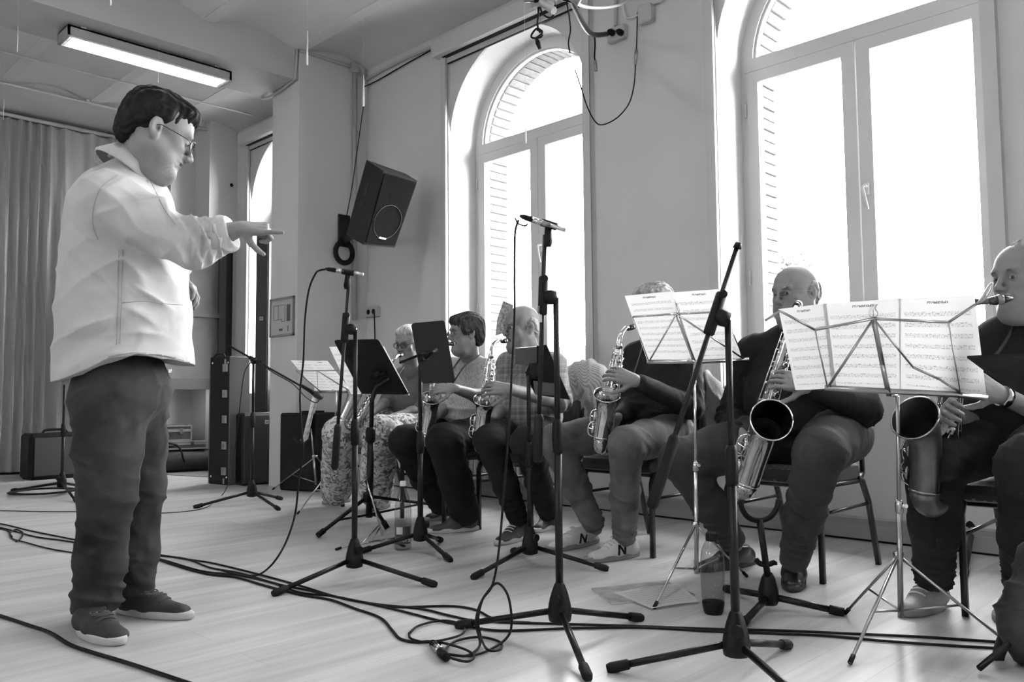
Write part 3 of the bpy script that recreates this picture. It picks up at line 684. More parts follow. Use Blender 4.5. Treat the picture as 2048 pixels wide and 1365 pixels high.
cable(cr([ad(586, 872, D1b - .1), ad(592, 884, D1b - .1), ad(605, 888, D1b - .1), ad(620, 878, D1b - .1)], 3), 'short black hook of cable beside the edge-on sheet', .008)
# low chrome instrument stand by the bottle
c_ = fl(758, 1078); Dc = np.dot(np.linalg.inv(ROT) @ (c_ - EYE), V(0, 0, -1))
t = thing('instrument_stand', 'low chrome folding stand on the floor left of the labelled bottle', 'stand', c_)
MB().tube([ad(731, 960, Dc + .1), ad(745, 1000, Dc + .05), ad(765, 1072, Dc)], .006, 8).build('upright', CHR, t)
MB().tube([ad(757, 1052, Dc), fl(724, 1088, .01)], .004, 6).build('brace', CHR, t); MB().tube([ad(760, 1056, Dc), fl(745, 1080, .01)], .004, 6).build('brace', CHR, t)
for p in [fl(682, 1096, .012), fl(790, 1077, .012), fl(800, 1090, .012)]:
    lg = MB().tube([fl(758, 1082, .03), p], .0055, 8).build('leg', CHR, t); dd = nz(p - fl(758, 1082, .03)); MB().tube([p, p + dd * .03 + V(0, 0, -.006)], .007, 8).build('rubber_tip', RUB, lg)
MB().tube([ad(731, 960, Dc + .1), ad(722, 968, Dc + .08), ad(735, 955, Dc + .1)], .008, 8).build('fork', CHR, t)

# saxophone stand with yoke at right
c_ = V(-1.50, 2.86, 0); Ds = np.dot(np.linalg.inv(ROT) @ (c_ - EYE), V(0, 0, -1))
t = thing('saxophone_stand', 'empty black saxophone stand with a U-shaped cradle', 'stand', c_)
MB().tube([ad(1537, 1165, Ds), ad(1519, 1040, Ds)], .012, 10).build('post', BLKM, t)
MB().tube(cr([ad(1482, 1000, Ds - .03), ad(1484, 1018, Ds - .03), ad(1497, 1036, Ds - .02), ad(1519, 1042, Ds), ad(1540, 1035, Ds + .02), ad(1553, 1018, Ds + .03), ad(1557, 1001, Ds + .03)], 4), .010, 10).build('cradle', RUB, t)
MB().tube(cr([ad(1512, 1120, Ds), ad(1520, 1128, Ds), ad(1535, 1130, Ds), ad(1548, 1126, Ds), ad(1549, 1130, Ds)], 3), .010, 8).build('lower_rest', RUB, t)
MB().lathe(V(-1.5, 2.86, .06), (0, 0, 1), [(.03, -.035), (.038, -.02), (.036, .02), (.025, .06), (.014, .08)], 12).build('leg_hub', BLK, t)
for p in (fl(1688, 1226, .012), fl(1452, 1178, .012), fl(1482, 1252, .012)):
    h0 = V(-1.5, 2.86, .055); lg = MB().tube([h0, p], .0125, 10).build('leg', BLKM, t); dd = nz(p - h0); MB().tube([p - dd * .05, p], .0165, 10).build('rubber_foot', RUB, lg)
# second small black stand behind the right chair
c_ = fl(1945, 1105); t = thing('small_stand', 'small black tripod behind the chair at the right edge', 'stand', c_)
MB().lathe(c_, (0, 0, 1), [(.02, .03), (.04, .05), (.04, .12), (.02, .16), (.012, .2)], 12).tube([c_ + V(0, 0, .1), c_ + V(0, 0, .3)], .012, 10).build('hub', BLK, t)
for p in (fl(1928, 1150, .015), fl(1880, 1085, .015), fl(2040, 1112, .015)):
    lg = MB().tube([c_ + V(0, 0, .09), p], .013, 10).build('leg', BLKM, t); dd = nz(p - c_ - V(0, 0, .09)); MB().tube([p - dd * .06, p], .018, 10).build('rubber_foot', RUB, lg)
# ---------------------------------------------------------------- background things
# floor cables
FC = lambda pts, z=.005: [fl(x, y, z) for x, y in pts]
G = 'black cables running along the floor'
cable(FC([(-60, 1040), (0, 1048), (60, 1062), (139, 1078), (230, 1095), (298, 1107), (380, 1120), (430, 1128), (520, 1150), (600, 1172), (680, 1196), (760, 1210), (840, 1218), (900, 1232), (960, 1243), (1100, 1248), (1270, 1253), (1400, 1258), (1560, 1262), (1700, 1268), (1850, 1275), (2000, 1285), (2100, 1290)]), 'long floor cable crossing from the conductor to the right edge, upper strand', .0045)
cable(FC([(-60, 1052), (0, 1056), (70, 1074), (140, 1084), (300, 1114), (400, 1142), (470, 1150), (540, 1165), (600, 1186), (660, 1192), (730, 1206), (800, 1222), (870, 1240), (920, 1250), (1000, 1262), (1150, 1257), (1290, 1256), (1420, 1263), (1550, 1268), (1650, 1272), (1770, 1283), (1900, 1292), (2040, 1300), (2100, 1304)]), 'long floor cable crossing from the conductor to the right edge, lower strand', .0045)
cable(FC([(298, 1110), (370, 1118), (420, 1136), (480, 1147), (560, 1170), (620, 1182), (700, 1200), (770, 1212), (805, 1215), (900, 1213), (950, 1220), (980, 1235), (1010, 1243), (1060, 1246)]), 'floor cable arching past the foot of the middle stand', .0045)
cable(FC([(298, 1114), (400, 1146), (470, 1155), (530, 1172), (600, 1190), (660, 1200), (710, 1218), (760, 1236), (785, 1262), (800, 1278), (830, 1285), (862, 1284), (880, 1290)]), 'floor cable curving down to the plug and loops of cable', .005)
cable(FC([(-60, 1052), (0, 1058), (18, 1064), (25, 1078), (50, 1085), (90, 1096), (139, 1105), (230, 1118)]), 'thin floor cable knotted at the left edge', .004)
cable(FC([(24, 1075), (20, 1066), (32, 1060), (45, 1066), (42, 1077), (32, 1084)], .008), 'small tied loop on the cable at the left edge', .005)
cable(FC([(-60, 1215), (0, 1232), (60, 1252), (100, 1266), (140, 1290), (180, 1304), (250, 1325), (320, 1348), (380, 1368), (480, 1400)], .006), 'thick black cable in the lower left corner passing the shoe', .0065)
# loops of cable with plug at the middle stand
lp = [ad(1037, 440, 2.8), ad(1030, 470, 2.8), ad(1029, 560, 2.8), ad(1029, 640, 2.8), ad(1024, 740, 2.79), ad(1018, 850, 2.78), ad(1008, 980, 2.76), ad(998, 1100, 2.73), ad(985, 1170, 2.7), ad(965, 1200, 2.66), ad(956, 1240, 2.64), ad(962, 1275, 2.66)] 
cable(lp + [fl(975, 1300, .02), fl(1000, 1300, .006), fl(1000, 1285, .006), fl(960, 1275, .008), fl(915, 1282, .008), fl(892, 1298, .01), fl(900, 1310, .008), fl(945, 1312, .006), fl(990, 1295, .008), ad(1018, 1270, 2.68), ad(1023, 1235, 2.68), ad(1015, 1190, 2.70), ad(995, 1167, 2.71), ad(975, 1185, 2.70), ad(958, 1215, 2.68), ad(952, 1250, 2.66), fl(960, 1290, .012), fl(935, 1312, .008), fl(900, 1310, .006)], 'black cable hanging from the tall middle microphone and looping at the floor', .0042)
cable(FC([(818, 1268), (838, 1252), (885, 1242), (925, 1250), (925, 1268), (890, 1280), (850, 1285), (822, 1278), (818, 1268)], .009), 'oval loop of cable left of the plug', .0042)
cable(FC([(870, 1284), (900, 1290), (935, 1302), (948, 1314), (935, 1324), (905, 1318), (885, 1308)], .012), 'short loop of cable under the plug', .0042)
t = thing('cable_plug', 'black plug with a shiny metal collar lying among the looped cables', 'plug', fl(880, 1300))
pa, pc = fl(862, 1284, .014), fl(893, 1316, .016)
MB().tube([pa, pa * .85 + pc * .15], [.006, .013], 10).tube([pa * .35 + pc * .65, pa * .3 + pc * .7, pc], [.015, .016, .013], 12).build('sleeve', BLK, t)
MB().tube([pa * .85 + pc * .15, pa * .35 + pc * .65], .0125, 12).build('collar', CHR, t)
# cable from the nearest-conductor microphone
cable([ad(651, 539, 3.66), ad(640, 541, 3.68), ad(631, 548, 3.7), ad(618, 580, 3.72), ad(610, 640, 3.74), ad(607, 720, 3.75), ad(600, 790, 3.76), ad(604, 870, 3.76), ad(606, 900, 3.76), ad(597, 970, 3.76), ad(590, 1030, 3.74), ad(572, 1085, 3.68), ad(548, 1125, 3.6), fl(522, 1148, .01), fl(500, 1152, .006), fl(480, 1151, .006), fl(440, 1140, .006)], 'black cable swinging down from the microphone nearest the conductor', .0045)
cable([ad(1030, 436, 2.8), ad(1036, 447, 2.8), ad(1050, 452, 2.79), ad(1056, 447, 2.79)], 'short tail of cable tied behind the tall middle microphone', .003)

# bottles
def thin_glass(name, tint, ior):
    m = bpy.data.materials.new(name); m.use_nodes = True; nt = m.node_tree; nt.nodes.clear(); o_ = nt.nodes.new('ShaderNodeOutputMaterial'); mx = nt.nodes.new('ShaderNodeMixShader'); t_ = nt.nodes.new('ShaderNodeBsdfTransparent'); g_ = nt.nodes.new('ShaderNodeBsdfGlossy'); fr = nt.nodes.new('ShaderNodeLayerWeight')
    g_.inputs['Roughness'].default_value = .04; t_.inputs[0].default_value = (tint, tint, tint, 1); fr.inputs[0].default_value = .5
    mr_ = nt.nodes.new('ShaderNodeMapRange'); mr_.inputs['From Min'].default_value = .45; mr_.inputs['To Min'].default_value = .04; mr_.inputs['To Max'].default_value = ior; nt.links.new(fr.outputs['Facing'], mr_.inputs[0]); nt.links.new(mr_.outputs[0], mx.inputs[0]); nt.links.new(t_.outputs[0], mx.inputs[1]); nt.links.new(g_.outputs[0], mx.inputs[2]); nt.links.new(mx.outputs[0], o_.inputs[0]); return m
GLASS = thin_glass('bottle_glass', .80, .5)
c_ = fl(806, 1100); t = thing('glass_bottle', 'tall glass water bottle with a white cap and printed label, left of centre', 'bottle', c_)
s = 4.24 / 1646
MB().lathe(c_, (0, 0, 1), [(.0, .003), (.040, .003), (.0445, .012), (.0445, .12), (.0425, .16), (.0445, .19), (.041, .235), (.028, .285), (.018, .315), (.0145, .345)], 22).build('body', GLASS, t)
MB().lathe(c_, (0, 0, 1), [(.0165, .33), (.017, .332), (.017, .352), (.014, .356)], 16).build('cap', mat('white_cap', .75, .4), t)
lb = mat('label_dark', .06, .5)
def curved_label(c, r, a0, a1, z0, z1, m, name, par, n=8):
    mb = MB(); P = []
    for z in (z0, z1):
        for k in range(n + 1): a = a0 + (a1 - a0) * k / n; P.append(c + V(r * math.cos(a), r * math.sin(a), z))
    mb.add(P, [(k, k + 1, n + 2 + k, n + 1 + k) for k in range(n)], True); return mb.build(name, m, par)
va = math.atan2(-c_[1], -c_[0])
curved_label(c_, .0448, va - 1.1, va + 1.0, .035, .125, lb, 'label', t)
curved_label(c_, .0452, va - .85, va - .05, .085, .122, mat('label_light', .5, .5), 'label_picture', t)
def text_on(body, loc, R, size, m, name, par, ext=.0003, shear=0.0):
    cu = bpy.data.curves.new('lettering', 'FONT'); cu.body = body; cu.size = size; cu.align_x = 'CENTER'; cu.align_y = 'CENTER'; cu.extrude = ext; cu.resolution_u = 2; cu.shear = shear
    o = bpy.data.objects.new('tmp', cu); C.objects.link(o); dg = bpy.context.evaluated_depsgraph_get(); me = bpy.data.meshes.new_from_object(o.evaluated_get(dg))
    C.objects.unlink(o); bpy.data.objects.remove(o)
    vs = np.array([v.co[:] for v in me.vertices]) @ np.array(R).T + np.array(loc); fs = [list(p.vertices) for p in me.polygons]
    return mesh_obj(name, vs, fs, m, par)
ev = V(math.cos(va - .15), math.sin(va - .15), 0); Rl = np.array([np.cross(V(0, 0, 1), ev), V(0, 0, 1), ev]).T
text_on('Villers', c_ + ev * .0455 + V(0, 0, .058), Rl, .034, mat('print_white', .6, .5), 'lettering', t, shear=.4)
c_ = fl(1427, 1228); t = thing('carafe', 'clear water carafe with black cap and foot, on the floor beside the loose sheet', 'bottle', c_)
k = 2.97 / 1646
MB().lathe(c_, (0, 0, 1), [(0, .03), (.036, .03), (.042, .06), (.0435, .12), (.0445, .18), (.040, .225), (.028, .252), (.020, .266), (.018, .272)], 24).build('body', GLASS, t)
MB().lathe(c_, (0, 0, 1), [(0, .0005), (.030, .0005), (.035, .01), (.040, .036), (.0405, .045), (.030, .046)], 22).build('foot', BLK, t)
MB().lathe(c_, (0, 0, 1), [(.021, .262), (.022, .264), (.022, .288), (.019, .292), (.0, .292)], 18).build('cap', BLK, t)
WAT = thin_glass('water', .93, .12)
MB().lathe(c_, (0, 0, 1), [(0, .047), (.040, .052), (.0415, .12), (.0425, .18), (.039, .222), (0, .223)], 22).build('water', WAT, t)

# magazine and sheet on the floor
t = thing('magazine', 'closed magazine lying on the floor beneath the loose sheet', 'magazine', fl(1240, 1185))
q = [fl(1185, 1181), fl(1225, 1211), fl(1345, 1199), fl(1300, 1168)]
q = [fl(1183, 1181), fl(1224, 1211), fl(1390, 1193), fl(1330, 1165)]
MB().prism([p + V(0, 0, .001) for p in q], V(0, 0, .006)).build('pages', mat('page_edges', .6, .7), t)
MB().prism([p + V(0, 0, .0072) for p in q], V(0, 0, .0007)).build('cover', mat('magazine_cover', .28, .35, var=.5, vscale=12), t)
single_sheet([fl(1303, 1218, .009), fl(1398, 1203, .011), fl(1358, 1166, .012), fl(1228, 1186, .010)], 'loose sheet of printed music lying on the floor on top of the magazine', SCORE2, lambda u, v: .003 * math.sin(4 * u))

# tall flight case
def oriented(c, yaw): ca, sa = math.cos(yaw), math.sin(yaw); return np.array([[ca, -sa, 0], [sa, ca, 0], [0, 0, 1]])
CASE = mat('case_black_laminate', .007, .55, spec=.2)
pA, pB, pC = fl(419, 968), fl(462, 972), fl(479, 966)
yaw = math.atan2(pB[1] - pA[1], pB[0] - pA[0]); R = oriented(0, yaw); W_ = np.linalg.norm(pB - pA); De = .22
ctr = (pA + pB) / 2 + R @ V(-.03, De / 2, 0); Hc = ad(440, 712, 7.55)[2]; W_ -= .02
t = thing('tall_flight_case', 'tall narrow black flight case standing upright with metal latches', 'case', ctr, yaw)
MB().bbox(ctr + V(0, 0, Hc / 2), (W_, De, Hc), .008, R).build('shell', CASE, t)
for k, yy in enumerate([735, 788, 840, 893, 945]):
    z = ad(453, yy, 7.5)[2]; lt = MB().bbox(ctr + R @ V(W_ * .28, -De / 2 - .004, 0) + V(0, 0, z), (.068, .014, .072), .003, R).build('latch', mat('latch_steel', .45, .35, .9), t)
    MB().bbox(ctr + R @ V(W_ * .28, -De / 2 - .012, 0) + V(0, 0, z), (.018, .012, .03), .002, R).build('latch_tongue', CHRD, lt)
for z in (Hc - .05, .035): MB().bbox(ctr + R @ V(W_ * .28, -De / 2 - .003, 0) + V(0, 0, z), (.02, .01, .05), .002, R).build('clasp', mat('latch_steel', .45, .35, .9), t)
for z in (Hc - .06, .07): MB().ball(ctr + R @ V(-W_ * .35, -De / 2 - .002, 0) + V(0, 0, z), .012, 8).ball(ctr + R @ V(W_ * .42, -De / 2 - .002, 0) + V(0, 0, z), .012, 8).build('corner_rivet', CHR, t)
mb = MB()
for s_x in (-1, 1): mb.bbox(ctr + R @ V(s_x * W_ / 2, -De / 2, 0) + V(0, 0, Hc / 2), (.006, .006, Hc), .001, R)
mb.bbox(ctr + R @ V(W_ / 2 + .001, 0, 0) + V(0, 0, Hc / 2), (.004, De * .96, Hc * .99), .001, R).build('edge_and_lit_side', mat('case_edge_lit', .14, .5, .2), t)  # lit right side painted as a lighter panel, joined with the edge strips
MB().tube(cr([ctr + R @ V(-.1, -.1, 0) + V(0, 0, Hc), ctr + R @ V(-.05, -.1, 0) + V(0, 0, Hc + .025), ctr + R @ V(.03, -.1, 0) + V(0, 0, Hc + .025), ctr + R @ V(.06, -.1, 0) + V(0, 0, Hc)], 4), .008, 6).build('handle', RUB, t)
# subwoofer + column loudspeaker behind it
pA, pB = fl(484, 973), fl(577, 966); yaw = math.atan2(pB[1] - pA[1], pB[0] - pA[0]); R = oriented(0, yaw); W_ = np.linalg.norm(pB - pA); De = .36
pc = ad(527, 826, 7.6); Hs = .66; ctr = (pA + pB) / 2 + R @ V(0, De / 2, 0)
t = thing('subwoofer', 'black subwoofer box on the floor in front of the pier', 'loudspeaker', ctr, yaw)
MB().bbox(ctr + V(0, 0, Hs / 2), (W_, De, Hs), .02, R).build('cabinet', BLK, t)
MB().bbox(ctr + R @ V(0, -De / 2 - .003, 0) + V(0, 0, Hs / 2), (W_ * .94, .01, Hs * .94), .004, R).build('grille', mat('speaker_grille', .012, .6, bump=.6, bscale=400), t)
def emblem(P, R, s, t):                   # small square badge with a cross-bar figure
    e = MB().bbox(P, (s, .006, s), .002, R).build('badge', mat('badge_light', .45, .4), t)
    MB().box(P + R @ V(-s * .18, -.0045, 0), (s * .14, .003, s * .6), R).box(P + R @ V(s * .18, -.0045, 0), (s * .14, .003, s * .6), R).box(P + R @ V(0, -.0045, 0), (s * .3, .003, s * .12), R).build('badge_mark', BLK, e)
emblem(ctr + R @ V(0, -De / 2 - .011, 0) + V(0, 0, Hs - .085), R, .035, t)
ct = ad(529, 700, 8.42); yawc = math.atan2(.62, .78); R = oriented(0, yawc); z0 = 0; Zt = ad(530, 456, 8.42)[2]; cb = V(ct[0], ct[1], 0)
t = thing('column_loudspeaker', 'tall slim black column loudspeaker standing behind the subwoofer against the window', 'loudspeaker', cb, yawc)
MB().bbox(cb + V(0, 0, Zt / 2), (.135, .16, Zt), .01, R).build('cabinet', mat('column_black', .005, .5, spec=.2), t)
MB().bbox(cb + R @ V(0, -.083, 0) + V(0, 0, Zt / 2 + .2), (.12, .008, Zt - .5), .003, R).build('grille', mat('speaker_grille', .012, .6, bump=.6, bscale=400), t)
emblem(cb + R @ V(.0, -.09, 0) + V(0, 0, ad(528, 638, 8.38)[2]), R, .035, t)
# black case behind the floral trousers
pA, pB = fl(632, 985), fl(690, 975); yaw = math.atan2(pB[1] - pA[1], pB[0] - pA[0]); R = oriented(0, yaw); W_ = np.linalg.norm(pB - pA); ctr = (pA + pB) / 2 + R @ V(0, .2, 0); Hk = ad(650, 828, 6.7)[2]
t = thing('speaker_box', 'black box with side handle behind the seated woman in floral trousers', 'box', ctr, yaw)
MB().bbox(ctr + V(0, 0, Hk / 2), (W_, .4, Hk), .015, R).build('cabinet', BLK, t)
MB().bbox(ctr + V(0, 0, Hk + .008), (W_ * .5, .1, .016), .004, R).build('handle', RUB, t)

# aluminium cases, soft bag, drum and rug beyond the conductor
RUG = mat('grey_rug', .12, .95, bump=.6, bscale=200, sheen=.3)
q = [fl(300, 948), fl(419, 958), fl(425, 933), fl(330, 930)]
rg = MB().prism([V(-9.9, 3.3, .001), V(-8.4, 3.72, .001), V(-7.55, 4.0, .001), V(-8.0, 4.5, .001), V(-9.9, 4.5, .001)], V(0, 0, .006)).build('rug', RUG); tag(rg, 'grey rug on the floor in the far corner beneath the cases', 'rug')
ALU = mat('aluminium_edge', .6, .3, .9)
def alu_case(c, dims, yaw, label, par=None):
    R = oriented(0, yaw); t = thing('aluminium_case', label, 'case', c, yaw); w, d, h = dims
    MB().bbox(c + V(0, 0, h / 2), (w * .985, d * .985, h * .98), .004, R).build('panels', mat('case_panel_dark', .05, .5), t)
    mb = MB()
    for z in (.008, h * .62, h * .70, h - .008):
        for sy in (-1, 1): mb.bbox(c + R @ V(0, sy * d / 2, 0) + V(0, 0, z), (w, .012, .016), .002, R)
        for sx in (-1, 1): mb.bbox(c + R @ V(sx * w / 2, 0, 0) + V(0, 0, z), (.012, d, .016), .002, R)
    for sx in (-1, 1):
        for sy in (-1, 1): mb.bbox(c + R @ V(sx * w / 2, sy * d / 2, 0) + V(0, 0, h / 2), (.016, .016, h), .002, R)
    mb.build('edge_profile', ALU, t)
    for sx in (-.32, .32): MB().bbox(c + R @ V(sx * w, -d / 2 - .006, 0) + V(0, 0, h * .62), (.035, .012, .06), .003, R).build('latch', CHR, t)
    MB().tube(cr([c + R @ V(-.07, -d / 2, 0) + V(0, 0, h * .45), c + R @ V(-.06, -d / 2 - .035, 0) + V(0, 0, h * .42), c + R @ V(.06, -d / 2 - .035, 0) + V(0, 0, h * .42), c + R @ V(.07, -d / 2, 0) + V(0, 0, h * .45)], 4), .008, 6).build('handle', RUB, t)
    return t
cq = fl(360, 937); YW_ = 1.05
Z1 = .245; cc = V(-8.98, 3.72, 0)
t = thing('gear_bag', 'long black soft gear bag lying on the rug under the metal-edged cases', 'bag', cc, 1.3)
R = oriented(0, 1.3); mb = MB(); P = []
for x, s in ((-.5, .75), (-.47, .95), (-.3, 1), (.3, 1), (.47, .95), (.5, .75)):
    for k in range(12):
        a = 2 * math.pi * k / 12; P.append(cc + R @ V(x, .17 * s * math.copysign(abs(math.cos(a)) ** .5, math.cos(a)), .125 + .12 * s * math.copysign(abs(math.sin(a)) ** .5, math.sin(a))))
mb.add(P, [(i * 12 + k, (i + 1) * 12 + k, (i + 1) * 12 + (k + 1) % 12, i * 12 + (k + 1) % 12) for i in range(5) for k in range(12)] + [list(range(12)), [60 + k for k in range(12)][::-1]], True); mb.build('body', mat('nylon_black', .015, .6, bump=.3, bscale=60), t)
MB().tube(cr([cc + R @ V(-.2, -.17, .2), cc + R @ V(-.1, -.2, .32), cc + R @ V(.12, -.2, .3), cc + R @ V(.2, -.18, .12)], 4), .012, 6).build('strap', RUB, t)
alu_case(V(-9.0, 3.76, .25), (.80, .32, .09), 1.25, 'flat metal-edged case lying on the soft gear bag')
alu_case(V(-9.04, 3.74, .34), (.56, .3, .17), 1.25, 'smaller metal-edged black case on top of the flat one')
# conga drum behind conductor
cd = fl(318, 952); cd = V(-8.42, 3.30, 0); Dd = 8.2
zt = ad(330, 758, Dd)[2]
t = thing('conga_drum', 'tall dark drum on a stand, mostly behind the conductor', 'drum', cd)
MB().lathe(cd, (0, 0, 1), [(.10, .22), (.125, .35), (.155, .6), (.16, .75), (.14, zt - .06), (.135, zt - .02)], 20).build('shell', mat('drum_shell', .10, .3, coat=.5), t)
MB().lathe(cd, (0, 0, 1), [(.142, zt - .05), (.146, zt - .048), (.146, zt - .012), (.138, zt - .008)], 20).build('rim', CHR, t)
MB().lathe(cd, (0, 0, 1), [(.134, zt - .012), (.0, zt - .006)], 20).build('drumhead', mat('drum_skin', .5, .7), t)
for k in range(6):
    a = k * math.pi / 3 + .3; o_ = V(math.cos(a), math.sin(a), 0); MB().tube([cd + o_ * .15 + V(0, 0, zt - .03), cd + o_ * .165 + V(0, 0, zt - .16)], .005, 6).bbox(cd + o_ * .163 + V(0, 0, zt - .18), (.03, .03, .06), .005).build('tuning_lug', CHR, t)
for k in range(3):
    a = k * 2.094 + .55; o_ = V(math.cos(a), math.sin(a), 0); lg = MB().tube([cd + o_ * .15 + V(0, 0, .55), cd + o_ * .17 + V(0, 0, .3), cd + o_ * .24 + V(0, 0, .03)], .011, 8).build('leg', BLKM, t); MB().tube([cd + o_ * .235 + V(0, 0, .05), cd + o_ * .245], .018, 8).build('rubber_foot', RUB, lg)
# boxes behind the conductor's legs at left
c_ = V(-9.3, 2.75, 0)
t = thing('amplifier', 'black box by the curtain, half hidden by the conductor', 'box', c_, .1)
MB().bbox(c_ + V(0, 0, .23), (.32, .55, .46), .03).build('cabinet', BLK, t); MB().bbox(c_ + V(.165, 0, .23), (.01, .46, .38), .004).build('grille', mat('speaker_grille', .012, .6, bump=.6, bscale=400), t)
MB().tube(cr([c_ + V(0, -.12, .455), c_ + V(0, -.08, .49), c_ + V(0, .08, .49), c_ + V(0, .12, .455)], 4), .012, 6).build('handle', RUB, t)

# glazed dark frame standing in front of the corner pilaster
Xg = -9.03; fy0, fy1, z0, z1 = 3.55, 4.50, .93, 2.53
t = thing('glazed_panel', 'dark-framed panel with two frosted panes against the corner pilaster', 'panel', (Xg, 4.0, z0))
DW = mat('dark_frame_paint', .012, .5, spec=.2); MW = mat('grey_frame_paint', .045, .55, spec=.2)
mb = MB(); 
for a, b_2, c_1, d_1 in ((fy1 - .075, fy1, z0, z1), (fy0, fy0 + .07, z0, z1), (fy0, fy1, z1 - .05, z1)): mb.box2((Xg, a, c_1), (Xg + .04, b_2, d_1))
mb.build('outer_frame', DW, t)
zm = ax(430, 632, Xg)[2]
mb = MB()
for c_1, d_1 in ((z0 - .03, z0 + .09), (zm - .03, zm + .03), (z1 - .10, z1 - .052)): mb.box2((Xg + .002, fy0 + .072, c_1), (Xg + .045, fy1 - .077, d_1))
mb.box2((Xg + .002, fy1 - .16, z0), (Xg + .043, fy1 - .077, z1 - .05)); mb.build('inner_frame', MW, t)
PN = mat('frosted_pane', .07, .6, var=.3, vscale=2, spec=.15)
for c_1, d_1 in ((z0 + .09, zm - .03), (zm + .03, z1 - .10)): MB().box2((Xg + .01, fy0 + .07, c_1), (Xg + .02, fy1 - .16, d_1)).build('pane', PN, t)
MB().bbox((Xg + .06, 3.78, z0 + .17), (.03, .04, .05), .006).build('bolt', CHR, t)
# curtain
CUR = mat('grey_curtain', .40, .85, bump=.2, bscale=120, sheen=.2)
mb = MB(); ys = np.linspace(-1.5, 3.9, 520); zs_ = np.linspace(.03, 3.86, 16); P = []
ph = np.cumsum(1 + .5 * np.sin(ys * 3.1) + .35 * np.sin(ys * 7.3 + 1)) * (ys[1] - ys[0]) * 2 * math.pi / .17
for z in zs_:
    k = (z / 3.86); A_ = .055 * (1 - .35 * k); 
    for y, p in zip(ys, ph):
        P.append((-10.02 + A_ * math.tanh(1.6 * math.sin(p + .25 * math.sin(z * 2 + y))) + .012 * math.sin(2 * p + z * 3), y + .012 * math.cos(p) + (.01 * math.sin(z * 5 + p) if z < .4 else 0), z))
n = len(ys); mb.add(P, [(j * n + i, j * n + i + 1, (j + 1) * n + i + 1, (j + 1) * n + i) for j in range(len(zs_) - 1) for i in range(n - 1)], True)
t = thing('curtain', 'pale pleated floor-length curtain hanging along the back wall', 'curtain', (-10.02, 1.4, 0)); o = mb.build('fabric', CUR, t)
MB().tube([(-10.0, -1.6, 3.885), (-10.0, 3.92, 3.885)], .022, 8).build('rail', TRIMW, t)
# pipe along the ceiling at the back
pg = thing('ceiling_conduit', 'pair of painted conduits along the ceiling in front of the curtain', 'pipe', (-9.1, 2, 3.92))
MB().tube([(-9.10, -2, 3.915), (-9.10, 4.2, 3.915)], .016, 8).tube([(-9.06, -2, 3.90), (-9.06, 4.2, 3.90)], .010, 8).build('conduit', TRIMW, pg)
for y in (1.8, 2.9, 3.9): MB().bbox((-9.08, y, 3.915), (.08, .03, .035), .005).build('bracket', TRIMW, pg)

# fluorescent lamp under the beam
t = thing('fluorescent_lamp', 'long fluorescent ceiling lamp with louvre, lit, hanging under the beam', 'lamp', (-6.72, 2.6, 3.6))
lx0, lx1, ly0, ly1, lz0, lz1 = -6.83, -6.60, 1.96, 3.27, 3.535, 3.625
mb = MB().box2((lx0, ly0, lz1 - .012), (lx1, ly1, lz1)).box2((lx1 - .006, ly0, lz0 + .012), (lx1, ly1, lz1)).box2((lx0, ly0, lz0 + .012), (lx0 + .006, ly1, lz1)).box2((lx0, ly0, lz0), (lx1, ly0 + .02, lz1)).box2((lx0, ly1 - .02, lz0), (lx1, ly1, lz1))
mb.build('housing', mat('lamp_housing', .30, .4), t)
MB().box2((lx0 + .006, ly0 + .02, lz1 - .03), (lx1 - .006, ly1 - .02, lz1 - .014)).build('reflector', mat('lamp_reflector_glow', .8, .3, emit=2.0), t)  # glows by itself in place of light thrown back from the tubes
for x in (-6.765, -6.665): MB().tube([(x, ly0 + .05, lz1 - .05), (x, ly1 - .05, lz1 - .05)], .013, 10).build('tube', mat('lamp_tube', .9, .4, emit=14), t)
mb = MB()
for k in range(38): y = ly0 + .04 + (ly1 - ly0 - .08) * k / 37; mb.box2((lx0 + .006, y - .002, lz0 + .004), (lx1 - .006, y + .002, lz0 + .034))
for x in (lx0 + .01, -6.715, lx1 - .01): mb.box2((x - .002, ly0 + .02, lz0 + .0), (x + .002, ly1 - .02, lz0 + .034))
o = mb.build('louvre', mat('louvre_white', .75, .3), t); o['kind'] = 'stuff'
MB().box2((lx0 + .03, ly0 + .1, lz1), (lx0 + .06, ly0 + .14, 3.65)).box2((lx1 - .06, ly0 + .1, lz1), (lx1 - .03, ly0 + .14, 3.65)).box2((lx0 + .03, ly1 - .14, lz1), (lx0 + .06, ly1 - .1, 3.65)).box2((lx1 - .06, ly1 - .14, lz1), (lx1 - .03, ly1 - .1, 3.65)).build('mounting', TRIMW, t)

# unseen ceiling lamps added for fill light, above and beside the camera
for (qx, qy, wh) in ((-3.7, 1.5, 'nearest the beam, between the conductor and the players'), (-.7, 1.5, 'straight above the photographer'), (-2.2, -1.6, 'behind the photographer')):
    t = thing('fluorescent_lamp', 'added unseen ceiling fill lamp ' + wh, 'lamp', (qx, qy, 3.88))
    MB().box2((qx - .115, qy - .65, 3.84), (qx + .115, qy + .65, 3.925)).build('housing', mat('lamp_housing', .30, .4), t)
    la = bpy.data.lights.new('fill_light', 'AREA'); la.shape = 'RECTANGLE'; la.size = .2; la.size_y = 1.25; la.energy = 17
    lo = bpy.data.objects.new('fill_light', la); C.objects.link(lo); lo.parent = t; lo.location = (0, 0, -.05)

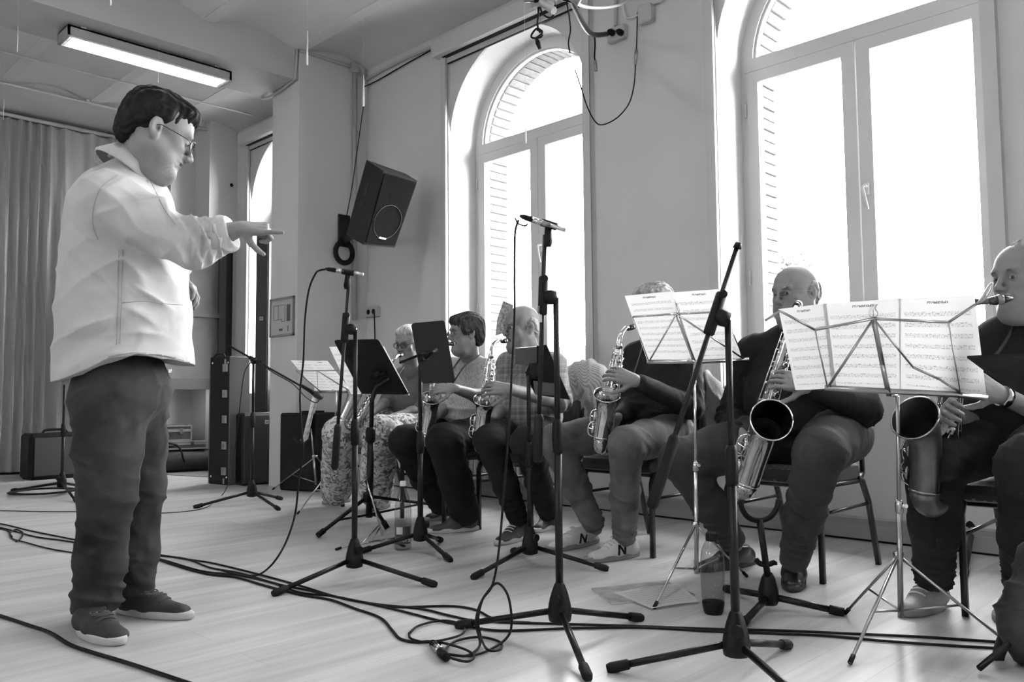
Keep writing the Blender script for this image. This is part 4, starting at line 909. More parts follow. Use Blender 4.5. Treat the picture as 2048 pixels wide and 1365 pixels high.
# wall loudspeaker on bracket
t = thing('wall_loudspeaker', 'large black loudspeaker tilted on the wall in the corner by the pipe', 'loudspeaker', (-5.9, 4.2, 2.5))
c0 = ax(768, 342, -5.72)         # top front edge of side and grille
SD = 6.75
Pq = {'a': ad(733, 320, SD + .12), 'b': ad(767, 342, SD - .25), 'c': ad(835, 362, SD + .0), 'e': ad(692, 470, SD + .02), 'f': ad(727, 490, SD - .35), 'g': ad(789, 496, SD - .1)}
# side face a-b-f-e, grille face b-c-g-f
dpt = (Pq['a'] - Pq['b'] + Pq['e'] - Pq['f']) / 2
a, b_, c_, e_, f_, g_ = [Pq[k] for k in 'abcefg']
back = [a, b_, f_, e_]; h_ = c_ + (a - b_) * .62; i_ = g_ + (e_ - f_) * .62
def poly_box(P8): return MB().add(P8, [(0, 1, 2, 3), (4, 7, 6, 5), (0, 4, 5, 1), (1, 5, 6, 2), (2, 6, 7, 3), (3, 7, 4, 0)])
mb = poly_box([b_, c_, g_, f_, a, h_, i_, e_]); mb.build('cabinet', mat('speaker_carpet', .018, .85, bump=.4, bscale=150, spec=.15), t)
nf = nz(np.cross(g_ - b_, c_ - b_)); nf = nf * (1 if nf @ (EYE - b_) > 0 else -1)
def gp(u, v, d=0): return (b_ * (1 - u) + c_ * u) * (1 - v) + (f_ * (1 - u) + g_ * u) * v + nf * d
MB().prism([gp(.04, .03, .002), gp(.96, .03, .002), gp(.96, .97, .002), gp(.04, .97, .002)], nf * .008).build('grille', mat('grille_black', .004, .9, bump=.3, bscale=300, spec=.08), t)
ring = [gp(.5 + .40 * math.cos(k * math.pi / 16), .66 + .235 * math.sin(k * math.pi / 16), .011) for k in range(33)]
MB().tube(ring, .0025, 5).build('woofer_ring', mat('ring_grey', .05, .6), t)
MB().prism([gp(.38, .895, .012), gp(.60, .905, .012), gp(.60, .88, .012), gp(.38, .87, .012)], nf * .004).build('badge', mat('badge_light', .45, .4), t)
ns = nz(np.cross(b_ - a, e_ - a)); ns = ns * (1 if ns @ (EYE - a) > 0 else -1)
def sp_(u, v, d=0): return (a * (1 - u) + b_ * u) * (1 - v) + (e_ * (1 - u) + f_ * u) * v + ns * d
MB().prism([sp_(.30, .30, .001), sp_(.48, .20, .001), sp_(.5, .40, .001), sp_(.32, .42, .001)], ns * .003).prism([sp_(.30, .50, .001), sp_(.46, .47, .001), sp_(.48, .56, .001), sp_(.33, .58, .001)], ns * .003).build('handle_recess', mat('recess_black', .004, .8), t)
q0 = ax(684, 440, -6.40); 
br = MB().bbox(ax(688, 462, -6.40), (.02, .13, .30), .006).tube([ax(690, 480, -6.38), (e_ + i_) / 2 + V(0, 0, .08)], .03, 8); br.build('wall_bracket', BLKM, t)
rc = ax(686, 506, -6.39); mb = MB()
for rr in (.085, .10): mb.tube([rc + V(.01 + rr * .08, rr * math.cos(q), rr * 1.05 * math.sin(q)) for q in np.linspace(0, 6.283, 24)], .017, 8)
tag(mb.build('coiled_cable', RUB), 'thick black coil of cable hanging from the wall loudspeaker bracket', 'cable')
cable([ax(727, 212, -6.36), ax(716, 290, -6.36), ax(703, 380, -6.37), ax(692, 440, -6.37)], 'thin black lead running down the pier to the loudspeaker bracket', .004)
tag(MB().tube([ax(710, 130, -6.395), ax(709, 640, -6.395)], .024, 10).build('pipe', mat('painted_pipe', .33, .45)), 'vertical painted pipe on the side of the pier', 'pipe')
CND = mat('conduit_grey', .40, .45)
def pipe(pts, r, label, n=5, m=CND): return tag(MB().tube(cr(pts, n), r, 8).build('conduit', m), label, 'pipe')
pipe([ax(600, 100, -6.42) + V(.02, -.02, -.02), ax(640, 113, -6.40), ax(700, 133, -6.40)], .016, 'conduit under the ceiling from the beam to the junction box', 2)
pipe([ax(716, 135, -6.40), V(-6.39, 4.51, 3.84), V(-6.35, 4.53, 3.85), V(-5.9, 4.535, 3.87), V(-5.32, 4.535, 3.86)], .014, 'conduit under the ceiling from the corner to the shutter box', 2)
cable([V(-6.38, 4.50, 3.76), V(-6.2, 4.54, 3.79), V(-5.8, 4.54, 3.82), V(-5.4, 4.54, 3.84), V(-5.32, 4.54, 3.83)], 'thin dark cable looped below the corner conduit', .006)
pipe([V(-6.43, 3.80, 3.95), V(-6.435, 3.79, 3.70), V(-6.46, 3.785, 3.655), V(-6.7, 3.80, 3.63), V(-6.9, 3.80, 3.62), V(-7.04, 3.80, 3.64)], .012, 'bent conduit wrapping the lower corner of the beam at the pier', 4)
tag(MB().bbox(ax(709, 136, -6.39), (.05, .075, .09), .006).build('junction_box', CND), 'small junction box at the top of the vertical pipe', 'box')
# sockets
t = thing('wall_socket', 'white double socket low in the corner behind the heavy music stand', 'socket', ax(722, 641, -6.4) + V(0, .12, 0))
MB().bbox(V(-6.28, 4.535, 1.59), (.17, .05, .10), .008).build('box', mat('socket_white', .4, .4), t)
for dx in (-.04, .04): MB().lathe(V(-6.28 + dx, 4.51, 1.59), (0, -1, 0), [(.024, 0), (.024, .004), (.016, .004)], 12).build('outlet', BLK, t)
cable([V(-6.23, 4.50, 1.59), V(-6.20, 4.49, 1.55), V(-6.20, 4.5, 1.2), V(-6.21, 4.5, .9)], 'thin black cord dropping from the low corner socket', .006)
# framed evacuation plan on the pier
t = thing('framed_plan', 'small framed evacuation floor plan on the pier', 'sign', (-6.66, 3.81, 1.52))
fx0, fx1, fz0, fz1 = -6.86, -6.45, 1.35, 1.70
MB().box2((fx0, 3.805, fz0), (fx1, 3.82, fz1)).build('backing', mat('plan_paper', .42, .5), t)
mb = MB(); e = .018
for a_, b2_, c2, d2 in ((fx0, fx0 + e, fz0, fz1), (fx1 - e, fx1, fz0, fz1), (fx0, fx1, fz0, fz0 + e), (fx0, fx1, fz1 - e, fz1)): mb.box2((a_, 3.797, c2), (b2_, 3.812, d2))
mb.build('frame', mat('frame_grey', .22, .4), t)
mb = MB(); ink = mat('plan_ink', .08, .6)
def ln(x0, z0_, x1, z1_, wd=.004):
    if x0 == x1: mb.box2((x0, 3.803, z0_), (x0 + wd, 3.806, z1_))
    else: mb.box2((x0, 3.803, z0_), (x1, 3.806, z0_ + wd))
for q in ((-6.80, 1.50, -6.80, 1.63), (-6.80, 1.63, -6.60, 1.63), (-6.80, 1.50, -6.66, 1.50), (-6.72, 1.50, -6.72, 1.63), (-6.60, 1.48, -6.60, 1.63), (-6.66, 1.48, -6.60, 1.48), (-6.66, 1.48, -6.66, 1.51)): ln(*q)
mb.box2((-6.57, 3.803, 1.48), (-6.51, 3.806, 1.63)); mb.box2((-6.70, 3.803, 1.40), (-6.64, 3.806, 1.42)); mb.box2((-6.55, 3.803, 1.39), (-6.54, 3.806, 1.44)); mb.build('plan_print', ink, t)

# hanging paper streamers
def streamer(P, L, r, label):
    t = thing('paper_streamer', label, 'decoration', P, 0, 'white paper streamers hung from the ceiling'); mb = MB()
    pts = [P, P - V(0, 0, L * .25) + V(.003, 0, 0), P - V(0, 0, L * .6), P - V(0, 0, L)]
    mb.tube(cr(pts, 3), [r * (.25 + .75 * (k / 9)) for k in range(10)], 4, flat=.35); mb.build('strip', mat('paper_white', .85, .6), t)
    MB().tube([P, V(P[0], P[1], 3.96 if not (-7.05 < P[0] < -6.44) else 3.65)], .0005, 4).build('thread', mat('paper_white', .85, .6), t)
    return t
for (x0, y0, y1, D, w_, lab) in ((36, 52, 106, 5.6, .010, 'white paper streamer nearest the top left corner'), (8, 200, 240, 7.2, .010, 'white paper streamer at the left edge above the curtain rail'), (222, -20, 12, 4.6, .010, 'white paper streamer cut by the top edge left of the beam'), (615, 62, 132, 5.6, .012, 'white paper streamer in front of the end of the beam'), (727, 150, 214, 6.2, .014, 'white paper streamer beside the vertical pipe'), (317, 138, 166, 6.6, .006, 'tiny streamer under the lamp'), (1051, 238, 288, 4.2, .008, 'thin streamer in front of the arched window')):
    P = ad(x0, y0, D); streamer(P, (y1 - y0) * D / 1646, w_, lab)

# rig with hanging cables at the top
RG = mat('rig_grey', .35, .4, .3); D_r = 3.9
t = thing('ceiling_rig', 'metal rig piece with tangled leads, cut off by the top edge', 'rig', ad(1110, 5, D_r))
mb = MB().tube([ad(1060, -40, D_r), ad(1085, 6, D_r - .05), ad(1108, 22, D_r - .1)], .018, 8).tube([ad(1050, -4, D_r), ad(1135, -12, D_r - .1), ad(1160, 4, D_r - .1)], .022, 8); mb.bbox(ad(1085, 0, D_r), (.10, .08, .07), .01).build('bar', RG, t)
MB().tube([ad(1065, -30, D_r - .05), ad(1072, 2, D_r - .05), ad(1098, -6, D_r - .05)], .012, 8).tube([ad(1118, -10, D_r), ad(1140, -2, D_r), ad(1160, -12, D_r)], .02, 8).build('clamp', BLK, t)
cable([ad(1076, -5, D_r), ad(1077, 25, D_r), ad(1075, 50, D_r), ad(1080, 66, D_r)], 'lead hanging from the rig down to the knotted cable', .005)
cable([ad(1073, 60, D_r), ad(1084, 62, D_r), ad(1082, 74, D_r + .02), ad(1066, 76, D_r + .03), ad(1063, 70, D_r + .03), ad(1074, 57, D_r), ad(1084, 66, D_r - .02), ad(1070, 78, D_r - .02)], 'knotted ring of black cable hanging in the arch', .005)
tag(MB().tube([ad(1073, 78, D_r), ad(1076, 86, D_r), ad(1080, 98, D_r)], [.008, .012, .008], 8).build('cable_connector', BLK), 'connector below the knotted ring of cable', 'plug')
cable([ad(1078, 5, D_r), ad(1084, 25, D_r), ad(1096, 35, D_r), ad(1106, 32, D_r), ad(1110, 15, D_r), ad(1108, 0, D_r)], 'small loop of lead below the rig', .005)
cable([ad(1133, 2, D_r), ad(1138, 30, D_r), ad(1141, 60, D_r), ad(1137, 85, D_r), ad(1140, 106, D_r)], 'single lead hanging right of the rig', .004)
wm = mat('wall_box_white', .45, .4)
Yp = YW - .03
cable([ad(1138, -10, 4.1), ad(1150, 15, 4.3), ad(1163, 42, 4.6), ad(1178, 64, 5.0), ad(1192, 70, 5.3), ay(1215, 68, Yp - .05)], 'bundle of black cables sagging from the rig to the wall sockets', .016)
cable([ad(1160, -14, 4.2), ad(1145, -5, 4.2), ad(1165, 12, 4.4), ad(1200, 16, 4.9), ad(1235, 11, 5.2), ay(1262, -2, Yp)], 'white cable sweeping above the wall sockets', .009, mtl=mat('white_cable', .6, .4))
t = thing('wall_sockets', 'white wall box with two black plugs high between the windows', 'socket', ay(1235, 67, Yp))
MB().bbox(ay(1234, 68, YW - .025), (.15, .05, .10), .008).build('box', wm, t)
for x in (1226, 1243): MB().lathe(ay(x, 66, YW - .05), (0, -1, 0), [(.024, 0), (.022, .03), (.012, .05)], 10).build('plug', BLK, t)
tag(MB().bbox(ay(1292, 28, YW - .03), (.11, .06, .13), .01).build('junction_box', wm), 'square white junction box on the wall left of the large window', 'box')
pipe([ay(1231, -40, Yp), ay(1231, 5, Yp), ay(1231, 52, Yp)], .012, 'grey conduit running down to the wall sockets', 2)
cable([ay(1245, -30, Yp), ay(1246, 10, Yp), ay(1252, 34, Yp), ay(1264, 35, Yp), ay(1276, 30, Yp)], 'white cable looping into the junction box', .009, mtl=mat('white_cable', .6, .4))
cable([ay(1300, 8, Yp), ay(1320, 2, Yp), ay(1335, -10, Yp)], 'white cable rising from the junction box', .009, mtl=mat('white_cable', .6, .4))
cable([ay(1189, 70, Yp - .3), ay(1190, 90, Yp - .3), ay(1189, 112, Yp - .3), ay(1190, 122, Yp - .3)], 'short hanging lead with a small silver plug', .006)
tag(MB().tube([ay(1190, 122, Yp - .3), ay(1192, 142, Yp - .3)], .012, 8).build('cable_plug', CHRD), 'small silver plug at the end of the short hanging lead', 'plug')
cable([ay(1275, 25, Yp), ay(1274, 60, Yp), ay(1273, 100, Yp - .02), ay(1271, 130, Yp - .03), ay(1268, 170, Yp - .05), ay(1258, 207, Yp - .08), ay(1235, 235, Yp - .12), ay(1208, 249, Yp - .16), ay(1192, 245, Yp - .2), ay(1175, 215, Yp - .25), ay(1162, 175, Yp - .3), ay(1150, 140, Yp - .4)], 'thin black cable sagging in a curve below the junction box', .0045)
tag(MB().tube([ay(1273, 100, Yp - .03), ay(1272, 112, Yp - .03), ay(1271, 130, Yp - .03)], [.01, .013, .008], 8).build('cable_connector', CHRD), 'silver in-line connector on the thin sagging cable', 'plug')

# outdoors: pale buildings and bushes seen through the panes
OUT = mat('outside_render', .028, .9, var=.1, vscale=.6)
o = MB().box2((-16, 18, -6), (-9.5, 22, 2.2)).box2((-9.3, 18.5, -6), (-4, 23, 1.4)); tag(o.build('distant_building', OUT), 'pale low building seen faintly through the left window', 'building')
gr = struct(MB().box2((-60, YW + .7, -6.2), (60, 80, -6)), 'ground', mat('outside_ground', .12, .95))
t = thing('distant_tree', 'small leafy treetop seen faintly through the lower left of the large window', 'tree', (-7.4, 18, -6))
LEAF = mat('distant_leaves', .055, .9); rnd = random.Random(3); mb = MB(); tc0 = ay(1578, 545, 18)
for k in range(220):
    a = rnd.random() * 6.28; r_0 = rnd.random() ** .5; p = tc0 + V(math.cos(a) * r_0 * .55, rnd.uniform(-.4, .4), math.sin(a) * r_0 * .5); mb.ball(p, rnd.uniform(.03, .08), 5)
o = mb.build('foliage', LEAF, t); o['kind'] = 'stuff'
MB().tube([V(tc0[0], tc0[1], -6), tc0], [.12, .04], 8).build('trunk', LEAF, t)
# poster in the left window
t = thing('window_brochure', 'folded brochure with printed pictures standing on the window sill', 'brochure', ay(1010, 660, YW + .1))
for k, (q) in enumerate(([(991, 672), (1003, 668), (1006, 604), (994, 640)], [(1003, 668), (1020, 672), (1026, 610), (1006, 602)])):
    MB().prism([ay(x, y, YW + .12) for x, y in q], V(0, .004, 0)).build('panel', mat('brochure_print', .35, .5, var=.7, vscale=40), t)
# radiator behind chairs
RADM = mat('radiator_white', .38, .4); t = thing('radiator', 'low ribbed radiator against the wall behind the chairs', 'radiator', (-4.7, 4.48, .12))
for k in range(22): MB().bbox((-5.25 + k * .052, 4.47, .42), (.042, .09, .56), .01).build('fin', RADM, t)
MB().tube([(-5.3, 4.47, .66), (-4.1, 4.47, .66)], .018, 8).tube([(-5.3, 4.47, .18), (-4.1, 4.47, .18)], .018, 8).tube([(-4.1, 4.47, .18), (-4.02, 4.47, .18), (-4.02, 4.47, .0)], .012, 8).tube([(-5.28, 4.47, .18), (-5.28, 4.47, 0)], .012, 8).build('pipe', RADM, t)
# ---------------------------------------------------------------- saxophones
def saxophone(label, T, B, f, M, rr=.0615, met=None, key=None, neck_pts=None, tilt=.35, hb=.47):
    met = met or GOLD; key = key or GOLDK
    T, B = np.array(T), np.array(B); L = np.linalg.norm(T - B); a = (T - B) / L; f = np.array(f, float); f = nz(f - (f @ a) * a); s = rr / .0615; sd = np.cross(a, f)
    t = thing('saxophone', label, 'saxophone', B)
    MB().tube([T - a * L * k / 8 for k in range(9)], [(.0125 + (.031 - .0125) * k / 8) * s for k in range(9)], 18).build('body_tube', met, t)
    R = .043 * s; c = B + f * R; mb = MB(); pts = [c - f * R * math.cos(q) - a * R * 1.05 * math.sin(q) for q in np.linspace(0, math.pi, 11)]
    mb.tube(pts, [(.031 + .006 * k / 10) * s for k in range(11)], 18).build('bow', met, t)
    for P_ in (pts[0], pts[-1]): pass
    MB().tube([B + a * .004, B - a * .004], .034 * s, 18).tube([B + f * 2 * R + a * .004, B + f * 2 * R - a * .004], .040 * s, 18).build('bow_ring', key, t)
    H = hb * L; b0 = B + f * 2 * R; out = []; rad = []
    for k in range(14):
        u = k / 13; th = tilt * u ** 3; out.append((out[-1] if out else b0) + (a * math.cos(th) + f * math.sin(th + .06)) * (H / 13 if k else 0)); rad.append(s * (.037 + .008 * u + .0165 * max(0, (u - .6) / .4) ** 2.4))
    ax_ = nz(out[-1] - out[-2]); rim = out[-1]
    MB().tube(out, rad, 28, caps=False).build('bell', met, t); MB().tube([out[k] for k in (10, 11, 12, 13)], [rad[10] * .949, rad[11] * .95, rad[12] * .955, rad[13] * .99], 28, caps=False).build('bell_flare', met, t)
    ks = (10, 9, 8, 6, 4, 2, 1); MB().tube([out[k] for k in ks], [rad[k] * (.948 if k > 1 else .02) for k in ks], 24, caps=False).build('bell_interior', mat('throat_shade', .012, .7, spec=.15), t)  # bell throat painted near black to stand for the shade inside
    MB().tube([rim + ax_ * .002 + (frame(ax_)[:, 0] * math.cos(q) + frame(ax_)[:, 1] * math.sin(q)) * rad[-1] * 1.02 for q in np.linspace(0, 2 * math.pi, 33)], .0026 * s, 6).build('bell_rim', key, t)
    # neck and mouthpiece
    M = np.array(M); d = nz(M - T - a * .03)
    if neck_pts is None:
        top = T + a * .075 * s + (M - T - a * ((M - T) @ a)) * .12
        tip0 = M - nz(M - top) * .072 * s
        neck_pts = cr([T, T + a * .045 * s, top, (top * .45 + tip0 * .55) + a * .012 * s, tip0, ], 5)
    n = len(neck_pts); MB().tube(neck_pts, [(.0125 - .005 * k / (n - 1)) * s for k in range(n)], 12).build('neck', met, t)
    e0 = neck_pts[-1]; dm = nz(M - neck_pts[-1]); Lm = max(.06, np.linalg.norm(M - e0))
    mp = MB().tube([e0 - dm * .012, e0 + dm * .01, e0 + dm * Lm * .5, e0 + dm * Lm], [.0095 * s, .0125 * s, .012 * s, .005 * s], 12).build('mouthpiece', mat('ebonite', .012, .2), t)
    MB().tube([e0 + dm * Lm * .25, e0 + dm * Lm * .55], [.0145 * s, .0138 * s], 12).build('ligature', mat('ligature_metal', .25, .35, .9), mp)
    MB().tube([T - a * .012, T + a * .01], .0165 * s, 14).build('neck_receiver', key, t)
    # keys: stacks of cups, rods, guards
    mb = MB(); rnd = random.Random(5)
    for k in range(13):
        u = .10 + .80 * k / 12; P_ = T - a * L * u; r0 = (.0125 + (.031 - .0125) * u) * s; rc = (.0085 + .0085 * u) * s
        dr = nz(f * .75 + sd * (.66 if k % 3 else -.5)); mb.lathe(P_ + dr * r0, dr, [(rc * .6, 0), (rc, .004), (rc, .009), (rc * .8, .011), (rc * .25, .0115)], 12)
        if k % 2: mb.ball(P_ + nz(f - sd * .7) * (r0 + .013), .006 * s, 6)
        if k % 3 == 0: mb.tube([P_ + dr * (r0 + .01), P_ + nz(f * .2 + sd) * (r0 + .012)], .0022, 5)
    for dr, u0, u1, g in ((nz(f * .2 + sd), .05, .95, .011), (nz(-f * .4 + sd), .1, .9, .009), (nz(f * .3 - sd), .04, .72, .012), (nz(f - sd * .45), .08, .6, .014), (nz(-f * .2 - sd), .1, .95, .009)):
        mb.tube([T - a * L * u0 + dr * ((.0125 + .0185 * u0) * s + g), T - a * L * u1 + dr * ((.0125 + .0185 * u1) * s + g)], .0022 * s, 6)
        for q in np.linspace(u0, u1, 7):
            P_ = T - a * L * q; r0 = (.0125 + .0185 * q) * s; mb.tube([P_ + dr * r0 * .9, P_ + dr * (r0 + g)], .0026 * s, 5)
    for q in (.12, .2, .28): mb.tube([T - a * L * q + sd * .02 * s, T - a * L * q + (sd * .03 - f * .01) * s, T - a * L * (q + .05) + (sd * .028) * s], .004 * s, 6)
    mb.build('keywork', key, t)
    for k, u in enumerate((.18, .45)):     # low-key cups beside the bell with wire guards
        P_ = b0 + a * H * u; dr = nz(-sd + f * .15); mb = MB(); mb.lathe(P_ + dr * .038 * s, dr, [(.012 * s, 0), (.021 * s, .006), (.021 * s, .012), (.017 * s, .014), (.004, .0145)], 16)
        g = [P_ + dr * (.04 * s) + a * .036 * s, P_ + dr * (.062 * s) + a * .026 * s, P_ + dr * (.068 * s), P_ + dr * (.062 * s) - a * .026 * s, P_ + dr * (.04 * s) - a * .036 * s]
        mb.tube(cr(g, 3), .0028 * s, 6); g2 = [P_ + dr * (.04 * s) + f * .03 * s, P_ + dr * .066 * s, P_ + dr * .04 * s - f * .03 * s]; mb.tube(cr(g2, 3), .0022 * s, 6); mb.build('low_key_guard', key, t)
    P_ = B - a * .01; MB().lathe(P_ - sd * .034 * s, -sd, [(.012 * s, 0), (.020 * s, .005), (.020 * s, .011), (.005, .012)], 14).build('low_cup', key, t)
    mb = MB(); mb.tube([out[6] - f * .036 * s, T - a * L * .62 + f * .028 * s], .004 * s, 6); mb.build('bell_brace', key, t); mb = MB(); mb.tube([out[6] + sd * .03 * s - f * .02 * s, T - a * L * .62 + sd * .02 * s + f * .02 * s], .003 * s, 6)
    mb.build('brace', key, t)
    return t

# ---------------------------------------------------------------- smooth implicit modelling for figures
def _smin(a, b, k):
    if k <= 0: return np.minimum(a, b)
    h = np.maximum(k - np.abs(a - b), 0) / k; return np.minimum(a, b) - h * h * k * .25
class Blob:
    def __init__(s): s.p = []
    def cone(s, a, b, ra, rb, k=.02, flat=None, op=1): s.p.append(('c', np.array(a, float), np.array(b, float), ra, rb, k, flat, op)); return s
    def ell(s, c, r, k=.02, R=None, op=1): s.p.append(('e', np.array(c, float), np.array(r, float) * np.ones(3), None, None, k, R, op)); return s
    def chain(s, pts, rs, k=.02, flat=None):
        for i in range(len(pts) - 1): s.cone(pts[i], pts[i + 1], rs[i], rs[i + 1], k, flat)
        return s
    def half(s, p, n, k=0): s.p.append(('h', np.array(p, float), nz(np.array(n, float)), None, None, k, None, -1)); return s   # cut away the side n points to
    def mesh(s, h):
        lo, hi = np.full(3, 1e9), np.full(3, -1e9)
        for q in s.p:
            if q[7] < 0: continue
            if q[0] == 'c': r = max(q[3], q[4]) + .01; lo = np.minimum(lo, np.minimum(q[1], q[2]) - r); hi = np.maximum(hi, np.maximum(q[1], q[2]) + r)
            else: r = q[2].max() if q[6] is not None else q[2]; lo = np.minimum(lo, q[1] - r - .01); hi = np.maximum(hi, q[1] + r + .01)
        lo -= 2 * h; n = np.ceil((hi + 2 * h - lo) / h).astype(int) + 1; D = np.full(n, 1.0, np.float32)
        for q in s.p:
            kk = q[5] + 2.5 * h
            if q[0] == 'c': r = max(q[3], q[4]) + kk; a, b = np.minimum(q[1], q[2]) - r, np.maximum(q[1], q[2]) + r
            elif q[0] == 'e': r = (q[2].max() if q[6] is not None else q[2]) + kk; a, b = q[1] - r, q[1] + r
            else: a, b = lo, hi + 3 * h
            i0 = np.clip(((a - lo) / h).astype(int), 0, n); i1 = np.clip(np.ceil((b - lo) / h).astype(int) + 1, 0, n)
            if (i1 <= i0).any(): continue
            X = [(lo[j] + h * np.arange(i0[j], i1[j])).astype(np.float32) for j in range(3)]
            P = np.stack(np.meshgrid(*X, indexing='ij'), -1)
            if q[0] == 'c':
                A, Bv = q[1].astype(np.float32), (q[2] - q[1]).astype(np.float32); W = P - A
                t = np.clip((W @ Bv) / (Bv @ Bv + 1e-9), 0, 1); W = W - t[..., None] * Bv
                if q[6] is not None:
                    u, fct = nz(np.array(q[6][0], float)).astype(np.float32), q[6][1]; W = W + (W @ u)[..., None] * u * (fct - 1); d = (np.sqrt((W * W).sum(-1)) - (q[3] + (q[4] - q[3]) * t)) / max(1, fct) ** .5
                else: d = np.sqrt((W * W).sum(-1)) - (q[3] + (q[4] - q[3]) * t)
            elif q[0] == 'e':
                W = P - q[1].astype(np.float32)
                if q[6] is not None: W = W @ q[6].astype(np.float32)
                r = q[2].astype(np.float32); k0 = np.sqrt(((W / r) ** 2).sum(-1)); k1 = np.sqrt(((W / r ** 2) ** 2).sum(-1)) + 1e-6; d = k0 * (k0 - 1) / k1
            else: d = -((P - q[1].astype(np.float32)) @ q[2].astype(np.float32))
            sl = tuple(slice(i0[j], i1[j]) for j in range(3))
            D[sl] = _smin(D[sl], d, q[5]) if q[7] > 0 else -_smin(-D[sl], d, q[5])
        return nets(D, lo, h)
def nets(D, lo, h):
    n = D.shape; ins = D < 0; c = [ins[i:n[0] - 1 + i, j:n[1] - 1 + j, k:n[2] - 1 + k] for i in (0, 1) for j in (0, 1) for k in (0, 1)]
    allc = np.logical_and.reduce(c); anyc = np.logical_or.reduce(c); mixed = anyc & ~allc
    I = np.argwhere(mixed); idx = np.full(mixed.shape, -1, np.int64); idx[mixed] = np.arange(len(I))
    acc = np.zeros((len(I), 3)); cnt = np.zeros(len(I))
    cor = [(0, 0, 0), (1, 0, 0), (0, 1, 0), (1, 1, 0), (0, 0, 1), (1, 0, 1), (0, 1, 1), (1, 1, 1)]
    for a in range(8):
        for ax_ in range(3):
            if cor[a][ax_]: continue
            e = list(cor[a]); e[ax_] = 1; A, Bc = np.array(cor[a]), np.array(e)
            va = D[tuple((I + A).T)].astype(float); vb = D[tuple((I + Bc).T)].astype(float); m = (va < 0) != (vb < 0)
            t = np.where(m, va / np.where(m, va - vb, 1), 0); acc += np.where(m[:, None], A + t[:, None] * (Bc - A), 0); cnt += m
    Vt = lo + h * (I + acc / np.maximum(cnt, 1)[:, None]); F = []
    for ax_ in range(3):
        o1, o2 = [(1, 2), (2, 0), (0, 1)][ax_]
        s0 = [slice(None)] * 3; s1 = [slice(None)] * 3; s0[ax_] = slice(0, -1); s1[ax_] = slice(1, None)
        a, b = ins[tuple(s0)], ins[tuple(s1)]; E = np.argwhere(a != b); E = E[(E[:, o1] > 0) & (E[:, o2] > 0) & (E[:, o1] < n[o1] - 1) & (E[:, o2] < n[o2] - 1)]
        u, v = np.zeros(3, int), np.zeros(3, int); u[o1] = 1; v[o2] = 1
        q = np.stack([idx[tuple((E - u - v).T)], idx[tuple((E - v).T)], idx[tuple(E.T)], idx[tuple((E - u).T)]], 1)
        fl_ = ~a[tuple(E.T)]; q[fl_] = q[fl_][:, ::-1]; F.append(q)
    return Vt, np.concatenate(F)
def vnormals(Vt, F):
    nrm = np.cross(Vt[F[:, 2]] - Vt[F[:, 0]], Vt[F[:, 3]] - Vt[F[:, 1]]); N = np.zeros_like(Vt)
    for k in range(4): np.add.at(N, F[:, k], nrm)
    return N / (np.linalg.norm(N, axis=1)[:, None] + 1e-12)
def wobble(P, sc, seed=0):
    r = np.random.RandomState(seed); o = np.zeros(len(P))
    for k in range(6):
        d = r.randn(3); d /= np.linalg.norm(d); q = P @ d * sc * (1 + .45 * k) + r.rand() * 6.28; o += np.sin(q + 1.7 * np.sin(P @ r.randn(3) * sc * .6 + r.rand() * 6)) / (1 + .35 * k)
    return o / 3
def folds(Vt, F, specs, base=.003, seed=1, sc=16):
    """soft creases: each spec = centre, fold direction (across the folds), wavelength, height, reach"""
    N = vnormals(Vt, F); d = base * wobble(Vt, sc, seed) + base * .35 * wobble(Vt, sc * 2.6, seed + 1); i = 0
    for (c, dr, lam, amp, reach) in specs:
        i += 1; W = Vt - np.array(c); q = (W @ nz(np.array(dr, float))) / (lam * 1.35) + .42 * wobble(Vt, 9, seed + 3 + i)
        g = np.exp(-(W * W).sum(1) / reach ** 2) * np.clip(.45 + .9 * wobble(Vt, 13, seed + 20 + i), 0, 1.2); rg = 1 - np.abs(2 * (q - np.floor(q)) - 1); d += amp * 1.9 * g * (rg ** 2.6 * 1.6 - .45)
    return Vt + N * d[:, None]
def solid(name, VF, m, parent, tone=None, smooth=True):
    Vt, F = VF; I = np.array(world_mat(parent).inverted()) if parent is not None else np.eye(4); Vt = Vt @ I[:3, :3].T + I[:3, 3]
    me = bpy.data.meshes.new(name); nv, nf = len(Vt), len(F)
    me.vertices.add(nv); me.vertices.foreach_set('co', Vt.astype(np.float32).ravel()); me.loops.add(nf * 4); me.loops.foreach_set('vertex_index', F.astype(np.int32).ravel())
    me.polygons.add(nf); me.polygons.foreach_set('loop_start', np.arange(0, nf * 4, 4, dtype=np.int32)); me.polygons.foreach_set('use_smooth', np.ones(nf, bool)); me.update(calc_edges=True)
    if tone is not None: at = me.attributes.new('tone', 'FLOAT', 'POINT'); at.data.foreach_set('value', tone.astype(np.float32))
    me.materials.append(m); o = bpy.data.objects.new(name, me); C.objects.link(o)
    if parent is not None: o.parent = parent
    return o
def joinVF(L):
    off = 0; Vs, Fs = [], []
    for v, f in L: Vs.append(v); Fs.append(f + off); off += len(v)
    return np.concatenate(Vs), np.concatenate(Fs)

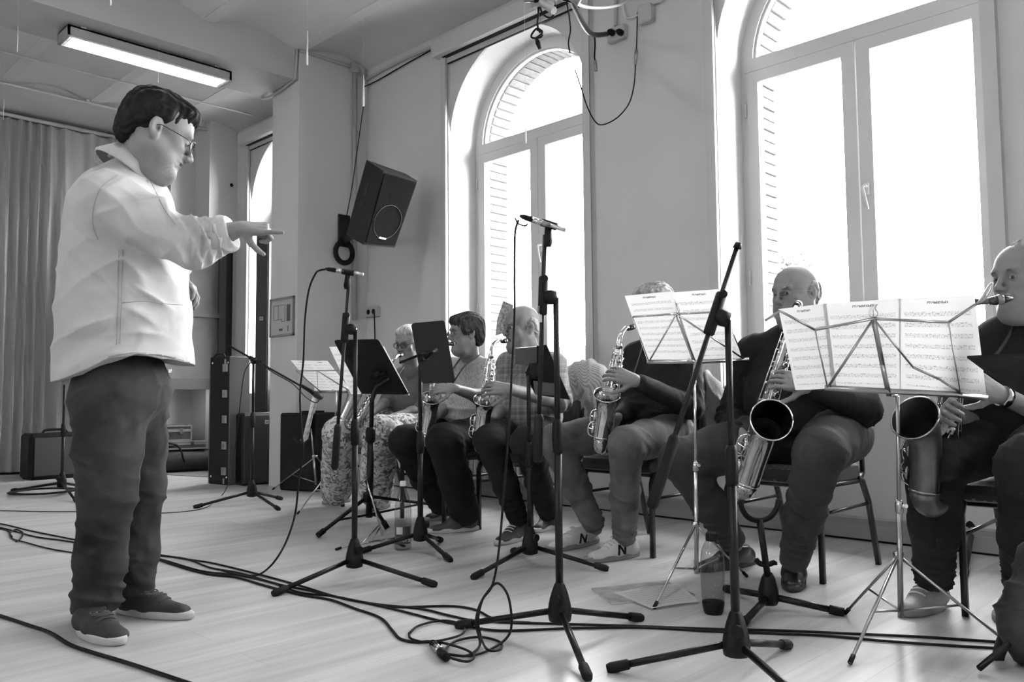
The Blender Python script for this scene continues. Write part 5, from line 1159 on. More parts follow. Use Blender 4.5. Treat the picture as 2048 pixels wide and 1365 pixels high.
def skin_mat(name, g):
    m = mat(name, g, .5, bump=.15, bscale=260, spec=.35); N, L, b = nodes_of(m)
    at = N.new('ShaderNodeAttribute'); at.attribute_name = 'tone'; mu = N.new('ShaderNodeMath'); mu.operation = 'MULTIPLY'; mu.inputs[1].default_value = g
    no = N.new('ShaderNodeTexNoise'); no.inputs['Scale'].default_value = 25; no.inputs['Detail'].default_value = 5; mr = N.new('ShaderNodeMapRange'); mr.inputs['To Min'].default_value = .86; mr.inputs['To Max'].default_value = 1.14
    tc_ = N.new('ShaderNodeTexCoord'); L.new(tc_.outputs['Object'], no.inputs['Vector']); L.new(no.outputs[0], mr.inputs[0])
    L.new(at.outputs['Fac'], mu.inputs[0]); m2 = N.new('ShaderNodeMath'); m2.operation = 'MULTIPLY'; L.new(mu.outputs[0], m2.inputs[0]); L.new(mr.outputs[0], m2.inputs[1]); L.new(m2.outputs[0], b.inputs['Base Color'])
    b.inputs['Subsurface Weight'].default_value = .08; b.inputs['Subsurface Radius'].default_value = (.01, .006, .004)
    return m
def rotm(yaw=0, pitch=0, roll=0):        # yaw about z, pitch nods down (+), roll tilts to the right ear
    cy, sy, cp, sp, cr_, sr = math.cos(yaw), math.sin(yaw), math.cos(pitch), math.sin(pitch), math.cos(roll), math.sin(roll)
    Z = np.array([[cy, -sy, 0], [sy, cy, 0], [0, 0, 1]]); X = np.array([[1, 0, 0], [0, cp, sp], [0, -sp, cp]]); Y = np.array([[cr_, 0, sr], [0, 1, 0], [-sr, 0, cr_]])
    return Z @ X @ Y
def head_rot(face_dir, pitch=0, roll=0):  # face_dir: horizontal facing direction
    return rotm(math.atan2(face_dir[1], face_dir[0]) - math.pi / 2, pitch, roll)

def head_blob(o):
    """head in its own frame: x to its right, y forward, z up; o = options"""
    jw, fat, nose, ope = o.get('jaw', 1), o.get('fat', 0), o.get('nose', 1), o.get('mouth', 0)
    b = Blob(); b.ell((0, -.018, .052), (.0745, .094, .080), .02).ell((0, .035, .045), (.064, .056, .062), .03).ell((0, .032, -.02), (.060 * jw, .058, .080), .03)
    for s in (-1, 1):
        b.cone((s * .050 * jw, .006, -.045), (s * .018, .070, -.098), .024 + fat * .010, .020, .03)
        b.ell((s * .040, .062, -.016), (.022, .020, .020), .02)
        b.ell((s * .040 * jw, .040, -.062), (.022 + fat * .012, .030, .030 + fat * .006), .03)
    b.ell((0, .074, -.098), (.024, .018, .018), .025)
    if fat: b.ell((0, .035, -.118), (.050, .045, .026 + .012 * fat), .04)
    b.cone((-.034, .083, .030), (.034, .083, .030), .0125, .0125, .02)
    for s in (-1, 1): b.ell((s * .0315, .103, .008), (.0175, .018, .0135), .014, op=-1)
    for s in (-1, 1): b.ell((s * .0315, .0775, .0085), (.0150, .0150, .0140), .004)          # lids
    b.cone((0, .090, .022), (0, .112 * nose, -.020), .0075, .0095, .012).ell((0, .113 * nose, -.025), (.0115, .0115, .0105), .008)
    for s in (-1, 1): b.ell((s * .0125, .101, -.029), (.0085, .012, .0085), .007); b.ell((s * .0065, .107, -.036), (.0035, .006, .005), .003, op=-1)
    b.ell((0, .078, -.054), (.030, .018, .024), .02)
    b.ell((0, .0945, -.0505), (.0215, .0085, .0050), .005).ell((0, .0925, -.0610), (.0195, .0090, .0062), .005)
    b.cone((-.023, .096, -.0560), (.023, .096, -.0560), .0018 + ope * .004, .0018 + ope * .004, .003, op=-1)
    for s in (-1, 1): b.cone((s * .020, .099, -.030), (s * .031, .088, -.058), .0022, .0020, .010, op=-1)   # smile fold
    for s in (-1, 1):                       # ears
        Re = rotm(0, -.12, 0) @ np.array([[math.cos(.35 * s), -math.sin(.35 * s), 0], [math.sin(.35 * s), math.cos(.35 * s), 0], [0, 0, 1]])
        b.ell((s * .0785, -.012, .002), (.0080, .0195, .0330), .006, R=Re).ell((s * .0765, -.004, -.024), (.008, .010, .012), .008)
        b.ell((s * .0875, -.008, .004), (.0065, .0115, .0220), .004, R=Re, op=-1).ell((s * .079, -.004, -.002), (.007, .006, .008), .004, op=-1)
    nt_ = o.get('neck_to', (0, -.04, -.17)); b.cone((0, -.020, -.035), nt_, .054 + fat * .008, .060 + fat * .012, .035)
    return b
def head_tone(P, o):
    t = np.ones(len(P)); g = lambda c, r: np.exp(-(((P - np.array(c)) / np.array(r)) ** 2).sum(1))
    t *= 1 - .42 * g((0, .098, -.0555), (.021, .02, .0085))
    t *= 1 - .45 * o.get('brow', 1) * (g((-.033, .092, .0305), (.017, .02, .0045)) + g((.033, .092, .0305), (.017, .02, .0045)))
    t *= 1 - o.get('stubble', 0) * (np.clip(g((0, .07, -.085), (.055, .07, .036)) * 1.3, 0, 1)) * (.75 + .5 * (wobble(P, 400, 5) > 0))
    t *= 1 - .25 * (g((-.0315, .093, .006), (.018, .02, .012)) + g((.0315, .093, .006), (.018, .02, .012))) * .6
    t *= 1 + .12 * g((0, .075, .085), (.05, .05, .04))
    return t
EYEM = mat('eye_white', .55, .15); IRIS = mat('iris_dark', .02, .1)
def hair_mat(name, g, var=.45): return mat(name, g, .55, bump=1.0, bscale=70, var=var, vscale=60, stretch=(1, .16, .35), spec=.15)
def add_head(person, c, R, sc_, o, skin, hair=None):
    """returns skin geometry; adds eyes, hair, glasses as children of person"""
    V0, F0 = head_blob(o).mesh(.0032); tone = head_tone(V0, o); V0n = V0 * sc_ @ R.T + c
    X = lambda p: R @ (np.array(p, float) * sc_) + c
    for s in (-1, 1):
        cl = o.get('lid', .45)
        MB().ball(X((s * .0315, .0795, .0085)), np.array([.0140, .0140, .0075 * (.6 + .4 * (1 - cl))]) * sc_ * V(1, 1.0, 1), 12, R).build('eye', EYEM, person)
        ez = o.get('gaze', (0, 0)); MB().ball(X((s * .0315 + ez[0] * .004, .0905, .0080 + ez[1] * .002)), np.array([.0058, .0040, .0052]) * sc_, 10, R).build('iris', IRIS, person)
    if hair:
        kind, g = hair; b = Blob(); hm = hair_mat('hair_' + kind + '_%d' % int(g * 1000), g)
        if kind == 'short':
            b.ell((0, -.022, .058), (.083, .103, .088), .01).ell((0, .052, .100), (.060, .040, .034), .03).ell((0, -.085, .0), (.060, .036, .065), .03)
            b.ell((0, .092, -.015), (.100, .070, .082), .015, op=-1)
            for s in (-1, 1): b.ell((s * .088, -.010, -.006), (.03, .028, .042), .01, op=-1)
        elif kind == 'bob':
            b.ell((0, -.025, .055), (.090, .110, .092), .01).ell((0, -.075, -.005), (.078, .055, .080), .03).ell((0, .060, .090), (.070, .040, .036), .03)
            for s in (-1, 1): b.ell((s * .078, .020, .035), (.020, .040, .045), .02)
            b.ell((0, .100, -.030), (.066, .055, .094), .012, op=-1)
            for s in (-1, 1): b.ell((s * .095, .005, -.020), (.022, .026, .034), .01, op=-1)
        elif kind == 'updo':
            b.ell((0, -.025, .058), (.082, .102, .088), .01).ell((0, .045, .098), (.062, .045, .036), .03).ell((0, -.10, .07), (.045, .04, .045), .02)
            b.ell((0, .095, -.018), (.100, .066, .088), .015, op=-1)
            for s in (-1, 1): b.ell((s * .09, .0, -.010), (.03, .03, .045), .01, op=-1)
        elif kind == 'fringe':              # bald crown with hair around the sides and back
            b.ell((0, -.030, .030), (.0775, .0895, .066), .008).ell((0, -.075, -.01), (.056, .036, .045), .03)
            b.ell((0, .10, .0), (.11, .095, .2), .015, op=-1).ell((0, .0, .135), (.1, .14, .075), .02, op=-1)
            for s in (-1, 1): b.ell((s * .086, -.010, -.004), (.025, .024, .038), .01, op=-1)
        elif kind == 'thin':
            b.ell((0, -.022, .055), (.0785, .0985, .0835), .006).ell((0, -.08, -.0), (.058, .036, .06), .03)
            b.ell((0, .105, .02), (.1, .075, .095), .015, op=-1)
            for s in (-1, 1): b.ell((s * .086, -.010, -.004), (.025, .026, .040), .01, op=-1)
        b.half((0, 0, -.085), (0, 0, -1), .01)
        Vh, Fh = b.mesh(.0038); N = vnormals(Vh, Fh); A = np.arctan2(Vh[:, 0], Vh[:, 1] * .3 + .06)
        dd = .0028 * np.sin(Vh[:, 0] * 330 + 2.5 * wobble(Vh, 35, 4)) + .003 * wobble(Vh, 60, 8) + .0015 * np.sin(A * 60 + 3 * wobble(Vh, 40, 2)); Vh = Vh + N * dd[:, None]
        solid('hair', (Vh * sc_ @ R.T + c, Fh), hm, person)
    br = Blob()
    if o.get('brows', 1):
        mb = MB()
        for s in (-1, 1): mb.tube(cr([X((s * .016, .0955, .0275)), X((s * .030, .0975, .0335)), X((s * .046, .0885, .0290))], 4), [.0012, .0022, .003, .0035, .0038, .0034, .003, .002, .001][:9], 6, flat=.7)
        mb.build('eyebrows', hair_mat('brow_%d' % int(o.get('browg', .1) * 1000), o.get('browg', .1)), person)
    gl = o.get('glasses')
    if gl:
        wd, ht, th, gm_ = gl; mb = MB()
        for s in (-1, 1):
            pts = [X((s * .033 + wd * math.cos(q) * (1 if abs(math.cos(q)) < .8 else .98), .1085 - .012 * abs(math.cos(q)) * (1 if s * math.cos(q) > 0 else 0), .006 + ht * math.copysign(abs(math.sin(q)) ** .7, math.sin(q)))) for q in np.linspace(0, 2 * math.pi, 25)]
            mb.tube(pts, th, 6); mb.tube([X((s * (.033 + wd), .098, .010)), X((s * .074, .080, .012)), X((s * .0815, .0, .014)), X((s * .080, -.022, .0))], th * .9, 6)
        mb.tube([X((-.033 + wd, .1085, .010)), X((0, .113, .012)), X((.033 - wd, .1085, .010))], th, 6)
        g = mb.build('glasses', gm_, person)
        mb = MB()
        for s in (-1, 1): mb.prism([X((s * .033 + wd * .96 * math.cos(q), .106, .006 + ht * .96 * math.copysign(abs(math.sin(q)) ** .7, math.sin(q)))) for q in np.linspace(0, 2 * math.pi, 17)[:-1]], R @ V(0, .001, 0))
        mb.build('lenses', gm, g)
    return (V0n, F0), tone
def hand_blob(b, Wp, d, nrm, thumb_side, curls, sc_=1.0, thumb=(.5, .8, -.25), spread=.5):
    """palm and five fingers; d towards fingers, nrm out of the back of the hand"""
    d = nz(np.array(d, float)); nrm = np.array(nrm, float); nrm = nz(nrm - (nrm @ d) * d); l = np.cross(nrm, d) * thumb_side
    Q = lambda u, v, w_: Wp + (d * u + l * v + nrm * w_) * sc_
    offs = [.030, .0105, -.0095, -.028]; ln = [.070, .078, .072, .057]; rad = [.0092, .0095, .0090, .0080]
    b.cone(Q(-.01, 0, 0), Q(.02, 0, 0), .026 * sc_, .026 * sc_, .012, (nrm, 1.45))
    for k in range(4): b.cone(Q(.012, offs[k] * .55, 0), Q(.086 - .004 * abs(k - 1), offs[k], .002 - .003 * abs(k - 1.4)), .0165 * sc_, .0118 * sc_, .010, None)
    for k in range(4):
        P = Q(.086 - .004 * abs(k - 1), offs[k], 0); ang = 0; dd = d * math.cos(spread * .12 * (1.5 - k)) + l * math.sin(spread * .12 * (1.5 - k)); cur = curls[k]; r = rad[k] * sc_; tot = 0
        for j, fr in enumerate((.46, .30, .24)):
            tot += math.radians(cur[j]); v = dd * math.cos(tot) - nrm * math.sin(tot); Q2 = P + v * ln[k] * fr * sc_; r2 = r * (.92 if j < 2 else .82); b.cone(P, Q2, r, r2, .0035); P, r = Q2, r2
    tv = nz(d * thumb[0] + l * thumb[1] + nrm * thumb[2]); T0 = Q(.022, .022, -.006); T1 = T0 + tv * .040 * sc_; tv2 = nz(tv + d * .55 - nrm * .12); T2 = T1 + tv2 * .030 * sc_; T3 = T2 + nz(tv2 + d * .3) * .024 * sc_
    b.cone(T0, T1, .0160 * sc_, .0115 * sc_, .012).cone(T1, T2, .0110 * sc_, .0098 * sc_, .004).cone(T2, T3, .0100 * sc_, .0080 * sc_, .004)
    return b
RELAX = [(25, 30, 18)] * 4; GRIP = [(40, 50, 30), (42, 52, 30), (44, 55, 30), (46, 58, 32)]; PRESS = [(12, 42, 22), (14, 46, 24), (16, 48, 26), (18, 46, 24)]
def arm_skin(E, W, hd, hn, ts, curls, sc_=1.0, re=.042, **k):
    b = Blob(); E, W = np.array(E), np.array(W); u = nz(W - E); m = E + (W - E) * .35
    b.cone(E, m, re, re * 1.02, .02).cone(m, W, re * 1.02, .0275 * sc_, .02, (nz(np.array(hn, float)), 1.15)); hand_blob(b, W, hd, hn, ts, curls, sc_, **k)
    return b.mesh(.0034)
def shoe(name, ankle, toe, heel, m, sole_m, parent, high=False, lace=None, w=.046, logo=None):
    """toe/heel are ground points"""
    toe, heel, ankle = map(lambda q: np.array(q, float), (toe, heel, ankle)); z0 = min(toe[2], heel[2]); d = toe - heel; d[2] = 0; L = np.linalg.norm(d); d /= L; sd = np.cross(V(0, 0, 1), d)
    P = lambda u, v, z: heel * (1 - u) + toe * u + sd * v + V(0, 0, z)
    b = Blob(); b.cone(P(.14, 0, .045), P(.48, .002, .040), w * .80, w * .92, .03, (V(0, 0, 1), 1.05)).cone(P(.48, 0, .038), P(.83, .004, .022), w * .92, w * .82, .03, (V(0, 0, 1), 1.5))
    an = ankle * .5 + P(.2, 0, .09) * .5; b.cone(P(.22, 0, .05), an, w * .82, w * (.86 if high else .80), .03)
    b.cone(P(.55, 0, .05), an, w * .55, w * .6, .03); b.half(P(.5, 0, .018), (0, 0, -1)).half(an + V(0, 0, .012), (0, 0, 1), .004)
    from mathutils.bvhtree import BVHTree
    SV, SF = b.mesh(.006); o = solid(name, (SV, SF), m, parent); bvh = BVHTree.FromPolygons(SV.tolist(), SF.tolist())
    def hit(o_, d_, off):
        h = bvh.ray_cast(Vector(o_), Vector(d_)); return (np.array(h[0]) + np.array(h[1]) * off, np.array(h[1])) if h[0] is not None else (np.array(o_) + np.array(d_) * .1, -np.array(d_))
    mb = MB(); out = []; n = 26
    for k in range(n):
        q = 2 * math.pi * k / n; u = .5 + .5 * math.cos(q); v = math.sin(q) * w * (.86 + .20 * u) * (1 - .12 * math.cos(q) ** 4); out.append((u, v))
    rings = [(1.00, .001), (1.03, .006), (1.03, .022), (1.0, .027)]; Pn = []
    for s_, z in rings:
        for u, v in out: Pn.append(P(.5 + (u - .5) * s_ * 1.02, v * s_, z + .012 * max(0, u - .8) * (1 if z < .02 else .6)))
    fs = [(i * n + k, (i * n) + (k + 1) % n, (i + 1) * n + (k + 1) % n, (i + 1) * n + k) for i in range(3) for k in range(n)] + [list(range(n))[::-1], [3 * n + k for k in range(n)]]
    mb.add(Pn, fs, True); mb.build('sole', sole_m, o)
    if lace is not None:
        mb = MB(); tp = P(.50, 0, .048 + w * .80) ; 
        for k in range(5):
            u = .42 + .055 * k; zz = .100 - (u - .42) * .13
            mb.tube([hit(P(u + .012 * (1 - abs(q)), w * .58 * q, .3), V(0, 0, -1), .0015)[0] for q in (-1, -.6, -.2, .2, .6, 1)], .0030, 5)
        k0 = hit(P(.43, 0, .3), V(0, 0, -1), .004)[0]
        for q in (-1, 1): mb.tube(cr([k0, k0 + sd * q * .022 + V(0, 0, .006), k0 + sd * q * .030 + d * .012, k0 + sd * q * .012 + d * .008, k0], 3), .0022, 5)
        mb.build('laces', lace, o)
    if logo is not None:
        sgn, body = logo; nn = nz(sd * sgn + V(0, 0, .25)); up = nz(V(0, 0, 1) - nn * nn[2]); xx = np.cross(up, nn); Rl = np.array([xx, up, nn]).T
        hp, hn = hit(P(.47, sgn * .2, .050), -sd * sgn, .001); nn = nz(hn); up = nz(V(0, 0, 1) - nn * nn[2]); xx = np.cross(up, nn); Rl = np.array([xx, up, nn]).T
        text_on(body, hp, Rl, .072, BLK, 'side_letter', o, ext=.004, shear=.25)
    return o
# ---------------------------------------------------------------- people
def fabric_mat(name, g, rough=.88, bump=.3, bs=420, var=.12, vs=7, sheen=0, wr=.5):
    m = mat(name, g, rough, bump=bump, bscale=bs, var=var, vscale=vs, sheen=sheen, spec=.25); N, L, b = nodes_of(m)
    tc_ = N.new('ShaderNodeTexCoord'); n = N.new('ShaderNodeTexNoise'); n.noise_type = 'RIDGED_MULTIFRACTAL'; n.inputs['Scale'].default_value = 7.5; n.inputs['Detail'].default_value = 2.5; n.inputs['Distortion'].default_value = .9; L.new(tc_.outputs['Object'], n.inputs['Vector'])
    bp = N.new('ShaderNodeBump'); bp.inputs['Strength'].default_value = wr; bp.inputs['Distance'].default_value = .03; L.new(n.outputs[0], bp.inputs['Height']); old = b.inputs['Normal'].links[0].from_node; L.new(bp.outputs[0], old.inputs['Normal']); return m
SK = skin_mat('skin', .18); SKW = skin_mat('skin_pale', .20)
def figure(label, J, head, hands, shirt, trousers, shoes=None, group=None, skin=SK, gender='m', neck_r=.056, custom=None, collar=None, root=None):
    """J: joints in room coordinates; shirt = (material, sleeve length 0..2, chest r, belly r, belly push); trousers = (material, thigh r, knee r, cuff r)"""
    J = {k: np.array(v, float) for k, v in J.items()}
    t = thing('person', label, 'person', root if root is not None else V(J['pelvis'][0], J['pelvis'][1], 0), 0, group)
    c, R, sc_, ho, hair = head; parts = []; ho['neck_to'] = R.T @ (J['neck'] - nz(J['neck'] - J['pelvis']) * .02 - np.array(c)) / sc_
    (hv, hf), tone = add_head(t, np.array(c), R, sc_, ho, skin, hair); parts.append((hv, hf)); tones = [tone]
    up = nz(J['neck'] - J['pelvis']); rt = nz(J['shR'] - J['shL']); rt = nz(rt - (rt @ up) * up); fw = np.cross(up, rt)
    # core: neck to limbs, kept slim where clothes cover it
    b = Blob(); nb = J['neck']; b.cone(np.array(c) * .35 + nb * .65, nb - up * .06, neck_r * 1.0, neck_r * 1.15, .03)
    b.cone(nb - up * .05, J['chest'], .06, .09, .03, (fw, 1.3)).cone(J['chest'], J['pelvis'], .10, .10, .03)
    for s in 'LR':
        b.cone(nb - up * .05, J['sh' + s], .045, .04, .03).cone(J['sh' + s], J['el' + s], .036, .032, .02)
        if 'hip' + s in J: b.cone(J['pelvis'], J['hip' + s], .09, .07, .03).cone(J['hip' + s], J['kn' + s], .055, .042, .02).cone(J['kn' + s], J['an' + s], .040, .034, .02)
        if shirt[1] >= 1.8: b.cone(J['el' + s], J['wr' + s], .030, .020, .02)
    parts.append(b.mesh(.010)); tones.append(np.ones(len(parts[-1][0])))
    for s, hd in (hands or {}).items():
        E = J['el' + s]; W = J['wr' + s]
        st = E + (W - E) * (.55 if shirt[1] >= 1.8 else 0.0)
        VF = arm_skin(st, W, hd[0], hd[1], hd[2], hd[3], hd[4] if len(hd) > 4 else 1, re=.034 if shirt[1] >= 1.8 else shirt[5] if len(shirt) > 5 else .040, **(hd[5] if len(hd) > 5 else {})); parts.append(VF); tones.append(np.ones(len(VF[0])))
    solid('body', joinVF(parts), skin, t, np.concatenate(tones))
    # shirt
    sm, sl, rc, rb, push = shirt[:5]; b = Blob(); F1 = (fw, 1.32)
    if custom: solid('shirt', custom, sm, t); return t, up, rt, fw
    belly = (J['pelvis'] * .55 + J['chest'] * .45) + fw * push
    b.cone(J['chest'] + up * .02, belly, rc, rb, .06, F1).cone(belly, J['pelvis'] + up * .02 + fw * push * .5, rb, rb * .98, .05, F1)
    b.cone(J['chest'] + up * .06, nb - up * .045 - fw * .005, rc * .80, .075, .06, F1)
    for s in 'LR':
        S, E, W = J['sh' + s], J['el' + s], J['wr' + s]; k = rc / .165
        b.cone(nb - up * .05, S, .060 * k, .062 * k, .04); b.cone(S, S + (E - S) * min(1, sl), .066 * k, (.056 if sl >= 1 else .062) * k, .035)
        if sl > 1: b.cone(E, E + (W - E) * min(1, (sl - 1) * .96), .055 * k, .041 * k + (.012 if sl < 1.8 else 0), .03)
    cp = nb + up * .012; b.half(cp + up * .02, up + fw * .30, .012)
    fs = []
    for s in 'LR': E = J['el' + s]; fs.append((E, J['wr' + s] - J['sh' + s], .030, .006, .12)); fs.append((J['sh' + s] * .8 + J['chest'] * .2, rt + up, .045, .006, .12))
    fs += [(belly - up * .06, up, .05, .007, .20), (belly + rt * .15, up + rt * .4, .04, .006, .15), (belly - rt * .15, up - rt * .4, .04, .006, .15)]
    VF = b.mesh(.0085); VF = (folds(VF[0], VF[1], fs, .0028, 3), VF[1]); so_ = solid(shirt[6] if len(shirt) > 6 else 'shirt', VF, sm, t)
    if collar:                              # folded collar band
        mb = MB(); n = 20; P = []; ra, ht = collar[0], collar[1]
        for k in range(n + 1):
            q = .22 + (2 * math.pi - .44) * k / n; dr = rt * math.sin(q) + fw * math.cos(q) * .92
            top = cp + dr * (ra * .93) + up * (ht - .018 * max(0, math.cos(q))); bot = cp + dr * (ra + .022) + up * (-.022 - .030 * max(0, math.cos(q)) ** 2) + fw * .012 * max(0, math.cos(q)); inn = cp + dr * (ra * .86) - up * .03
            P += [inn, top - dr * .005, top, bot, bot - dr * .004]
        mb.add(P, [(5 * k + j, 5 * k + j + 1, 5 * (k + 1) + j + 1, 5 * (k + 1) + j) for k in range(n) for j in range(4)], True); mb.build('collar', sm, so_)
    # trousers
    if trousers:
        tm, rth, rk, rcf = trousers[:4]; b = Blob(); b.ell(J['pelvis'] - up * .02, (.175, .145, .13), .05, R=np.array([rt, fw, up]).T); fs = []
        for s in 'LR':
            h_, k_, a_ = J['hip' + s], J['kn' + s], J['an' + s]
            b.cone(J['pelvis'], h_, .12, rth * 1.08, .05).cone(h_, h_ * .4 + k_ * .6, rth * 1.08, rth * .92, .04).cone(h_ * .4 + k_ * .6, k_, rth * .92, rk, .03)
            cf = a_ + nz(k_ - a_) * .02; b.cone(k_, k_ * .45 + cf * .55, rk, (rk + rcf) * .5, .03).cone(k_ * .45 + cf * .55, cf, (rk + rcf) * .5, rcf, .03)
            zc = nz(k_ - a_); b.ell(cf - zc * .105, (.14, .14, .10), .004, R=frame(zc), op=-1)
            fs += [(k_ - (k_ - h_) * .06, (a_ - h_), .032, .005, .10), (h_ * .85 + k_ * .15, (k_ - h_) + rt * .35, .035, .006, .12), (a_ + (k_ - a_) * .12, a_ - k_, .028, .007, .12), (k_ * .5 + a_ * .5, (a_ - k_) + rt * .2, .06, .005, .2)]
        VF = b.mesh(.0085); solid('trousers', (folds(VF[0], VF[1], fs, .0028, 9), VF[1]), tm, t)
    for q in (shoes or []): shoe('shoe', *q['pos'], q['m'], q['sole'], t, **{k: v for k, v in q.items() if k not in ('pos', 'm', 'sole')})
    return t, up, rt, fw
DENL = fabric_mat('denim_light', .085, var=.45, vs=5); DKT = fabric_mat('dark_trousers', .008, var=.2); GRT = fabric_mat('grey_trousers', .034, var=.15)
BKS = fabric_mat('black_shirt', .009, var=.2); BKS2 = fabric_mat('black_knit', .012, var=.3)
WHT = fabric_mat('white_shirt', .47, .8, bump=.15, var=.06, wr=.35)
SOLEW = mat('sole_light', .45, .6); SOLEB = mat('sole_black', .012, .5); SHB = mat('shoe_black_leather', .012, .3); SHG = mat('sneaker_grey', .58, .8, bump=.3, bscale=200, var=.1); SHD = mat('deck_shoe_dark', .035, .7, bump=.2, bscale=200); LACE = mat('lace_light', .55, .8); LACED = mat('lace_dark', .03, .7)
SHRUN = mat('running_shoe_black', .012, .7, bump=.6, bscale=260)
SOLEG = mat('sole_grey', .22, .6)
# plaid, speckle and floral cloths
def plaid():
    m = mat('plaid_cloth', .16, .85, sheen=.2); N, L, b = nodes_of(m); tc_ = N.new('ShaderNodeTexCoord'); sp = N.new('ShaderNodeSeparateXYZ'); L.new(tc_.outputs['Object'], sp.inputs[0])
    def mt(op, a, c=None):
        n = N.new('ShaderNodeMath'); n.operation = op
        for i, q in enumerate((a, c)):
            if q is None: continue
            if isinstance(q, (int, float)): n.inputs[i].default_value = q
            else: L.new(q, n.inputs[i])
        return n.outputs[0]
    def lines(s, per, wd): return mt('LESS_THAN', mt('FRACT', mt('MULTIPLY', s, 1 / per)), wd)
    x, z = mt('ADD', sp.outputs[0], mt('MULTIPLY', sp.outputs[1], .6)), sp.outputs[2]
    dark = mt('ADD', mt('ADD', lines(x, .055, .10), lines(z, .060, .10)), mt('ADD', lines(mt('ADD', x, .02), .11, .16), lines(mt('ADD', z, .03), .12, .16)))
    lite = mt('ADD', lines(mt('ADD', x, .035), .055, .06), lines(mt('ADD', z, .04), .060, .05))
    v = mt('ADD', mt('SUBTRACT', .19, mt('MULTIPLY', dark, .055)), mt('MULTIPLY', lite, .11)); L.new(v, b.inputs['Base Color']); return m
PLAID = plaid()
SPECK = dots('speckled_blouse', .45, .09, 105); 
def floral():
    m = mat('floral_cloth', .3, .85, spec=.2); N, L, b = nodes_of(m); tc_ = N.new('ShaderNodeTexCoord'); n0 = N.new('ShaderNodeTexNoise'); n0.inputs['Scale'].default_value = 18; n0.inputs['Detail'].default_value = 2
    L.new(tc_.outputs['Object'], n0.inputs['Vector']); mv = N.new('ShaderNodeVectorMath'); mv.operation = 'MULTIPLY_ADD'; L.new(n0.outputs['Color'], mv.inputs[0]); mv.inputs[1].default_value = (.09, .09, .09); L.new(tc_.outputs['Object'], mv.inputs[2])
    vo = N.new('ShaderNodeTexVoronoi'); vo.inputs['Scale'].default_value = 50; L.new(mv.outputs[0], vo.inputs['Vector']); sp = N.new('ShaderNodeSeparateColor'); L.new(vo.outputs['Color'], sp.inputs[0])
    r = N.new('ShaderNodeValToRGB'); r.color_ramp.interpolation = 'CONSTANT'; E_ = r.color_ramp.elements; E_[0].position = 0; E_[0].color = (.52,) * 3 + (1,); E_[1].position = .34; E_[1].color = (.28,) * 3 + (1,)
    for p, c in ((.55, .10), (.72, .20), (.86, .60)): e = E_.new(p); e.color = (c, c, c, 1)
    L.new(sp.outputs[0], r.inputs[0]); L.new(r.outputs[0], b.inputs['Base Color']); return m
FLORAL = floral()
THINM = mat('thin_metal_frame', .35, .3, .8); DKM = mat('dark_glasses_frame', .015, .3)
def strap(pts, par=None, r=.008):
    o = MB().tube(cr(pts, 5), r, 6, flat=.35).build('neck_strap', mat('strap_black', .012, .7), par); return o
FWD = V(0, -1, 0)
GM = 'seated saxophone players along the window wall'

# --- conductor, standing at left
Dc0 = 3.05
A_ = lambda x, y, D=Dc0: ad(x, y, D)
fd = nz(V(.30, .955, 0)); rtc = np.cross(fd, V(0, 0, 1))        # facing right across the picture; rtc = his right (towards camera)
J = dict(pelvis=A_(245, 745), chest=A_(240, 480), neck=A_(272, 338, 3.02), shR=A_(216, 405, 2.86), shL=A_(268, 392, 3.26), elR=A_(385, 490, 2.84), wrR=A_(482, 457, 2.84), elL=A_(345, 520, 3.28), wrL=A_(348, 545, 3.12),
    hipR=A_(222, 800, 2.96), hipL=A_(262, 790, 3.14), knR=A_(214, 985, 2.90), knL=A_(278, 975, 3.14), anR=ad(192, 1212, 2.93), anL=ad(262, 1188, 3.10))
Rh = head_rot(fd, .38, 0); ZU = V(0, 0, 1); pv = J['pelvis']; X_ = lambda f_, r_, z_: pv + fd * f_ + rtc * r_ + V(0, 0, z_)
b = Blob(); W1 = (rtc, .92)
b.cone(A_(246, 420), A_(250, 520), .175, .205, .08).cone(A_(250, 520), A_(250, 620), .205, .222, .06).cone(A_(250, 620), A_(250, 735), .222, .236, .05).cone(A_(250, 735), A_(250, 780), .236, .238, .03)
b.cone(J['neck'] - V(0, 0, .055), A_(244, 430), .085, .17, .08)
S_, E_, W_ = J['shR'], J['elR'], J['wrR']; b.cone(J['neck'] - V(0, 0, .05), S_, .075, .098, .05).cone(S_, E_, .104, .078, .05).cone(E_, E_ + (W_ - E_) * .62, .078, .062, .04)
uu = nz(W_ - E_); b.ell(E_ + (W_ - E_) * .60 + uu * .108, (.12, .12, .10), .003, R=frame(uu), op=-1)
S2, E2, W2 = J['shL'], J['elL'], J['wrL']; b.cone(J['neck'] - V(0, 0, .05), S2, .075, .095, .05).cone(S2, E2, .10, .075, .05).cone(E2, E2 + (W2 - E2) * .5, .075, .062, .03)
upc = nz(V(0, 0, 1) + fd * .70); b.half(A_(262, 331, 3.0) + upc * .012, upc, .012)
Vt, F_ = b.mesh(.0062); fr_ = (Vt - pv) @ fd; rr_ = (Vt - pv) @ rtc; zz = (Vt - pv)[:, 2]
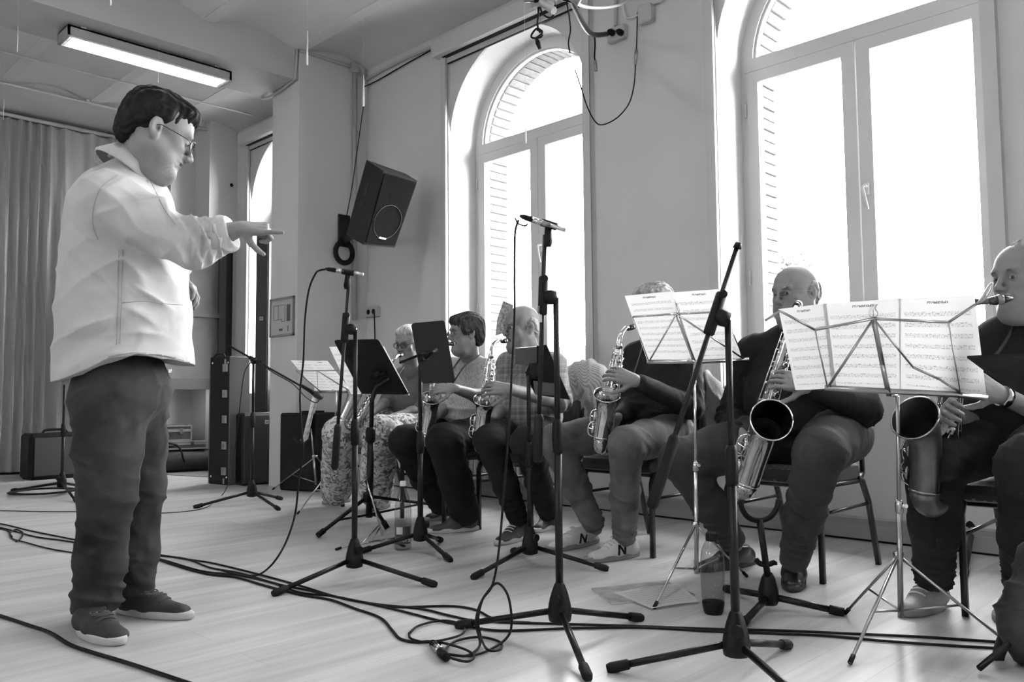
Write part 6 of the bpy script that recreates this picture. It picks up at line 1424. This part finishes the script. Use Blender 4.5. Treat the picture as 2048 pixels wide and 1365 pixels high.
# hem lowest at the back, raised over the hip, slightly lower again in front; below it the cloth turns in under itself
hem = np.interp(fr_, [-.26, -.20, -.12, -.05, .03, .12, .20, .28], [-.045, -.030, .005, .045, .060, .050, .035, .020])
k_ = zz < hem; Vt[k_, 2] = (pv[2] + hem)[k_]
fs = [(A_(240, 470, 2.85), V(0, 0, 1) + fd * .9, .07, .011, .16), (A_(200, 600, 2.85), V(0, 0, 1) - fd * .6, .09, .012, .22), (A_(310, 560, 2.9), V(0, 0, 1) + fd * .8, .07, .009, .14), (A_(320, 690, 2.9), V(0, 0, 1), .05, .008, .13), (A_(180, 700, 2.9), V(0, 0, 1) - fd * .5, .08, .010, .18), (A_(300, 430, 2.78), V(0, 0, 1) - fd * .5, .07, .010, .15), (A_(395, 485, 2.78), fd + V(0, 0, .5), .030, .015, .12), (A_(430, 480, 2.78), fd - V(0, 0, .3), .024, .012, .08), (A_(300, 470, 2.78), fd + V(0, 0, 1), .05, .010, .12), (A_(210, 520, 2.8), V(0, 0, 1) + fd * .7, .05, .012, .12), (A_(240, 560, 3.2), V(0, 0, 1), .08, .01, .2)]
VF = (folds(Vt, F_, fs, .0035, 5, 13), F_)
t1, up1, rt1, fw1 = figure('grey-bearded conductor in a loose white shirt and jeans, pointing with one arm outstretched', J,
    (ad(314, 272, 2.98), Rh, 1.16, dict(fat=.15, jaw=1.0, stubble=.5, mouth=.7, glasses=(.024, .017, .0020, DKM), lid=.9, browg=.08), ('short', .006)),
    {'R': (nz(ad(560, 456, 2.84) - ad(482, 456, 2.84)), rtc * .62 + V(0, 0, .7), -1, [(-4, 3, 2), (66, 78, 40), (74, 84, 45), (80, 86, 45)], 1.0, dict(thumb=(.30, .15, -.95))), 'L': (nz(V(.3, .5, -.5)), V(.0, .0, 1) + fd * .2, 1, RELAX, 1.05)},
    (WHT, 1.62, .185, .212, .03, .052, 'shirt'), None, skin=SKW, root=V(-3.08, 1.15, 0), neck_r=.050, custom=VF)
so_ = [o for o in t1.children if o.name.startswith('shirt')][0]
# shoulder seam, side seam, rolled cuff, collar
from mathutils.bvhtree import BVHTree
bvh_ = BVHTree.FromPolygons(VF[0].tolist(), VF[1].tolist())
def surf_line(px, name, r=.0020):       # stitched seam lying on the cloth
    out = []
    for (x, y) in [(p[0], p[1]) for p in cr([(a, b_, 0) for a, b_ in px], 5)]:
        d = nz(ray(x, y)); h_ = bvh_.ray_cast(Vector(EYE), Vector(d))
        if h_[0] is not None: out.append(np.array(h_[0]) - d * .0008)
    if len(out) > 2: MB().tube(out, r, 5).build(name, mat('seam_white', .34, .8), so_)
surf_line([(236, 352), (205, 372), (188, 410), (186, 450), (196, 480)], 'sleeve_seam')
surf_line([(238, 500), (236, 560), (236, 620), (233, 690)], 'side_seam')
surf_line([(246, 500), (244, 560), (243, 620), (240, 688)], 'side_seam')
surf_line([(244, 606), (290, 603), (330, 608), (366, 610)], 'pocket_seam', .0015)
surf_line([(300, 360), (330, 420), (352, 450)], 'placket_seam', .0015)
e, w_ = J['elR'], J['wrR']; u = nz(w_ - e); cpos = e + (w_ - e) * .60
b = Blob(); b.cone(cpos - u * .035, cpos + u * .004, .068, .067, .006).cone(cpos - u * .005, cpos + u * .020, .063, .061, .003); b.ell(cpos + u * .128, (.12, .12, .10), .003, R=frame(u), op=-1)
VFc = b.mesh(.006); solid('rolled_cuff', (folds(VFc[0], VFc[1], [(cpos, u + rtc * .6, .030, .008, .08)], .004, 4, 30), VFc[1]), WHT, t1)
mb = MB(); P = []; n = 22; cc_ = A_(265, 332, 3.0) + upc * .016; f2 = nz(fd - upc * (fd @ upc))
for k in range(n + 1):
    q = .12 + (2 * math.pi - .24) * k / n; dr = rtc * math.sin(q) + f2 * math.cos(q) * 1.08; fr2 = max(0, math.cos(q))
    P += [cc_ + dr * .078 - upc * .04, cc_ + dr * (.076 + .008 * fr2) + upc * (.014 - .012 * fr2), cc_ + dr * (.084 + .008 * fr2) + upc * (.015 - .012 * fr2), cc_ + dr * (.118 + .014 * fr2 + .004 * math.sin(9 * q)) - upc * (.050 + .012 * fr2), cc_ + dr * (.112 + .014 * fr2) - upc * (.054 + .012 * fr2)]
mb.add(P, [(5 * k + j, 5 * k + j + 1, 5 * (k + 1) + j + 1, 5 * (k + 1) + j) for k in range(n) for j in range(4)], True); mb.build('collar', WHT, t1)
# jeans
b = Blob(); b.ell(pv + V(0, 0, -.06), (.175, .165, .15), .05, R=np.array([rtc, fd, V(0, 0, 1)]).T)
for s, kx in (('R', 1.0), ('L', .98)):
    h_, k2, a_ = J['hip' + s], J['kn' + s], J['an' + s]; b.cone(pv - V(0, 0, .05), h_, .135, .128, .05).cone(h_, h_ * .45 + k2 * .55, .128, .108, .05).cone(h_ * .45 + k2 * .55, k2, .108, .092, .04).cone(k2, k2 * .4 + a_ * .6, .092, .086, .04).cone(k2 * .4 + a_ * .6, a_ + V(0, 0, .02), .086, .083, .03).ell(a_ - V(0, 0, .105), (.14, .14, .10), .004, op=-1)
fs = []
for s in 'RL':
    h_, k2, a_ = J['hip' + s], J['kn' + s], J['an' + s]; fs += [(k2 - fd * .06, V(0, 0, 1) + fd * .5, .05, .012, .14), (a_ + V(0, 0, .06), V(0, 0, 1) + fd * .2, .035, .011, .11), (h_ + fd * .05, V(0, 0, 1) - fd * .7, .05, .010, .16), (k2 * .5 + a_ * .5, V(0, 0, 1) + fd * 1.2, .09, .008, .16)]
VF = b.mesh(.0085); VF = (folds(VF[0], VF[1], fs, .0035, 6), VF[1]); jn = solid('trousers', VF, fabric_mat('conductor_jeans', .024, var=.85, vs=4, bs=500, wr=.8), t1)
shoe('shoe', ad(192, 1225, 2.93), fl(243, 1293), fl(160, 1262), SHRUN, SOLEW, t1, lace=LACED, w=.052)
shoe('shoe', ad(262, 1200, 3.10), fl(383, 1240), fl(236, 1225), SHRUN, SOLEW, t1, lace=LACED, w=.05)

# --- seated players ------------------------------------------------------------------
def seat_figure(label, X, hd, J, **k): return figure(label, J, hd, **k)
# tenor player in glasses
Y = lambda x, y, Yp: ay(x, y, Yp)
J = dict(pelvis=Y(1610, 858, 3.62), chest=Y(1600, 745, 3.60), neck=Y(1592, 655, 3.56), shR=Y(1508, 706, 3.56), shL=Y(1690, 700, 3.62), elR=Y(1462, 838, 3.60), wrR=Y(1478, 868, 3.34), elL=Y(1728, 818, 3.52), wrL=Y(1616, 772, 3.14),
    hipR=Y(1545, 872, 3.56), hipL=Y(1680, 868, 3.56), knR=Y(1362, 920, 3.13), knL=Y(1638, 905, 3.08), anR=Y(1470, 1090, 3.42), anL=Y(1586, 1128, 3.30))
t6, *_ = figure('heavy bald man in glasses and black shirt, a large tenor saxophone on his lap', J, (Y(1591, 592, 3.47), head_rot(V(-.28, -1, 0), .06), 1.04, dict(fat=1.0, jaw=1.15, glasses=(.025, .013, .0009, THINM), lid=.6, browg=.3, gaze=(-1, 0)), ('fringe', .35)),
    {'L': (nz(Y(1545, 752, 3.03) - Y(1616, 772, 3.14)), V(.25, -.9, .35), 1, PRESS, 1.06), 'R': (nz(Y(1500, 915, 3.16) - Y(1478, 868, 3.34)), V(-.55, -.6, .5), -1, RELAX, 1.06)},
    (BKS, 1.95, .205, .235, .05, .04, 'shirt'), (GRT, .118, .092, .060), shoes=[dict(pos=(Y(1586, 1140, 3.30), fl(1583, 1187), fl(1592, 1150)), m=SHB, sole=SOLEB, w=.05), dict(pos=(Y(1475, 1100, 3.42), fl(1392, 1146), fl(1510, 1128)), m=SHB, sole=SOLEB, w=.05)], skin=SKW, collar=(.078, .02), neck_r=.066)
Tn, Bn = Y(1582, 655, 3.10), Y(1492, 945, 3.16)
saxophone('large bright tenor saxophone leaning on the lap of the heavy man in glasses', Tn, Bn, V(.58, -.81, 0), Y(1600, 606, 3.26), rr=.078, tilt=1.0, hb=.54, neck_pts=cr([Tn, Y(1585, 636, 3.12), Y(1588, 622, 3.14), Y(1592, 613, 3.19)], 4))
strap([Y(1560, 655, 3.45), Y(1562, 700, 3.36), Y(1553, 740, 3.22), Y(1572, 700, 3.38), Y(1618, 660, 3.46)], t6)

# alto player hidden by the sheets
J = dict(pelvis=Y(1310, 850, 3.62), chest=Y(1318, 762, 3.60), neck=Y(1315, 678, 3.56), shR=Y(1272, 712, 3.54), shL=Y(1378, 712, 3.62), elR=Y(1262, 815, 3.50), wrR=Y(1238, 838, 3.27), elL=Y(1384, 815, 3.56), wrL=Y(1270, 762, 3.17),
    hipR=Y(1262, 862, 3.56), hipL=Y(1345, 868, 3.56), knR=Y(1108, 882, 3.10), knL=Y(1252, 888, 3.06), anR=Y(1192, 1058, 3.42), anL=Y(1248, 1082, 3.30))
t5, *_ = figure('man in black jumper and jeans whose face is hidden behind the sheet music', J, (Y(1309, 622, 3.47), head_rot(V(-.3, -1, 0), .22), 1.0, dict(lid=.7), ('short', .30)),
    {'L': (nz(Y(1216, 742, 3.06) - Y(1270, 762, 3.17)), V(.3, -.85, .45), 1, PRESS, 1.05), 'R': (nz(V(-.25, -.9, -.1)), V(-.9, .1, .5), -1, GRIP, 1.0)},
    (BKS2, 1.95, .172, .188, .03, .04, 'jumper'), (DENL, .098, .078, .056), shoes=[dict(pos=(Y(1252, 1082, 3.30), fl(1172, 1127), fl(1277, 1112)), m=SHG, sole=SOLEG, lace=LACE, w=.05, logo=(1, 'N')), dict(pos=(Y(1198, 1058, 3.42), fl(1091, 1107), fl(1196, 1085)), m=SHG, sole=SOLEG, lace=LACE, w=.05, logo=(1, 'N'))], skin=SKW)
saxophone('bright alto saxophone of the man hidden behind the sheet music', Y(1238, 692, 3.20), Y(1207, 878, 3.14), V(.5, -.86, 0), Y(1275, 650, 3.34), rr=.0615, tilt=.6)
strap([Y(1290, 670, 3.44), Y(1278, 715, 3.36), Y(1262, 765, 3.24)], t5, .007)

# bald man in plaid shirt
J = dict(pelvis=Y(1062, 858, 3.62), chest=Y(1068, 775, 3.60), neck=Y(1060, 708, 3.56), shR=Y(1018, 728, 3.52), shL=Y(1108, 730, 3.62), elR=Y(1008, 820, 3.46), wrR=Y(985, 838, 3.27), elL=Y(1122, 806, 3.55), wrL=Y(1020, 779, 3.15),
    hipR=Y(1020, 862, 3.56), hipL=Y(1088, 866, 3.56), knR=Y(978, 880, 3.08), knL=Y(1052, 884, 3.10), anR=Y(1040, 1048, 3.33), anL=Y(1098, 1030, 3.55))
t4, *_ = figure('bald man with glasses in a plaid short-sleeved shirt, playing an alto saxophone', J, (Y(1043, 658, 3.47), head_rot(V(-.25, -1, 0), .08), 1.04, dict(fat=.2, glasses=(.023, .014, .0009, THINM), lid=.8, browg=.35, stubble=.0, jaw=1.0), ('fringe', .42)),
    {'L': (nz(Y(978, 775, 3.05) - Y(1020, 779, 3.15)), V(.25, -.9, .4), 1, PRESS, 1.08), 'R': (nz(V(-.3, -.9, -.1)), V(-.9, .1, .5), -1, GRIP, 1.0)},
    (PLAID, .95, .178, .195, .05, .042, 'shirt'), (DKT, .095, .080, .056), shoes=[dict(pos=(Y(1046, 1052, 3.33), fl(992, 1093), fl(1055, 1074)), m=SHD, sole=SOLEW, lace=LACE, w=.047), dict(pos=(Y(1100, 1035, 3.55), fl(1068, 1068), fl(1118, 1048)), m=SHD, sole=SOLEW, lace=LACE, w=.046)], skin=SK, collar=(.074, .035))
saxophone('alto saxophone played by the bald man in the plaid shirt', Y(982, 712, 3.18), Y(962, 880, 3.12), V(.7, -.7, 0), Y(1020, 681, 3.36), rr=.0615, tilt=.6)
strap([Y(1040, 705, 3.44), Y(1025, 740, 3.36), Y(1004, 782, 3.2), Y(1050, 735, 3.38), Y(1072, 715, 3.44)], t4, .006)

# short-haired woman
J = dict(pelvis=Y(938, 852, 3.62), chest=Y(945, 782, 3.60), neck=Y(940, 716, 3.56), shR=Y(905, 735, 3.52), shL=Y(978, 736, 3.62), elR=Y(892, 815, 3.46), wrR=Y(870, 832, 3.27), elL=Y(975, 800, 3.52), wrL=Y(907, 777, 3.15),
    hipR=Y(905, 862, 3.56), hipL=Y(965, 866, 3.56), knR=Y(812, 884, 3.10), knL=Y(888, 882, 3.08), anR=Y(888, 1010, 3.50), anL=Y(932, 1036, 3.34))
t3, *_ = figure('short-haired woman in a pale speckled blouse playing an alto saxophone', J, (Y(931, 669, 3.47), head_rot(V(-.35, -1, 0), .04), .97, dict(fat=.35, jaw=.95, glasses=(.023, .015, .0008, THINM), browg=.05, lid=.5), ('bob', .03)),
    {'L': (nz(Y(868, 777, 3.06) - Y(907, 777, 3.15)), V(.25, -.7, .6), 1, PRESS, .98), 'R': (nz(V(-.3, -.9, -.1)), V(-.9, .1, .5), -1, GRIP, .95)},
    (SPECK, 1.25, .158, .172, .05, .040, 'blouse'), (DKT, .105, .10, .088), shoes=[dict(pos=(Y(936, 1040, 3.34), fl(854, 1068), fl(956, 1061)), m=SHD, sole=SOLEW, w=.045), dict(pos=(Y(892, 1016, 3.50), fl(850, 1044), fl(912, 1034)), m=SHD, sole=SOLEW, w=.045)], skin=SKW, gender='f')
saxophone('alto saxophone of the short-haired woman, partly behind the black tablet', Y(880, 715, 3.18), Y(856, 868, 3.12), V(.7, -.7, 0), Y(912, 687, 3.36), rr=.0615, tilt=.6)
strap([Y(930, 705, 3.42), Y(905, 740, 3.32), Y(890, 770, 3.2)], t3, .006); strap([Y(962, 708, 3.55), Y(930, 732, 3.38), Y(905, 768, 3.26)], t3, .006)

# woman in floral trousers
J = dict(pelvis=Y(835, 838, 3.64), chest=Y(832, 782, 3.62), neck=Y(822, 738, 3.58), shR=Y(790, 752, 3.52), shL=Y(862, 752, 3.62), elR=Y(778, 800, 3.46), wrR=Y(742, 828, 3.2), elL=Y(848, 818, 3.52), wrL=Y(775, 838, 3.22),
    hipR=Y(800, 848, 3.58), hipL=Y(850, 852, 3.58), knR=Y(680, 868, 3.12), knL=Y(762, 868, 3.12), anR=Y(672, 985, 3.42), anL=Y(752, 990, 3.36))
t2, *_ = figure('blonde woman with dark-rimmed glasses and floral trousers at the far end of the row', J, (Y(817, 690, 3.50), head_rot(V(.30, -1, 0), .16), .95, dict(jaw=.92, glasses=(.027, .018, .0022, DKM), browg=.15, lid=.5), ('updo', .42)),
    {'L': (nz(Y(745, 843, 3.14) - Y(775, 838, 3.22)), V(.1, -.5, .9), 1, RELAX, .95), 'R': (nz(Y(722, 838, 3.1) - Y(742, 828, 3.2)), V(-.1, -.5, .9), -1, RELAX, .95)},
    (fabric_mat('grey_top', .11, var=.1), 1.15, .150, .160, .03, .036, 'top'), (FLORAL, .115, .112, .110), shoes=[dict(pos=(Y(678, 992, 3.42), fl(646, 1010), fl(700, 1004)), m=SHG, sole=SOLEG, lace=LACE, w=.046, high=True), dict(pos=(Y(756, 995, 3.36), fl(738, 1024), fl(778, 1014)), m=SHG, sole=SOLEG, lace=LACE, w=.046, high=True)], skin=SKW, gender='f')
saxophone('alto saxophone of the woman in floral trousers, mostly behind the heavy black stand', Y(778, 735, 3.22), Y(712, 850, 3.06), V(-.5, -1, .05), Y(806, 709, 3.40), rr=.0615)
strap([Y(808, 735, 3.46), Y(790, 760, 3.34), Y(772, 782, 3.24)], t2, .006)

# black-shirted man at the right edge
J = dict(pelvis=Y(2060, 868, 3.46), chest=Y(2055, 735, 3.42), neck=Y(2050, 640, 3.36), shR=Y(1990, 690, 3.34), shL=Y(2135, 690, 3.42), elR=Y(1948, 868, 3.32), wrR=Y(1908, 820, 3.06), elL=Y(2125, 838, 3.34), wrL=Y(1998, 790, 3.14),
    hipR=Y(2010, 880, 3.40), hipL=Y(2120, 880, 3.42), knR=Y(1868, 918, 3.03), knL=Y(2062, 935, 2.98), anR=Y(1868, 1165, 3.24), anL=Y(2048, 1185, 3.26))
t7, *_ = figure('man in a black shirt cut off by the right edge, playing a dark tenor saxophone', J, (Y(2050, 563, 3.27), head_rot(V(-.55, -1, 0), .02), 1.06, dict(fat=.2, jaw=1.02, browg=.12, lid=.4, gaze=(-1, 0)), ('thin', .30)),
    {'L': (nz(Y(1955, 765, 3.06) - Y(1998, 790, 3.14)), V(.25, -.9, .35), 1, PRESS, 1.06), 'R': (nz(Y(1885, 815, 2.95) - Y(1908, 820, 3.06)), V(-.8, -.3, .5), -1, GRIP, 1.04)},
    (BKS, 1.05, .188, .212, .06, .044, 'shirt'), (fabric_mat('dark_jeans', .009, var=.5, vs=5), .112, .096, .064), shoes=[dict(pos=(Y(1872, 1172, 3.24), fl(1806, 1236), fl(1886, 1210)), m=mat('sneaker_light', .27, .75, bump=.4, bscale=200, var=.15), sole=SOLEG, lace=LACE, w=.052, high=True), dict(pos=(Y(2050, 1192, 3.26), fl(1998, 1248), fl(2062, 1222)), m=mat('sneaker_light', .3, .75), sole=SOLEG, lace=LACE, w=.052)], skin=SK, collar=(.078, .025))
MB().tube([Y(1992, 788, 3.13) + nz(Y(2125, 838, 3.34) - Y(1998, 790, 3.14)) * .02, Y(1992, 788, 3.13) + nz(Y(2125, 838, 3.34) - Y(1998, 790, 3.14)) * .045], .036, 16).build('wristwatch', CHR, t7)
saxophone('dark matte tenor saxophone at the right edge', Y(1915, 655, 3.02), Y(1886, 975, 3.06), V(-.25, -1, 0), Y(2016, 598, 3.10), rr=.076, tilt=1.0, hb=.50, met=DKBR, key=mat('dark_keywork', .3, .25, 1.0), neck_pts=cr([Y(1915, 655, 3.02), Y(1918, 622, 3.03), Y(1935, 606, 3.05), Y(1962, 604, 3.07), Y(1985, 602, 3.08)], 4))
strap([Y(2035, 640, 3.3), Y(2000, 700, 3.22), Y(1945, 760, 3.08)], t7, .008)

# cardigan over the bald man's chair back and a fleece vest over the next one
def drape(label, name, cx, cy, z0, z1, wd, m, rz=0, seed=1, thick=.10, top=1.0):
    b = Blob(); b.ell((cx, cy, z1 - .10), (wd * .95, thick * .8, .13), .05).cone((cx - wd * .55, cy + .01, z1 - .14), (cx - wd * .75, cy + .04, z0 + .08), .07, .075, .06).cone((cx + wd * .55, cy + .01, z1 - .14), (cx + wd * .8, cy + .05, z0 + .08), .08, .085, .06).cone((cx, cy + .02, z1 - .15), (cx, cy + .04, z0 + .1), .09, .09, .08)
    VF = b.mesh(.009); VF = (folds(VF[0], VF[1], [((cx + wd * .7, cy, (z0 + z1) / 2), (1, .2, .15), .05, .012, .3), ((cx, cy, z1), (1, 0, .6), .05, .008, .2)], .004, seed), VF[1])
    o = solid(name, VF, m, None); return tag(o, label, 'jacket')
KNIT = mat('patterned_cardigan', .35, .9); N_, L_, b_ = nodes_of(KNIT); tc_ = N_.new('ShaderNodeTexCoord'); wv = N_.new('ShaderNodeTexWave'); wv.wave_type = 'RINGS'; wv.inputs['Scale'].default_value = 30; wv.inputs['Distortion'].default_value = 3.5; wv.inputs['Detail'].default_value = 1.5; L_.new(tc_.outputs['Object'], wv.inputs['Vector'])
r_ = N_.new('ShaderNodeValToRGB'); r_.color_ramp.elements[0].position = .3; r_.color_ramp.elements[0].color = (.28, .28, .28, 1); r_.color_ramp.elements[1].position = .6; r_.color_ramp.elements[1].color = (.48, .48, .48, 1); L_.new(wv.outputs[0], r_.inputs[0]); L_.new(r_.outputs[0], b_.inputs['Base Color'])
drape('pale patterned cardigan hung over the chair back behind the bald man', 'cardigan', -3.24, 3.93, .45, .985, .19, KNIT, seed=2)
drape('pale fleece vest hung over the chair back behind the man hidden by sheets', 'vest', -2.45, 3.98, .50, .90, .11, mat('fleece_vest', .13, .95, bump=.8, bscale=120), seed=4)

# black backpack with hanging straps in the lower right corner
c_ = fl(2062, 1335); t = thing('backpack', 'black backpack with dangling straps in the bottom right corner', 'bag', c_)
b = Blob(); b.cone(c_ + V(.02, .06, .10), c_ + V(.03, .10, .28), .10, .085, .04).ell(c_ + V(.0, .02, .12), (.09, .10, .12), .04)
VF = b.mesh(.009); solid('bag_body', (folds(VF[0], VF[1], [(c_ + V(0, 0, .2), (0, .3, 1), .05, .01, .2)], .005, 3), VF[1]), mat('bag_nylon', .012, .6, bump=.4, bscale=80), t)
Dk = 2.45
for pts in ([(2030, 1170), (2012, 1185), (2022, 1205), (2035, 1235), (2030, 1265), (2040, 1300)], [(2030, 1265), (2005, 1272), (1992, 1310), (1996, 1345), (2010, 1375)], [(2032, 1272), (2008, 1300), (2000, 1330), (2006, 1352), (2022, 1370)]):
    MB().tube(cr([ad(x, y, Dk) for x, y in pts], 4), .011, 6, flat=.3).build('strap', mat('strap_black', .012, .7), t)
for x, y in ((2022, 1195), (2034, 1240), (2030, 1268), (2025, 1330)): MB().bbox(ad(x, y, Dk), (.03, .03, .022), .006).build('buckle', BLK, t)
